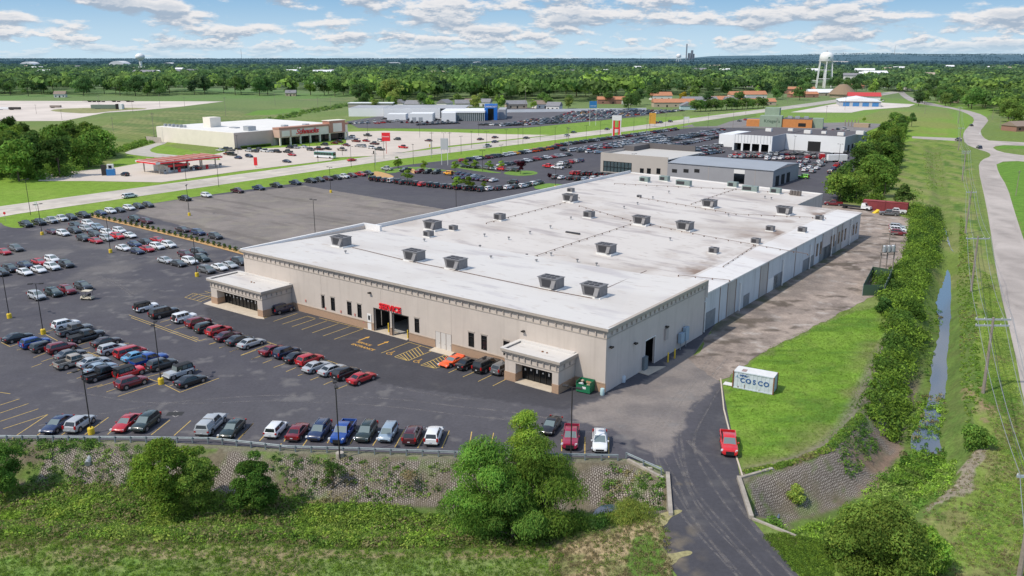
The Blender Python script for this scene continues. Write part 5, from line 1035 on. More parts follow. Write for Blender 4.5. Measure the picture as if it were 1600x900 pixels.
# golf cart
def golf():
    e = empty('golf_cart', G(137, 468), A1 + .5, 'cream golf cart with roof standing alone on the open lot', 'golf cart'); cr = pm('cart_cream', (.62, .55, .42), .5)
    m = MB(); m.hexa([(-1.2, -.6, .3), (1.25, -.6, .3), (1.25, .6, .3), (-1.2, .6, .3)], [(-1.15, -.58, .75), (.35, -.58, .42), (.35, .58, .42), (-1.15, .58, .75)]); m.hexa([(.6, -.58, .3), (1.25, -.58, .3), (1.25, .58, .3), (.6, .58, .3)], [(.75, -.5, .95), (1.15, -.5, .75), (1.15, .5, .75), (.75, .5, .95)]); m.build('body', cr, e)
    MB().box(-1.0, .75, -.62, .62, 1.82, 1.9).build('roof', cr, e); m = MB(); m.box(-.45, .1, -.5, .5, .75, .9); m.box(-.55, -.43, -.5, .5, .9, 1.25); m.build('seat', PLS, e)
    for x in (-.9, .7):
        for s in (-.55, .55): MB().cyl((x, s, .6), (x, s, 1.82), .025, n=6).build('roof_post', PLS, e)
    for x in (-.8, .85):
        for s in (-1, 1): m = MB(); m.cyl((x, s * .45, .23), (x, s * .62, .23), .23, n=12); m.build('wheel', TYR, e)
golf()
# flatbed truck in the yard
def flatbed():
    e = empty('flatbed_truck', G(1338, 327), A1 + math.pi - .1, 'white cab flatbed truck parked before the long red container', 'truck')
    m = MB(); m.hexa([(-5, -1.1, .8), (1.6, -1.1, .8), (1.6, 1.1, .8), (-5, 1.1, .8)], [(-5, -1.1, 1.1), (1.6, -1.1, 1.1), (1.6, 1.1, 1.1), (-5, 1.1, 1.1)]); m.build('flat_deck', PLS, e)
    m = MB(); m.hexa([(1.7, -1, .6), (4.6, -1, .6), (4.6, 1, .6), (1.7, 1, .6)], [(1.7, -1, 1.5), (4.5, -.9, 1.3), (4.5, .9, 1.3), (1.7, 1, 1.5)]); m.hexa([(1.75, -.98, 1.5), (3.3, -.95, 1.5), (3.3, .95, 1.5), (1.75, .98, 1.5)], [(1.8, -.85, 2.3), (2.8, -.85, 2.3), (2.8, .85, 2.3), (1.8, .85, 2.3)]); m.build('cab', PM_['white'], e)
    g = MB(); pane(g, (3.3, -.95, 1.5), (3.3, .95, 1.5), (2.8, -.85, 2.3), (2.8, .85, 2.3), .05, .95, .1, .9); g.build('windshield', CGL, e)
    for x in (-3.6, 3.7):
        for s in (-1, 1): m = MB(); m.cyl((x, s * .85, .48), (x, s * 1.1, .48), .48, n=12); m.build('wheel', TYR, e)
flatbed()
# ================================================================ VEGETATION
GREENS = {'mid': (.16, .265, .05), 'dark': (.085, .16, .04), 'lite': (.25, .40, .06), 'yel': (.34, .43, .09), 'wil': (.135, .25, .042), 'gold': (.62, .48, .02), 'maroon': (.06, .014, .02), 'weed': (.22, .31, .075), 'dry': (.29, .255, .13), 'hedge': (.125, .235, .045)}
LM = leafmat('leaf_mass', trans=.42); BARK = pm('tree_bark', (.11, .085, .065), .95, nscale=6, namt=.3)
def leaf_quads(P, Nn, size, asp, col, droop=0., rng=NR):
    n = len(P); Nn = Nn / (np.linalg.norm(Nn, axis=1, keepdims=True) + 1e-9)
    t = rng.normal(size=(n, 3)); t[:, 2] -= droop * 3; t = t - (t * Nn).sum(1, keepdims=True) * Nn; t /= np.linalg.norm(t, axis=1, keepdims=True) + 1e-9
    b = np.cross(Nn, t); s = (size * rng.uniform(.6, 1.35, n))[:, None]
    V = np.stack([P - t * s, P + b * s * asp, P + t * s, P - b * s * asp], 1).reshape(-1, 3)
    return V, np.arange(4 * n).reshape(n, 4), np.repeat(col, 4, 0)
def crown_points(blobs, n, rng, shell=.55):
    """blobs (k,6): centre, radii. Points through the outer part of each blob, normals pointing out"""
    w = (blobs[:, 3] * blobs[:, 4]) ** .9; k = rng.choice(len(blobs), n, p=w / w.sum()); d = rng.normal(size=(n, 3)); d /= np.linalg.norm(d, axis=1, keepdims=True)
    d[:, 2] = np.where(d[:, 2] < -.35, -d[:, 2], d[:, 2]); r = rng.uniform(shell, 1.08, (n, 1)); P = blobs[k, :3] + d * blobs[k, 3:6] * r
    return P, d + rng.normal(size=(n, 3)) * .55, k
def make_crown(seed, h, w, nblob, nleaf, size, base, asp=.55, low=.14, droop=0., var=.3, conic=0.):
    rng = np.random.default_rng(seed); B = []
    for i in range(nblob):
        u = rng.uniform(0, 1); zz = h * (low + (1 - low) * (.12 + .74 * u)); env = math.sin(math.pi * min(1, (.18 + .75 * u))) ** .6 * (1 - conic * u)
        a = rng.uniform(0, 2 * math.pi); rr = w / 2 * env * math.sqrt(rng.uniform(0, 1)) * .78; br = w * rng.uniform(.16, .27) * (.74 if nblob >= 22 and h < 13 else 1) * (1 - .4 * conic * u)
        B.append((math.cos(a) * rr, math.sin(a) * rr, zz, br, br * rng.uniform(.85, 1.1), br * rng.uniform(.65, .95)))
    B = np.array(B); P, Nn, k = crown_points(B, nleaf, rng); P[:, 2] = np.maximum(P[:, 2], .15)
    cf = rng.uniform(1 - var, 1 + var, nblob)[k][:, None]; col = np.array(base) * cf * rng.uniform(.75, 1.25, (nleaf, 1)) * np.array([1, 1, 1])
    col[:, 0] *= rng.uniform(.85, 1.2, nleaf)
    return leaf_quads(P, Nn, size, asp, col, droop, rng), B
def crown_mesh(nm, *a, mat=None, **k):
    (V, Fq, c), B = make_crown(*a, **k); return npmesh(nm, V, Fq, mat or LM, c), B
def trunk_mb(h, r, B, nl=5, seed=0):
    rng = random.Random(seed); m = MB(); top = h * .5; m.cyl((0, 0, -.3), (0, 0, top), r, r * .6, 7)
    for i in range(min(nl, len(B))):
        b = B[i * len(B) // nl]; m.cyl((0, 0, top * rng.uniform(.55, .98)), (b[0] * .8, b[1] * .8, b[2]), r * .45, r * .12, 5)
    return m
TP = []
for i, (h, w, nb, nl_, s, g, cn) in enumerate([(15, 14, 17, 1900, .62, 'mid', 0), (16, 13, 15, 1900, .62, 'dark', 0), (14, 15, 20, 2000, .62, 'mid', 0), (13, 11, 13, 1600, .6, 'lite', 0), (17, 12, 14, 1800, .6, 'dark', .3), (12, 12, 14, 1600, .6, 'yel', 0), (15, 15, 22, 2000, .62, 'hedge', 0)]):
    me, B = crown_mesh('crown', 100 + i, h, w, nb, nl_, s, GREENS[g], conic=cn); tm = trunk_mb(h, .32, B, 5, i).mesh('trunk', BARK); TP.append((me, tm, h))
def tree(p, h, proto, label, group, name='tree', rz=None, sq=1.):
    me, tm, h0 = proto; e = empty(name, p, R.uniform(0, 6.28) if rz is None else rz, label, 'tree', group); s = h / h0; e.scale = (s * sq, s * sq, s); link('crown', me, e); link('trunk', tm, e); return e
def gp(px, py, z=0): p = G(px, py, z); return p
# big bushes and willows close to the camera
def near_plant(nm, px, py, z, h, w, nb, nl_, s, g, label, cat='shrub', droop=0., low=.05, seed=1, asp=.5, conic=0., var=.3, trunk=True):
    me, B = crown_mesh('crown', seed, h, w, nb, nl_, s, GREENS[g], droop=droop, low=low, asp=asp, conic=conic, var=var)
    p = gp(px, py, z); e = empty(nm, p, 0, label, cat); link('crown', me, e)
    if trunk: trunk_mb(h, .03 * h ** .8, B, 8, seed).build('trunk', BARK, e)
    return e
near_plant('willow_tree', 757, 852, -2.3, 12.4, 10., 40, 36000, .17, 'wil', 'tall willow forming the left side of the big clump below the guardrail', 'tree', .8, .03, 5, .3, var=.45)
near_plant('willow_tree', 850, 845, -2.6, 11.6, 10.5, 44, 38000, .17, 'wil', 'broad willow forming the right side of the big clump below the guardrail', 'tree', .9, .03, 6, .3, var=.45)
near_plant('willow_tree', 800, 868, -2.2, 8.5, 8.5, 24, 22000, .17, 'hedge', 'shorter dark willow in front of the two tall ones', 'tree', .7, .0, 7, .3)
near_plant('sapling', 818, 775, -3., 11., 5.6, 20, 9000, .15, 'lite', 'slender bright green sapling rising behind the big willow clump', 'tree', .2, .3, 8, .35)
near_plant('round_bush', 262, 795, -2.4, 8.8, 7.6, 34, 24000, .16, 'lite', 'large bright green bush hiding the guardrail, left of two', 'bush', 0, .0, 9, .4)
near_plant('round_bush', 308, 790, -2.6, 7.6, 6.4, 26, 16000, .15, 'mid', 'dark side stem bush leaning on the large bright one', 'bush', 0, .0, 10, .4)
near_plant('round_bush', 402, 796, -2.6, 7.6, 6.6, 34, 18000, .15, 'hedge', 'conical green bush on the slope below the white hatchback', 'bush', 0, .0, 11, .4, conic=.5)
near_plant('round_bush', 2, 768, -2.6, 7., 6., 24, 15000, .15, 'hedge', 'green bush cut by the edge at the start of the guardrail', 'bush', 0, .0, 12, .4)
near_plant('sparse_shrub', 522, 764, -2.6, 4.2, 2.8, 12, 1800, .12, 'dark', 'thin dark shrub on the block slope under the blue pickup', 'bush', 0, .0, 13, .35)
near_plant('sparse_shrub', 640, 755, -1.5, 1.3, 2.6, 8, 500, .12, 'dry', 'low brown brush on the block slope', 'bush', 0, .0, 14, .35)
near_plant('big_shrub', 1372, 925, -1.8, 9.2, 10., 40, 36000, .16, 'mid', 'huge leafy shrub tree at the bottom right below the lawn', 'tree', 0, .0, 15, .42)
near_plant('big_shrub', 1322, 905, -2.2, 5.6, 6., 18, 11000, .18, 'mid', 'lower leafy shrub joined to the left of the huge one', 'bush', 0, .0, 16, .5)
near_plant('big_shrub', 1432, 915, -1.6, 6.5, 6., 18, 11000, .17, 'lite', 'lower leafy shrub joined to the right of the huge one', 'bush', 0, .0, 17, .5)
near_plant('small_shrub', 1240, 788, -2.8, 2.4, 2.8, 9, 1800, .13, 'yel', 'small yellowish shrub on the curved block slope', 'bush', 0, .0, 18, .45)
near_plant('small_shrub', 1524, 700, -.4, 3.2, 4.4, 12, 5000, .16, 'hedge', 'round green bush on the far bank of the stream', 'bush', 0, .0, 19, .5)
near_plant('small_shrub', 1380, 489, 0, 2.8, 4., 10, 3800, .18, 'dark', 'dark bush at the top corner of the container lawn', 'bush', 0, .0, 20, .5)
near_plant('reed_tuft', 985, 822, -1.2, 2., 5.5, 16, 6000, .2, 'yel', 'bright tall reeds beside the bridge', 'plant', -.9, .0, 21, .12, trunk=False)
# understorey masses nobody could count
def scatter(nm, label, regions, n, rsize, lsize, per, greens, zf, seed, cat='vegetation', flat_=.6, asp=.45, droop=0., rag_=0):
    rng = np.random.default_rng(seed); Vs, Fs, Cs = [], [], []; o = 0; Ptot = []; 
    for pts, share in regions:
        P = np.array(GP(pts, -1.)); k = int(n * share); x0, y0 = P.min(0); x1, y1 = P.max(0); got = 0
        while got < k:
            x = rng.uniform(x0, x1, k * 3); y = rng.uniform(y0, y1, k * 3); ok = inpoly(x, y, P); x = x[ok][:k - got]; y = y[ok][:k - got]; Ptot.append(np.stack([x, y], 1)); got += len(x)
    P = np.concatenate(Ptot); z = terr_z(P[:, 0], P[:, 1]) if zf is None else np.full(len(P), zf)
    rb = rng.uniform(*rsize, len(P)); gi = rng.integers(0, len(greens), len(P)); gc = np.array([GREENS[g] for g in greens])
    ng = fbm(P[:, 0], P[:, 1], 6, seed + .5); gi = np.clip((ng * 1.6 - .3 + rng.uniform(-.2, .2, len(P))) * len(greens), 0, len(greens) - 1).astype(int)
    k = np.repeat(np.arange(len(P)), per); m = len(k); d = rng.normal(size=(m, 3)); d /= np.linalg.norm(d, axis=1, keepdims=True); d[:, 2] = np.abs(d[:, 2])
    Q = np.stack([P[k, 0], P[k, 1], z[k]], 1) + d * (rb[k] * rng.uniform(.5, 1.05, m))[:, None] * np.array([1, 1, flat_]); Q[:, 2] += .05
    col = gc[gi[k]] * rng.uniform(.7, 1.3, (m, 1)) * rng.uniform(.7, 1.3, len(P))[k][:, None]
    V, Fq, c = leaf_quads(Q, d + rng.normal(size=(m, 3)) * .6, lsize, asp, col, droop, rng)
    return tag(link(nm, npmesh(nm, V, Fq, LM, c)), label, cat, kind='stuff')
HEDGE = [(1424, 330), (1462, 335), (1472, 362), (1466, 400), (1446, 445), (1436, 480), (1446, 512), (1426, 560), (1424, 610), (1412, 650), (1400, 668), (1372, 660), (1350, 650), (1362, 610), (1378, 560), (1388, 515), (1382, 480), (1366, 462), (1372, 440), (1400, 430), (1420, 395), (1422, 360)]
scatter('ditch_shrubbery', 'dense green shrubbery filling the bank between dirt yard and stream', [(HEDGE, 1.)], 720, (.6, 2.6), .25, 120, ['dark', 'hedge', 'lite', 'mid', 'lite', 'hedge'], None, 31, flat_=1.05)
scatter('ditch_vegetation', 'leafy weeds growing in the bottom of the ditch', [([(1190, 830), (1230, 800), (1300, 790), (1345, 760), (1375, 720), (1420, 690), (1500, 715), (1480, 770), (1430, 800), (1330, 850), (1250, 842)], .6), ([(1420, 660), (1450, 600), (1475, 600), (1480, 640), (1460, 670)], .1), ([(860, 830), (900, 800), (935, 790), (960, 815), (930, 840)], .3)], 900, (.4, .9), .16, 40, ['hedge', 'weed', 'lite', 'mid'], None, 32, flat_=.8)
scatter('tall_weeds', 'tall weeds covering the ditch below the block slope', [([(-80, 728), (40, 736), (120, 730), (200, 738), (300, 745), (430, 750), (520, 764), (600, 762), (700, 784), (900, 830), (860, 862), (700, 868), (400, 860), (-80, 850)], 1.)], 5600, (.3, 1.0), .16, 28, ['weed', 'yel', 'mid', 'lite', 'weed', 'hedge', 'dry', 'weed', 'lite'], None, 33, flat_=.75)
scatter('meadow_grass', 'rough grass in the field at the bottom', [([(-80, 845), (400, 858), (700, 866), (860, 866), (880, 880), (870, 960), (-100, 960)], .8), ([(1190, 850), (1240, 845), (1300, 860), (1300, 960), (1260, 930)], .2)], 8000, (.2, .4), .10, 16, ['mid', 'lite', 'hedge', 'lite', 'weed'], None, 34, flat_=.6, droop=-.5, asp=.25)
scatter('dry_grass', 'dry straw-coloured grass beside the driveway and along the weeds', [([(860, 858), (960, 835), (1035, 815), (1045, 850), (1052, 960), (860, 960)], .35), ([(-80, 838), (300, 834), (600, 842), (870, 850), (860, 872), (600, 870), (300, 864), (-80, 872)], .4), ([(1440, 800), (1530, 700), (1600, 650), (1640, 960), (1450, 960)], .25)], 4200, (.15, .45), .12, 14, ['dry', 'dry', 'dry', 'weed', 'dry'], None, 35, flat_=.5, droop=-.6, asp=.2)
scatter('verge_grass', 'rough mown grass between stream and side road', [([(1534, 430), (1550, 440), (1590, 620), (1640, 900), (1470, 900), (1560, 720), (1535, 640)], 1.)], 6000, (.12, .35), .10, 10, ['lite', 'yel', 'weed', 'mid', 'dry'], None, 40, flat_=.5, droop=-.6, asp=.2)
scatter('lawn_grass', 'uneven mown grass blades on the container lawn', [([(1135, 610), (1200, 552), (1330, 488), (1383, 482), (1385, 540), (1370, 600), (1335, 655), (1290, 702), (1235, 726), (1167, 738), (1150, 700)], 1.)], 9000, (.1, .26), .07, 7, ['lite', 'lite', 'lite', 'yel'], None, 39, flat_=.5, droop=-.6, asp=.2)
scatter('slope_weeds', 'weeds sprouting between the slope blocks', [([(30, 705), (250, 708), (250, 752), (40, 752)], .3), ([(-60, 698), (150, 700), (150, 712), (-60, 712)], .15), ([(420, 720), (700, 735), (700, 752), (500, 765), (420, 750)], .2), ([(950, 735), (1035, 760), (1035, 800), (930, 790)], .2), ([(1290, 700), (1350, 660), (1375, 690), (1330, 735)], .15)], 1100, (.2, .8), .13, 24, ['dry', 'mid', 'dark', 'weed'], None, 36, flat_=.7)
scatter('stream_weeds', 'floating weeds and reeds at the end of the stream', [([(1415, 690), (1500, 690), (1505, 730), (1400, 735)], .7), ([(1440, 600), (1500, 600), (1500, 690), (1425, 690)], .22), ([(1455, 470), (1475, 470), (1465, 560), (1445, 590)], .08)], 430, (.25, .8), .15, 24, ['weed', 'lite', 'hedge', 'dry'], -2.75, 38, flat_=.6)
scatter('bank_grass', 'long grass along both banks of the stream', [([(1500, 340), (1520, 400), (1530, 520), (1530, 640), (1510, 680), (1502, 600), (1500, 520), (1496, 440)], .5), ([(1440, 240), (1470, 240), (1476, 300), (1448, 300)], .15), ([(1395, 300), (1440, 300), (1445, 330), (1420, 340)], .1), ([(1160, 748), (1240, 730), (1290, 708), (1340, 655), (1350, 660), (1300, 715), (1240, 738), (1168, 755)], .25)], 2400, (.12, .4), .12, 16, ['weed', 'lite', 'mid', 'yel', 'dry'], None, 37, flat_=.7)
# individual trees
TL = []
def trees_in(pts, n, h, protos_, label, group, mind=6, sq=1., z=0, cat=None):
    P = np.array(GP(pts)); x0, y0 = P.min(0); x1, y1 = P.max(0); got = []; tries = 0
    while len(got) < n and tries < n * 60:
        tries += 1; x = R.uniform(x0, x1); y = R.uniform(y0, y1)
        if inpoly(np.array([x]), np.array([y]), P)[0] and all((x - a) ** 2 + (y - b) ** 2 > mind ** 2 for a, b in got): got.append((x, y)); tree((x, y, z), R.uniform(*h), TP[R.choice(protos_)], label, group, sq=sq)
trees_in([(-40, 285), (100, 282), (138, 268), (172, 246), (150, 236), (90, 222), (-40, 215)], 38, (12, 16.5), [0, 1, 2, 6, 1], 'bushy broadleaf tree in the grove left of the fuel station', 'grove left of the fuel station', 6.5)
trees_in([(1308, 316), (1335, 322), (1362, 326), (1392, 300), (1402, 250), (1412, 204), (1398, 200), (1352, 252), (1325, 285)], 44, (8.5, 12), [0, 1, 2, 6, 4], 'dense green tree in the row between the rear lot and the ditch', 'tree row beside the rear lot', 4.3)
trees_in([(-60, 151), (560, 151), (570, 160), (640, 160), (640, 150), (560, 146), (-60, 145)], 44, (17, 25), [0, 1, 2, 4, 6, 0, 1, 3], 'broadleaf tree at the edge of the woods beyond the fields', 'wood edge beyond the fields', 14)
trees_in([(560, 163), (1000, 152), (1000, 146), (560, 153)], 46, (17, 26), [0, 2, 3, 6, 1, 5], 'large leafy tree behind the long white dealership', 'trees behind the dealership', 13)
trees_in([(1000, 150), (1260, 140), (1260, 133), (1000, 142)], 30, (16, 24), [0, 1, 2, 6], 'leafy tree behind the orange-roofed houses', 'trees behind the houses', 15)
trees_in([(1440, 163), (1500, 170), (1600, 174), (1680, 160), (1500, 154), (1440, 156)], 36, (13, 20), [0, 1, 2, 6, 3, 6], 'leafy tree in the neighbourhood right of the curving road', 'trees right of the curving road', 13)
trees_in([(1555, 182), (1660, 178), (1680, 214), (1600, 214), (1575, 200)], 22, (11, 17), [1, 2, 0], 'dark shade tree on the lawn right of the curving road', 'shade trees by the junction', 8)
trees_in([(1340, 150), (1425, 146), (1425, 136), (1280, 134)], 20, (14, 22), [0, 1, 2, 3, 6], 'leafy tree behind the water tower', 'trees behind the water tower', 15)
trees_in([(940, 176), (1262, 160), (1262, 140), (940, 150)], 30, (11, 17), [0, 1, 2, 6, 3], 'leafy tree standing among the orange-roofed houses', 'trees among the houses', 13)
trees_in([(560, 171), (900, 172), (900, 160), (560, 160)], 20, (9, 15), [0, 3, 2, 6, 5], 'leafy yard tree just behind the white dealership', 'yard trees behind the dealership', 13)
for px, py, h, k, lab in ((1435, 166, 14, 1, 'tall dark tree standing alone left of the curving road'), (1388, 206, 8, 4, 'dark conifer-like tree on the meadow edge, left one'), (1424, 198, 10, 4, 'dark spruce-like tree at the top of the meadow row'), (1408, 330, 9, 4, 'dark evergreen beside the red container'), (1350, 190, 4, 3, 'small round tree by the dumpster enclosure'),
     (1000, 164, 17, 1, 'very large dark oak among the orange-roofed houses'), (622, 263, 5.5, 3, 'light green round tree at the lot corner by the highway'), (587, 170, 9, 5, 'yellowish tree left behind the white dealership'), (616, 168, 12, 3, 'bright green tree behind the white dealership'), (742, 168, 12, 5, 'yellow-green tree behind the dealership roof'), (1202, 183, 4, 2, 'small tree on the highway divider')):
    tree(gp(px, py), h, TP[k], lab, None)
me_, B_m = crown_mesh('crown', 150, 12, 12, 14, 1600, .6, GREENS['gold']); GO = (me_, trunk_mb(12, .3, B_m).mesh('trunk', BARK), 12)
tree(gp(1067, 158), 10, GO, 'golden yellow tree among the houses, left of two', None); tree(gp(1083, 157), 10.5, GO, 'golden yellow tree among the houses, right of two', None)
me_, B_m = crown_mesh('crown', 151, 4.5, 4, 12, 1400, .2, GREENS['maroon'], low=.35); MA = (me_, trunk_mb(4.5, .09, B_m).mesh('trunk', BARK), 4.5)
tree(gp(813, 272), 5.2, MA, 'small maroon-leaved tree on the grass island', None); tree(gp(859, 281), 2.6, MA, 'maroon shrub at the end of the parked row', None)
me_, B_m = crown_mesh('crown', 152, 5, 4.2, 12, 1600, .2, GREENS['lite'], low=.3); SM = (me_, trunk_mb(5, .09, B_m).mesh('trunk', BARK), 5)
for px, py, h, lab in ((637, 286, 5.2, 'young tree among the dark off-roaders, first from left'), (711, 270, 5, 'young tree by the slanted blue cars'), (663, 267, 4.4, 'young tree on the curb by the yellow off-roader'), (714, 297, 5, 'young tree among the dark off-roaders, second from left'), (732, 299, 5.6, 'young dark tree among the dark off-roaders, third from left'), (757, 297, 3.2, 'low young tree at the end of the dark off-roaders'), (728, 263, 4, 'yellowish sapling by the entrance drive, leftmost'), (742, 264, 4, 'yellowish sapling by the entrance drive, second'), (765, 266, 4.2, 'yellowish sapling by the entrance drive, third'), (783, 266, 4.2, 'yellowish sapling by the entrance drive, rightmost')):
    tree(gp(px, py), h, SM, lab, None, 'young_tree')
# hedge of bushes by the houses
for i in range(14):
    px = 1086 + i * 8.2; me_i = TP[[0, 6, 2][i % 3]]; tree(gp(px, 174.5 - i * .45, 0), R.uniform(8, 11), me_i, 'bushy green tree in the hedge before the orange-roofed houses', 'hedge before the houses', 'hedge_tree', sq=1.3)
# store shrubs and bark-strip shrubs
me_s, _b = crown_mesh('crown', 153, 1., 1.2, 8, 260, .12, GREENS['dark'], low=.0)
for i in range(28):
    t = i / 27; px = 145 + t * 232; py = 338.5 + t * 56.5 + math.sin(t * 3.1) * -1.5; p = gp(px, py); o = link('bark_strip_shrub', me_s, loc=(p.x, p.y, .12)); o.scale = (1.1,) * 3; o.rotation_euler = (0, 0, i); tag(o, 'small round shrub in the bark-covered planting strip', 'shrub', 'shrubs in the bark strip')
BKM = pm('bark_mulch', (.50, .30, .12), .95, nscale=2, namt=.3)
sp = [(143 + t * 238, 337.5 + t * 58.5 + math.sin(t * 3.1) * -1.5) for t in [i / 12 for i in range(13)]]
flat('bark_strip', [(x, y - 1.7 - x * .003) for x, y in sp] + [(x, y + 1.7 + x * .003) for x, y in sp[::-1]], .1, BKM)
flat('bark_bed', [(580, 277), (583, 268), (592, 268), (608, 272), (618, 277), (600, 278.5)], .06, BKM, 1); flat('bark_bed', [(640, 264), (648, 264), (650, 272), (642, 270)], .06, BKM, 1)
scatter('grove_undergrowth', 'dense leafy undergrowth closing the foot of the left grove', [([(-60, 288), (95, 284), (138, 270), (175, 250), (168, 240), (130, 240), (-60, 255)], 1.)], 420, (1.8, 3.8), .5, 90, ['dark', 'hedge', 'mid', 'dark'], 0., 61, flat_=1.5)
scatter('row_undergrowth', 'dense leafy undergrowth under the tree row beside the rear lot', [([(1310, 318), (1362, 328), (1394, 300), (1404, 250), (1414, 206), (1396, 204), (1350, 256), (1325, 288)], 1.)], 300, (1.5, 2.8), .45, 80, ['dark', 'hedge', 'mid', 'lite'], 0., 62, flat_=1.3)
scatter('field_hedge', 'scrubby hedge line along the crop field edge', [([(165, 246), (200, 230), (262, 214), (262, 219), (205, 236), (170, 252)], .4), ([(395, 194), (470, 176), (560, 160), (566, 164), (480, 181), (400, 199)], .6)], 330, (1., 2.4), .5, 50, ['dark', 'mid', 'hedge'], 0., 63, flat_=1.)
# woods too far to count: blobs of foliage
def woods(nm, label, bands, seed, nfine, cat='woods'):
    rng = np.random.default_rng(seed); Q, D, C, S = [], [], [], []
    for bi, (pts, n, r, hz) in enumerate(bands):
        per = 60 if bi < nfine else 16
        P = np.array(GP(pts)); x0, y0 = P.min(0); x1, y1 = P.max(0); x = rng.uniform(x0, x1, n * 6); y = rng.uniform(y0, y1, n * 6); ok = inpoly(x, y, P); x, y = x[ok][:n], y[ok][:n]; n = len(x)
        ex = fbm(x, y, 160, seed) ; keep = ex > np.where(y < 1500, .30, .45); x, y = x[keep], y[keep]; n = len(x)
        rb = rng.uniform(*r, n); hh = rng.uniform(*hz, n); k = np.repeat(np.arange(n), per); m = len(k); d = rng.normal(size=(m, 3)); d /= np.linalg.norm(d, axis=1, keepdims=True); d[:, 2] = np.where(d[:, 2] < -.2, -d[:, 2], d[:, 2])
        c = np.stack([x, y, terr_z(x, y) + hh * .62], 1); Q.append(c[k] + d * np.stack([rb, rb, hh * .42], 1)[k] * rng.uniform(.7, 1.05, (m, 1))); D.append(d + rng.normal(size=(m, 3)) * .4)
        g = np.array([GREENS[q] for q in ('mid', 'dark', 'hedge', 'dark', 'lite', 'mid', 'hedge', 'mid')]); C.append(g[rng.integers(0, 8, n)][k] * rng.uniform(.7, 1.3, (m, 1)) * rng.uniform(.6, 1.5, n)[k][:, None]); S.append(np.minimum(rb * .42, hh * .32)[k] * (.52 if bi < nfine else 1))
    Q = np.concatenate(Q); D = np.concatenate(D); C = np.concatenate(C); S = np.concatenate(S)
    V, Fq, c = leaf_quads(Q, D, S, .7, C, 0, rng); return tag(link(nm, npmesh(nm, V, Fq, LM, c)), label, cat, kind='stuff')
woods('distant_woods', 'woods of broadleaf trees stretching to the horizon', [
  ([(-100, 147), (640, 151), (640, 120), (-100, 120)], 2400, (9, 16), (17, 26)), ([(560, 157), (930, 160), (1000, 152), (1140, 149), (1200, 146), (1262, 137), (1262, 118), (560, 120)], 3100, (9, 16), (17, 27)),
  ([(1180, 134), (1330, 134), (1440, 151), (1500, 158), (1700, 170), (1700, 116), (1180, 116)], 2900, (9, 15), (15, 23)), ([(1560, 178), (1700, 186), (1700, 168), (1500, 158)], 200, (5, 8), (12, 17)),
  ([(-150, 122), (1750, 122), (1750, 108), (-150, 108)], 5600, (12, 20), (15, 24)), ([(-200, 109), (1800, 109), (1800, 100), (-200, 100)], 5200, (26, 46), (14, 22))], 51, 4)
woods('horizon_woods', 'dark blue band of forest along the horizon', [([(-300, 101), (1900, 101), (1900, 95.5), (-300, 95.5)], 4600, (60, 130), (10, 16))], 52, 0)
# ================================================================ MARKINGS
YL = pm('yellow_line_paint', (.55, .38, .10), .8, nscale=3, namt=.3); YL2 = pm('ochre_arrow_paint', (.58, .32, .06), .8, nscale=3, namt=.25)
def lines(nm, segs, mat, w=.13, z=.006):
    mb = MB()
    for a, b in segs:
        a = G(*a); b = G(*b); d = (b - a).normalized(); n = Vector((-d.y, d.x, 0)) * w / 2
        mb.add([(p.x, p.y, z) for p in (a - n, b - n, b + n, a + n)], [(0, 1, 2, 3)])
    return tag(mb.build(nm, mat), kind='structure')
Ls = []
def q(x0, y0, k, pts): return [((x0 + a / k, y0 + b / k), (x0 + c / k, y0 + d / k)) for a, b, c, d in pts]
Ls += q(0, 600, 4, [(0, 52, 65, 61), (0, 132, 122, 93), (0, 182, 178, 122), (0, 234, 240, 155), (20, 280, 300, 190), (75, 340, 300, 190), (230, 322, 262, 300), (385, 318, 420, 296), (530, 316, 678, 208), (672, 315, 700, 290), (945, 318, 1062, 225), (1088, 322, 1192, 229), (1350, 340, 1375, 318), (1490, 345, 1584, 245)])
Ls += q(350, 550, 4, [(90, 548, 183, 445), (222, 555, 252, 522), (375, 560, 390, 530), (345, 585, 360, 572), (483, 600, 520, 548), (645, 570, 668, 535), (788, 575, 815, 530), (930, 585, 982, 500), (1068, 595, 1128, 485), (1210, 600, 1250, 530), (1362, 600, 1408, 492), (1535, 580, 1548, 498)])
Ls += q(650, 600, 4, [(470, 375, 485, 305), (765, 400, 770, 315), (910, 420, 912, 345), (1055, 460, 1056, 330), (1205, 460, 1204, 333)])
Ls += q(0, 450, 4, [(8, 340, 64, 367), (64, 367, 110, 350), (210, 435, 285, 405), (105, 388, 160, 375), (260, 460, 335, 435), (195, 495, 260, 472), (310, 485, 345, 470), (420, 535, 500, 508), (480, 565, 540, 545), (605, 620, 720, 585), (665, 650, 722, 630), (736, 678, 985, 597), (545, 630, 640, 602), (240, 285, 345, 258), (285, 290, 360, 330), (485, 378, 625, 438), (490, 356, 575, 330), (480, 392, 562, 372), (570, 410, 660, 385), (730, 350, 805, 345),
     (890, 530, 920, 518), (905, 560, 1075, 516), (910, 562, 1000, 590), (1030, 605, 1125, 652), (1125, 652, 1370, 563), (1055, 615, 1095, 600), (1205, 520, 1235, 510), (500, 380, 640, 435), (740, 485, 790, 470), (805, 168, 1250, 330), (820, 185, 1230, 335), (1250, 330, 1290, 318), (1310, 352, 1350, 340), (1370, 374, 1420, 358), (1440, 398, 1490, 380), (1505, 422, 1600, 388), (1090, 260, 1165, 238), (1030, 240, 1070, 228), (1000, 215, 1070, 195), (1570, 445, 1600, 436)])
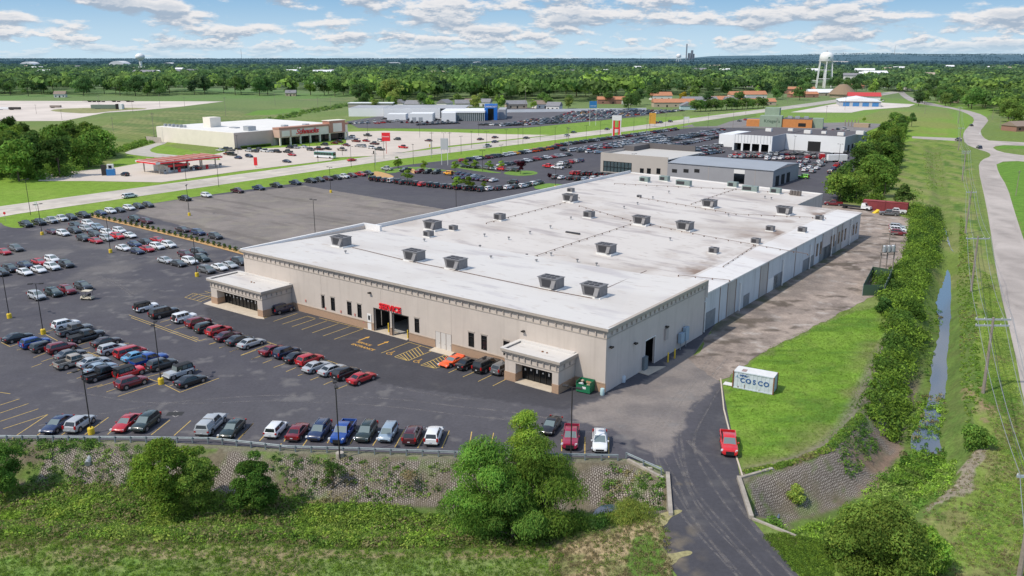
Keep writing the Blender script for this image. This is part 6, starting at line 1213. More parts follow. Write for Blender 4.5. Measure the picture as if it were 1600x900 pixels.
Ls += q(300, 400, 4, [(0, 503, 40, 515), (105, 552, 145, 540), (170, 575, 225, 556), (236, 600, 285, 582), (305, 620, 500, 545), (470, 536, 540, 560), (372, 645, 425, 626), (442, 670, 498, 648), (510, 697, 580, 672), (588, 723, 650, 697), (662, 748, 690, 738), (740, 776, 790, 756), (822, 805, 880, 780), (905, 832, 970, 806), (700, 605, 960, 690), (830, 655, 870, 668), (450, 388, 490, 375), (510, 408, 660, 358), (565, 426, 722, 376), (625, 442, 770, 393), (685, 460, 845, 405), (752, 480, 915, 423), (818, 500, 990, 440), (888, 521, 1070, 455), (720, 376, 770, 390), (795, 387, 1070, 455),
     (1182, 607, 1355, 540), (1355, 538, 1600, 612), (1265, 630, 1430, 562), (1350, 655, 1510, 588), (1265, 630, 1350, 655), (1430, 682, 1600, 610), (1430, 682, 1520, 702), (1520, 702, 1560, 690)])
Ls += q(600, 450, 4, [(403, 530, 455, 506), (493, 556, 562, 525), (588, 584, 670, 545), (680, 612, 798, 552)])
Ls += q(320, 400, 10, [(0, 550, 160, 600), (20, 640, 160, 590)])
Ls += [((290, 462 + i * 2), (305 + i * 3, 456 + i * 3)) for i in range(0)] + q(0, 300, 4, [(1155, 658, 1210, 632), (1180, 664, 1240, 638), (1205, 671, 1268, 645), (1230, 678, 1300, 650), (1255, 684, 1320, 658), (1155, 658, 1260, 686), (1210, 632, 1345, 665), (1200, 645, 1345, 625)])
lines('parking_lines', Ls, YL, .12, .006)
Hs = []
def hatch(A_, B_, C_, D_, n):
    for i in range(1, n):
        t = i / n; Hs.append((tuple(Vector(A_).lerp(Vector(B_), t)), tuple(Vector(D_).lerp(Vector(C_), max(0, t - .28)))))
hatch((616, 557.5), (657, 540.5), (677.5, 547), (637.5, 563.8), 9); hatch((657.5, 570.5), (700, 552.5), (722, 558), (680, 575.5), 9)
lines('hatched_bay_lines', Hs, YL, .12, .0065)
def ground_poly(nm, polys, o, ang, mat, z=.007, kind='structure'):
    mb = MB()
    for P in polys: mb.add([(x, y, 0) for x, y in P], [tuple(range(len(P)))])
    ob = mb.build(nm, mat, loc=(o.x, o.y, z), rz=ang); return tag(ob, kind=kind)
ar = [[(-1.3, -.16), (.5, -.16), (.5, .16), (-1.3, .16)], [(.5, -.45), (1.4, 0), (.5, .45)]]
for px, py in ((569, 529), (599, 536.5)): ground_poly('arrow_marking', ar, G(px, py), A2, YL2)
def mtext(nm, s, size, loc, rot, mat, ext=0., shear=0., bold=0., sx=1., parent=None, label=None, cat=None, kind=None):
    o = text(nm, s, size, (0, 0, 0), (0, 0, 0), mat, ext, shear, 'CENTER', bold); dg = bpy.context.evaluated_depsgraph_get(); me = bpy.data.meshes.new_from_object(o.evaluated_get(dg)); bpy.data.objects.remove(o)
    n = link(nm, me, parent, loc); n.rotation_euler = rot; n.scale = (sx, 1, 1); return tag(n, label, cat, None, kind)
bpy.data.objects.remove(t_)
mtext('service_sign', 'SERVICE', 1.45, BW((x0_ + x1_) / 2, -.16, z1_ - .5), (rad(90), 0, BANG), RED, .1, bold=.03, label='red raised letters reading SERVICE above the two open bays', cat='sign')
p1 = G(567, 537.5); p2 = G(565, 543)
mtext('ground_lettering', 'SERVICE', .85, (p1.x, p1.y, .0068), (0, 0, BANG), YL2, bold=.02, sx=1.1, kind='structure'); mtext('ground_lettering', 'ENTRANCE', .95, (p2.x, p2.y, .0068), (0, 0, BANG), YL2, bold=.02, sx=1.1, kind='structure')
# wheelchair symbols
def ring(cx, cy, r, w, a0, a1, n=14):
    out = []
    for i in range(n):
        t0 = a0 + (a1 - a0) * i / n; t1 = a0 + (a1 - a0) * (i + 1) / n; out.append([(cx + r * math.cos(t0), cy + r * math.sin(t0)), (cx + (r + w) * math.cos(t0), cy + (r + w) * math.sin(t0)), (cx + (r + w) * math.cos(t1), cy + (r + w) * math.sin(t1)), (cx + r * math.cos(t1), cy + r * math.sin(t1))])
    return out
wc = ring(0, 0, .42, .13, 2.2, 6.6) + [[(-.1, .2), (.04, .2), (.04, .95), (-.1, .95)], [(-.1, .1), (.5, .1), (.5, .22), (-.1, .22)], [(.42, .1), (.75, -.5), (.88, -.44), (.55, .16)], [(.0, .5), (.4, .5), (.4, .6), (.0, .6)]] + ring(-.03, 1.15, .0, .15, 0, 6.283)
for px, py in ((608.5, 552), (651, 564.5)): ground_poly('accessible_bay_symbol', wc, G(px, py), BANG, YL2)
# storm drain, road centre dashes
o = G(273.5, 646.5); ob = MB().box(-1.1, 1.1, -.6, .6, 0, .008).build('drain_grate', pm('drain_iron', (.03, .03, .03), .8), loc=(o.x, o.y, .004), rz=.05); tag(ob, 'dark storm drain grate in the asphalt aisle', 'drain')
lines('drain_surround', [((265, 647), (274, 651.5)), ((274, 651.5), (284, 646.5)), ((284, 646.5), (274, 642)), ((274, 642), (265, 647))], pm('drain_concrete', (.3, .28, .27), .9), .16, .005)
lines('highway_line', [((-200 + 0, 363.5), (600, 246.8)), ((605, 246), (900, 211.5))], pm('faded_road_line', (.62, .50, .3), .9), .18, .04)
# ================================================================ STREET FURNITURE
DP_ = pm('dark_pole', (.045, .04, .038), .6, .3, nscale=2); WOOD = pm('weathered_pole_wood', (.26, .22, .19), .95, nscale=3, namt=.2)
def lamp_proto(h, base=True, heads=2, thin=.09, mat=None):
    e = empty('lamp_post'); mat = mat or DP_
    if base: m = MB(); m.lathe([(.42, 0), (.42, .85), (.36, .95), (0, .95)], 16); m.build('base', YEL, e)
    m = MB(); m.cyl((0, 0, 0), (0, 0, h), thin, thin * .75, 8); m.build('pole', mat, e)
    for s in ((-1, 1) if heads == 2 else (1,)):
        m = MB(); m.box(min(0, s * .9), max(0, s * .9), -.03, .03, h - .04, h + .03); m.box(s * .9 - .35, s * .9 + .35, -.22, .22, h - .06, h + .1); m.build('lamp_head', mat, e)
    return e
lp = lamp_proto(9.4); LPd = [(15, 497, 8.9, 'at the far left of the lot'), (68, 522, 9.2, 'at the head of the middle block'), (143, 678, 8.9, 'behind the guardrail among the left cars'), (252, 600, 9.5, 'at the end of the middle block'), (173, 395, 9.2, 'beside the second sales block'), (308, 432, 9., 'beside the fourth sales block'), (66, 367, 8.5, 'by the grass corner'), (296, 337, 9.4, 'on the west side of the grey lot'), (517, 301, 9.2, 'on the far side of the grey lot'), (713, 331, 9.4, 'beyond the long roof edge'), (868, 294, 9.4, 'on the grass island beyond the roof'), (531, 716, 9.6, 'on a concrete footing outside the guardrail'), (892, 712, 9., 'behind the pink pickup')]
for i, (px, py, h, w) in enumerate(LPd):
    o = lp if i == 0 else copy_tree(lp); o.location = G(px, py); o.scale = (1, 1, h / 9.4); o.rotation_euler = (0, 0, BANG + i * .8)
    if i > 10:
        for ch in list(o.children):
            if ch.name.startswith('base'): bpy.data.objects.remove(ch)
    tag(o, f'dark lamp post with yellow base {w}' if i < 11 else f'dark lamp post {w}', 'lamp post', 'lamp posts in the main parking lot')
lg = lamp_proto(9.5, False, 2, .09, DP_); lg.name = 'lamp_post'
for i, (px, py, h, w) in enumerate([(493, 372, 10.5, 'rising behind the stepped parapet'), (342, 292, 8.5, 'near the fuel canopy, right'), (291, 283, 7, 'near the fuel canopy, left'), (497, 253, 9, 'on the store lot verge'), (549, 261, 9, 'by the highway opposite the storefront'), (48, 336, 11, 'on the grass at the left edge'), (372, 240, 9, 'at the store corner'), (484, 233, 9, 'before the store sign'), (535, 243, 9, 'right of the store sign'), (575, 221, 10, 'at the end of the store'), (656, 215, 10, 'on the wide green verge, left'), (748, 212, 10, 'on the wide green verge, middle'), (646, 257, 9, 'beside the lot entrance'), (754, 268, 9, 'in the sapling row'), (783, 258, 9, 'behind the maroon tree'), (817, 225, 10, 'by the highway grass'), (586, 266, 7, 'over the bark bed'), (1106, 200, 10, 'before the white workshop'), (1240, 241, 9, 'in front of the white workshop wall'), (1310, 256, 9, 'in the busy rear yard'), (990, 270, 8, 'before the grey showroom')]):
    o = lg if i == 0 else copy_tree(lg); o.location = G(px, py); o.scale = (1, 1, h / 9.5); o.rotation_euler = (0, 0, BANG + i); tag(o, f'slim lamp post {w}', 'lamp post', 'slim lamp posts')
for i in range(16):
    px = 690 + i * 25 + R.uniform(-6, 6); py = 237 - i * 2.6 + R.uniform(-4, 8); o = copy_tree(lg); o.location = G(px, py); o.scale = (1, 1, .95); o.rotation_euler = (0, 0, i); tag(o, 'slim lamp post along the highway and dealer lots', 'lamp post', 'slim lamp posts along the dealer lots')
# utility poles with cross-arms and wires on the right
def upole(p, h, arms, label, lean=0., mat=WOOD, ang=-.1):
    e = empty('utility_pole', p, ang, label, 'utility pole', None); e.rotation_euler = (0, lean, ang); m = MB(); m.cyl((0, 0, -.3), (0, 0, h), .25, .17, 8); m.build('pole', mat, e)
    for z, w in arms:
        MB().box(-w, w, -.1, .1, z - .11, z + .11).build('crossarm', GRY, e)
        for s in (-1, -.5, .5, 1): m = MB(); m.cyl((s * (w - .08), 0, z + .08), (s * (w - .08), 0, z + .3), .05, n=6); m.build('insulator', WHT, e)
    return e
UP = [(1592, 905, 11, [(10.6, 1.6)]), (1536, 614, 11.5, [(11.2, 2.4), (10.3, 2.3)]), (1517, 456, 11.8, [(11.3, 2.3)]), (1508, 365, 12, [(11.5, 1.3)]), (1503, 282, 12, [(11.5, 1.6), (10.8, 1.4)]), (1497, 235, 12, [(11.5, 1.5)]), (1497, 193, 12, [(11.5, 1.5)])]
wl = ['at the bottom right corner by the road', 'with wide double cross-arm beside the stream', 'with wide cross-arm, second from the stream bend', 'of the verge line, third from the near end', 'of the verge line near the culvert', 'of the verge line at the crossing', 'of the verge line beyond the crossing']
tops = []
for (px, py, h, arms), w in zip(UP, wl):
    p = G(px, py); upole(p, h, arms, f'wooden utility pole {w}', -.02 if py > 400 else 0); tops.append((p, arms[0][0], arms[0][1]))
tops = [(G(1640, 1400), 10.6, 1.6)] + tops
WIR = pm('bright_wire', (.38, .38, .37), .5, .5)
for k, s in enumerate((-1, -.5, .5, 1)):
    mb = MB()
    for (a, za, wa), (b, zb, wb) in zip(tops[:-1], tops[1:]):
        A_ = a + Vector((s * wa, s * -.1 * wa, za + .3)); B_ = b + Vector((s * wb, s * -.1 * wb, zb + .3)); prev = A_
        for j in range(1, 9):
            t = j / 8; c = A_.lerp(B_, t); c.z -= 4 * t * (1 - t) * min(2.2, (B_ - A_).length * .025); mb.cyl(prev, c, .032, n=4, caps=False); prev = c
    tag(mb.build('power_line', WIR), ['outermost stream-side', 'inner stream-side', 'inner road-side', 'outermost road-side'][k] + ' overhead wire of the verge pole line', 'wire', 'overhead wires')
mb = MB()   # lower communication cable
for (a, za, wa), (b, zb, wb) in zip(tops[:-1], tops[1:]):
    A_ = a + Vector((.25, 0, za - 3)); B_ = b + Vector((.25, 0, zb - 3)); prev = A_
    for j in range(1, 9): t = j / 8; c = A_.lerp(B_, t); c.z -= 4 * t * (1 - t) * 1.2; mb.cyl(prev, c, .03, n=4, caps=False); prev = c
tag(mb.build('communication_cable', pm('black_cable', (.05, .05, .05), .6)), 'thicker dark cable strung below the overhead wires', 'cable')
# street poles along the highway and fields (small)
up0 = None
for i, (px, py, h) in enumerate([(242, 222, 17), (177, 205, 9), (353, 182, 16), (497, 172, 12), (517, 170, 11), (208, 178, 11), (289, 170, 11), (155, 166, 10), (57, 178, 8), (97, 188, 8), (250, 168, 12), (430, 165, 12), (600, 278 - 30, 8), (675, 240, 11), (703, 240, 11), (1145, 200, 13), (1165, 178, 10), (1212, 215, 12), (1290, 190, 12), (1320, 172, 12), (1010, 215, 12), (888, 238, 13), (821, 172, 22), (1230, 162, 12), (1260, 158, 12), (1412, 227, 9), (1562, 200, 8), (1587, 306, 9), (1550, 188, 10), (1445, 178, 9)]):
    if up0 is None: up0 = empty('street_pole'); m = MB(); m.cyl((0, 0, 0), (0, 0, 1), .14, .10, 6); m.build('pole', WOOD, up0); MB().box(-1.1, 1.1, -.05, .05, .93, .945).build('crossarm', WOOD, up0); o = up0
    else: o = copy_tree(up0)
    o.location = G(px, py); o.scale = (1, 1, h); o.rotation_euler = (0, 0, .5); tag(o, 'thin wooden pole along the roads and fields', 'pole', 'thin poles along roads and fields')
# transformer platform and compound fence by the yard
e = empty('transformer_bank', G(1383, 428), .2, 'three grey transformers mounted high on poles beside the dirt yard', 'transformer')
for x in (-1.6, 0, 1.7): m = MB(); m.cyl((x, 0, -.2), (x, 0, 10.5 if x == 0 else 7), .16, .12, 8); m.build('pole', WOOD, e)
MB().box(-2, 2, -.1, .1, 9.2, 9.4).build('crossarm', WOOD, e); MB().box(-2.2, 2.2, -.5, .5, 5, 5.2).build('platform', WOOD, e)
for x in (-1.1, 0., 1.1): m = MB(); m.lathe([(0, 5.22), (.42, 5.22), (.42, 6.5), (.3, 6.65), (0, 6.65)], 14, (x, -.15)); m.build('transformer_can', GRY, e)
for x in (-3.4, 3.3): pass
FNC = bpy.data.materials.new('green_slat_fence'); FNC.use_nodes = True; FNC.node_tree.nodes['Principled BSDF'].inputs['Base Color'].default_value = (.05, .09, .06, 1)
e = empty('compound_fence', (0, 0, 0), 0, 'green slatted chain-link fence around the transformer compound', 'fence')
fpts = [G(1347, 462), G(1381, 462), G(1392, 437), G(1362, 432), G(1347, 462)]
for a, b in zip(fpts[:-1], fpts[1:]):
    d = (b - a); n = max(1, int(d.length / 2.6)); nn = Vector((-d.y, d.x, 0)).normalized() * .02
    MB().add([a - nn, b - nn, b - nn + Vector((0, 0, 2.3)), a - nn + Vector((0, 0, 2.3)), a + nn, b + nn, b + nn + Vector((0, 0, 2.3)), a + nn + Vector((0, 0, 2.3))], [(0, 1, 2, 3), (5, 4, 7, 6), (3, 2, 6, 7)]).build('slat_panel', FNC, e)
    for i in range(n): c = a.lerp(b, i / n); m = MB(); m.cyl(c, c + Vector((0, 0, 2.6)), .05, n=6); m.build('post', GRY, e)
# guardrail
STL = pm('guardrail_steel', (.22, .26, .28), .6, .2, nscale=1.5, namt=.15)
def guardrail(pts, label):
    P = [Vector(G(*p)) for p in pts]; e = empty('guardrail', (0, 0, 0), 0, label, 'guardrail'); L_ = [0]; mb = MB()
    prof = [(0, .52), (.06, .56), (.0, .62), (.0, .66), (.06, .72), (0, .78)]
    for a, b in zip(P[:-1], P[1:]):
        d = (b - a).normalized(); n = Vector((d.y, -d.x, 0)); 
        vs = [a + n * o + Vector((0, 0, z)) for o, z in prof] + [b + n * o + Vector((0, 0, z)) for o, z in prof]; k = len(prof)
        mb.add(vs, [(i, k + i, k + i + 1, i + 1) for i in range(k - 1)])
        vs = [v - n * .04 for v in vs]; mb.add(vs, [(i + 1, k + i + 1, k + i, i) for i in range(k - 1)])
        L_.append(L_[-1] + (b - a).length)
    mb.build('rail', STL, e); n = int(L_[-1] / 1.95)
    for i in range(n + 1):
        t = L_[-1] * i / n; k = max(j for j in range(len(P) - 1) if L_[j] <= t + 1e-6); a = P[k].lerp(P[k + 1], (t - L_[k]) / (L_[k + 1] - L_[k])); d = (P[k + 1] - P[k]).normalized(); nn = Vector((d.y, -d.x, 0)) * .1
        MB().box(a.x - .07 + nn.x, a.x + .07 + nn.x, a.y - .09 + nn.y, a.y + .09 + nn.y, -.5, .8).build('post', STL, e)
guardrail([(-60, 688), (20, 689), (200, 690.5), (330, 692), (450, 705), (560, 708), (690, 713), (800, 716), (965, 719)], 'long galvanised guardrail along the front edge of the parking lot')
guardrail([(979, 716), (1003, 727), (1034, 741)], 'short angled guardrail stub beside the bridge')
# bridge parapets and wing walls
CW = pm('weathered_concrete', (.36, .32, .27), .9, nscale=.9, namt=.25)
def wallseg(nm, a, b, z0, z1, t, label, cat='wall', mat=CW, za=None):
    a = Vector(G(*a)); b = Vector(G(*b)); d = (b - a).normalized(); n = Vector((-d.y, d.x, 0)) * t / 2; za = z0 if za is None else za
    mb = MB(); mb.hexa([(*(p.xy), z) for p, z in ((a - n, za), (b - n, z0), (b + n, z0), (a + n, za))], [(*(p.xy), z1) for p in (a - n, b - n, b + n, a + n)]); return tag(mb.build(nm, mat), label, cat)
wallseg('wing_wall', (981, 720), (1036, 749), -3.2, .28, .35, 'sloping concrete wing wall under the short guardrail stub', za=-1.2)
wallseg('bridge_curb', (1043, 741), (1048, 806), -3.3, .35, .45, 'left concrete curb wall of the driveway bridge', 'curb wall')
wallseg('bridge_curb', (1154, 748), (1174, 811), -3.3, .4, .45, 'right concrete curb wall of the driveway bridge', 'curb wall')
wallseg('wing_wall', (1158, 747), (1207, 733), -2.6, .2, .35, 'grey concrete headwall between lawn and block slope')
wallseg('wing_wall', (1176, 811), (1245, 839), -3., .15, .3, 'thin concrete wall running down from the bridge at the bottom')
for x_, y_ in ((1002, 745), (1015, 751)):
    p = G(x_, y_, -1.5); ob = MB().box(-.25, .25, -.2, .2, -1.6, 1.5).build('concrete_stub', CW, loc=(p.x, p.y, -1.3)); tag(ob, 'pale concrete post under the short guardrail stub', 'post', 'concrete posts under the guardrail stub')
p = G(531, 713); ob = MB().lathe([(.5, -.8), (.5, .5), (0, .52)], 14).build('pole_footing', CW, loc=(p.x, p.y, 0)); tag(ob, 'round concrete footing outside the guardrail', 'footing')
m = MB(); p = G(141, 714, -1.); m.cyl((0, 0, 0), (.3, -1.4, -.25), .35, n=14); tag(m.build('drain_pipe', GRY, loc=(p.x, p.y, -1.)), 'short grey drain pipe poking out of the block slope', 'pipe')
# lawn kerb
kp = [Vector(G(*q_)) for q_ in [(1126, 592), (1131, 640), (1146, 700), (1160, 744)]]; mb = MB()
for a, b in zip(kp[:-1], kp[1:]): d = (b - a).normalized(); n = Vector((-d.y, d.x, 0)) * .09; mb.hexa([a - n, b - n, b + n, a + n], [v + Vector((0, 0, .1)) for v in (a - n, b - n, b + n, a + n)])
tag(mb.build('kerb', CRB), kind='structure')
# ================================================================ CONTAINERS, DUMPSTER, BARRELS, BOLLARDS
CWH = pm('faded_container_white', (.52, .57, .62), .7, nscale=1.3, namt=.12); RUST = pm('container_rust', (.20, .085, .04), .9, nscale=4, namt=.4); CTP = pm('container_roof_white', (.68, .68, .66), .7, nscale=1, namt=.08)
def container(p, ang, L_, W, H_, mat, top, label, posts=RUST):
    e = empty('shipping_container', p, ang, label, 'shipping container'); mb = MB(); n = int(L_ / .28); z0, z1 = .14, H_ - .12
    for s in (-1, 1):
        for i in range(n):
            x = -L_ / 2 + .1 + (L_ - .2) * i / n; w = (L_ - .2) / n; o = W / 2 - (.02 if i % 2 else .06); mb.box(x, x + w, min(s * o, s * (o - .03)), max(s * o, s * (o - .03)), z0, z1)
    for s in (-1, 1):
        m2 = int(W / .28)
        for i in range(m2): y = -W / 2 + .1 + (W - .2) * i / m2; w = (W - .2) / m2; o = L_ / 2 - (.02 if i % 2 else .06); mb.box(min(s * o, s * (o - .03)), max(s * o, s * (o - .03)), y, y + w, z0, z1)
    mb.build('corrugated_wall', mat, e); MB().box(-L_ / 2 + .04, L_ / 2 - .04, -W / 2 + .04, W / 2 - .04, H_ - .06, H_).build('roof_panel', top, e)
    for x in (-1, 1):
        for y in (-1, 1): MB().box(x * L_ / 2 - .08, x * L_ / 2 + .08, y * W / 2 - .08, y * W / 2 + .08, 0, H_ + .01).build('corner_post', posts, e)
    for y in (-1, 1):
        MB().box(-L_ / 2 + .08, L_ / 2 - .08, y * W / 2 - .05, y * W / 2 + .05, H_ - .13, H_ + .005).build('top_rail', mat, e); MB().box(-L_ / 2 + .08, L_ / 2 - .08, y * W / 2 - .05, y * W / 2 + .05, .0, .15).build('bottom_rail', mat, e)
    return e
a = G(1144.5, 605); b = G(1207.5, 617); c_ = G(1219, 606); ang = math.atan2(b.y - a.y, b.x - a.x); u = (b - a).normalized(); n = Vector((-u.y, u.x, 0)); Lc = (b - a).length; mid = (a + b) / 2 + n * 1.2
cb = container(mid, ang, Lc, 2.4, 2.62, CWH, CTP, 'white shipping container with blue COSCO lettering on the lawn')
NB = pm('lettering_blue', (.02, .09, .28), .6); LB = pm('faded_blue', (.12, .27, .42), .7)
for i, ch in enumerate('COSCO'): mtext('cosco_lettering', ch, .98, (-1.55 + i * .86, -1.215, 1.05), (rad(90), 0, 0), NB, .005, bold=.03, sx=1., parent=cb)
mtext('chinese_lettering', '中國遠洋', .34, (-1.35, -1.215, 1.95), (rad(90), 0, 0), NB, .005, bold=.012, parent=cb)
m = MB(); m.box(-2.65, -1.95, -1.225, -1.215, 1.72, 1.76); m.box(-2.36, -2.32, -1.225, -1.215, 1.76, 2.12); m.box(-2.44, -2.37, -1.225, -1.215, 1.76, 2.0); m.box(-2.1, -1.8, -1.225, -1.215, 1.62, 1.66); m.build('logo', LB, cb)
for x, z0, z1, w in ((-1.25, .15, .75, .07), (.9, .14, .4, .06), (-2.2, .15, .35, .15)): MB().box(x, x + w, -1.222, -1.214, z0, z1).build('rust_patch', RUST, cb)
MB().box(-1.9, -1.2, -.9, .2, 2.622, 2.63).build('rust_patch', pm('roof_rust', (.33, .24, .22), .9), cb)
MB().box(-Lc / 2 - 1.5, -Lc / 2 - .1, -1., .2, .05, .12).build('ramp_plate', CTP, cb)
RC = pm('container_red', (.22, .035, .04), .7, nscale=.8, namt=.15)
a = G(1347, 327.5); b = G(1417, 333.5); ang = math.atan2(b.y - a.y, b.x - a.x); u = (b - a).normalized(); n = Vector((-u.y, u.x, 0)); Lr = (b - a).length
for k, nm in ((0, 'left one of the long red container pair behind the trucks'), (1, 'right one of the long red container pair behind the trucks')):
    container(a + u * (Lr * (.25 + .5 * k)) + n * 1.3, ang, Lr / 2 - .1, 2.5, 3.1, RC, pm('container_red_roof', (.30, .06, .06), .7), nm + '', RC)
mb = MB(); p = G(1368, 333); mb.add([(-.9, -.6, 0), (.9, -.6, 0), (.9, .6, 0), (-.9, .6, 0), (.9, -.6, 1.1), (.9, .6, 1.1)], [(0, 3, 2, 1), (1, 2, 5, 4), (0, 1, 4), (3, 5, 2), (0, 4, 5, 3)]); tag(mb.build('loading_wedge', YEL, loc=p, rz=.3), 'small yellow loading ramp by the red container', 'ramp')
e = empty('dumpster', G(914.5, 611.5), BANG + .12, 'open green metal dumpster full of boxes at the building corner', 'dumpster'); GRN = pm('dumpster_green', (.012, .16, .07), .55, nscale=2, namt=.15)
m = MB(); hw_, hd, t = 1.1, .85, .05
for (x0, x1, y0, y1) in ((-hw_, hw_, -hd, -hd + t), (-hw_, hw_, hd - t, hd), (-hw_, -hw_ + t, -hd + t, hd - t), (hw_ - t, hw_, -hd + t, hd - t)): m.box(x0, x1, y0, y1, .15, 1.35 if y0 < 0 and y1 < 0 else 1.75)
m.box(-hw_ + t, hw_ - t, -hd + t, hd - t, .15, .3)
for x in (-hw_ - .07, hw_): m.box(x, x + .07, -.6, .6, .7, .9)
m.build('body', GRN, e); MB().box(-hw_ - .04, hw_ + .04, -hd - .05, -hd - .0, 1.28, 1.38).build('rim', GRN, e); MB().box(-.1, .45, -hd - .012, -hd - .003, .7, 1.05).build('sticker', WHT, e); 
m = MB(); m.hexa([(-hw_, hd + .01, 1.75), (hw_, hd + .01, 1.75), (hw_, hd + .05, 1.75), (-hw_, hd + .05, 1.75)], [(-hw_, hd + .01, .6), (hw_, hd + .3, .6), (hw_, hd + .35, .6), (-hw_, hd + .35, .6)]); m.build('lid', PLS, e)
for i in range(9):
    x, y = R.uniform(-.8, .8), R.uniform(-.55, .6); s = R.uniform(.15, .3); M_ = Matrix.Translation((x, y, 1.15 + R.uniform(0, .25))) @ Matrix.Rotation(R.uniform(0, 3), 4, 'Z') @ Matrix.Rotation(R.uniform(-.4, .4), 4, 'X')
    ob = MB().box(-s, s, -s * .8, s * .8, -s * .6, s * .6, 0, M_).build('cardboard_box', pm(['box_brown', 'box_white', 'box_pale'][i % 3], [(.30, .19, .11), (.6, .62, .64), (.42, .33, .25)][i % 3], .9), loc=e.location, rz=e.rotation_euler.z); tag(ob, 'discarded box inside the open green dumpster', 'box', 'boxes in the green dumpster')
for i, (px, py, c, lab) in enumerate(((941, 617, (.42, .58, .60), 'pale blue plastic barrel at the building corner'), (974, 597, (.55, .62, .68), 'whitish plastic barrel against the side wall'))):
    m = MB(); m.lathe([(0, 0), (.3, 0), (.32, .1), (.33, .5), (.32, .9), (.28, 1.0), (0, 1.02)], 16); tag(m.build('plastic_barrel', pm('barrel_plastic%d' % i, c, .5), loc=G(px, py), smooth=40), lab, 'barrel')
for i, (px, py, h, lab) in enumerate(((582, 512, 1.6, 'left of the first service bay'), (607.5, 519.5, 1.7, 'between the bays, left of two'), (611.5, 521.5, 1.9, 'between the bays, right of two'), (637.5, 529, 1.5, 'right of the second service bay'), (1043.5, 566, 1.6, 'beside the side loading door, near'), (1054, 560, 1.6, 'beside the side loading door, far'), (1097, 521, 1.1, 'by the blue-white side wall'), (1275, 411, .9, 'far along the side wall'))):
    m = MB(); m.cyl((0, 0, 0), (0, 0, h), .12, n=12); m.lathe([(.12, h), (.07, h + .07), (0, h + .09)], 12); tag(m.build('bollard', YEL if i < 6 else pm('bollard_rust', (.12, .05, .03), .8), loc=G(px, py)), ('yellow bollard ' if i < 6 else 'rusty bollard ') + lab, 'bollard')
e = empty('electrical_cabinet', BW(.6, on_side(1064, 531)[0] + 0, 0), BANG, 'pale blue electrical cabinets on the beige side wall', 'cabinet'); EB = pm('cabinet_blue', (.28, .38, .47), .6)
for y0 in (-1.6, .1): MB().box(-.4, .2, y0, y0 + 1.3, 1.2, 2.9 if y0 < 0 else 3.5).build('cabinet_box', EB, e)
for y0 in (-1.2, .9): MB().box(-.2, -.05, y0, y0 + .1, 0, 1.2).build('leg', GRY, e)
e = empty('grey_crate', G(1003, 577), BANG, 'grey steel bin with red contents beside the side loading door', 'bin'); MB().box(-.7, .7, -.6, .6, 0, 2.2).build('bin_body', pm('bin_grey', (.14, .17, .19), .6), e); MB().box(-.85, -.703, -.5, .5, .2, 1.6).build('red_side', pm('bin_red', (.4, .05, .04), .6), e)
# accessible sign board by the blue off-roader
# small site signs
def sign(px, py, h, w, bh, c, label, posts=1, mat2=None, name='road_sign', ang=0., d=.12, texts=None):
    e = empty(name, G(px, py), ang, label, 'sign'); mat2 = mat2 or GRY
    for s in ((0,) if posts == 1 else (-1, 1)): m = MB(); m.cyl((s * w * .42, 0, 0), (s * w * .42, 0, h - (bh if posts == 1 else 0)), .12 if h > 4 else .05, n=8); m.build('post', mat2, e)
    MB().box(-w / 2, w / 2, -d, d, h - bh, h).build('panel', c, e)
    for (s, sz, z, m_) in texts or (): mtext('sign_lettering', s, sz, (0, -d - .01, z), (rad(90), 0, 0), m_, .004, parent=e, bold=.01)
    return e
sign(604, 240, 10.5, 4.2, 4.2, pm('pylon_red', (.75, .02, .03), .5), 'tall red square pylon sign of the supermarket beside the highway', 1, pm('pylon_post_red', (.45, .03, .03), .6), 'pylon_sign', 0, .35, [('Schnucks', .95, 8.3, WHT)])
sign(695, 258, 12, 3.4, 5.0, pm('pylon_grey_panel', (.46, .47, .48), .6), 'grey slatted pylon sign with white frame by the lot entrance', 2, WHT, 'pylon_sign', -.2, .3)
sign(926, 196, 17, 5.2, 4.6, pm('pylon_blue', (.02, .16, .42), .5), 'blue square dealer sign on tall white posts across the highway', 2, WHT, 'pylon_sign', 0, .5, [('CHEVROLET', .8, 13.5, WHT)])
e = empty('pylon_sign', G(963, 214), -.2, 'red and white twin pillar pylon sign in the highway verge', 'sign')
for s in (-1, 1): MB().box(s * 1.6 - .5, s * 1.6 + .5, -.5, .5, 0, 10).build('red_pillar', RED, e)
MB().box(-1.09, 1.09, -.4, .4, 4.8, 5.8).build('crossbar', RED, e); MB().box(-2.9, 2.9, -.55, .55, 10.002, 13).build('white_cap', WHT, e); MB().box(-2.7, -2.15, -.5, .5, 0, 10).build('white_leg', WHT, e); MB().box(2.15, 2.7, -.5, .5, 0, 10).build('white_leg', WHT, e)
sign(1019, 198, 9.5, 4.5, 7.5, pm('sign_orange', (.65, .33, .05), .6), 'orange and yellow-green pylon sign by the divider', 2, CW, 'pylon_sign', 0, .5)
sign(1072, 197, 6.5, 4, 2, WHT, 'small white board sign beyond the far verge', 2, GRY, 'board_sign'); sign(400, 262, 4.6, 1.5, 3.6, RED, 'small red panel sign at the store lot entrance', 1, GRY, 'panel_sign')
m_ = MB(); m_.cyl((0, 0, 0), (0, 0, 2.2), .04, n=6); e = empty('stop_sign', G(9, 346), 0, 'red octagonal stop sign at the lot corner', 'sign'); m_.build('post', GRY, e); m = MB(); m.cyl((0, -.06, 2.5), (0, -.02, 2.5), .42, n=8); m.build('panel', RED, e)
sign(57, 330, 3, .8, 1.2, WHT, 'small white placard on the grass at the left', 1, GRY, 'placard'); sign(1531, 213, 2.2, 1, 1, WHT, 'tiny sign near the junction', 1, GRY, 'placard')
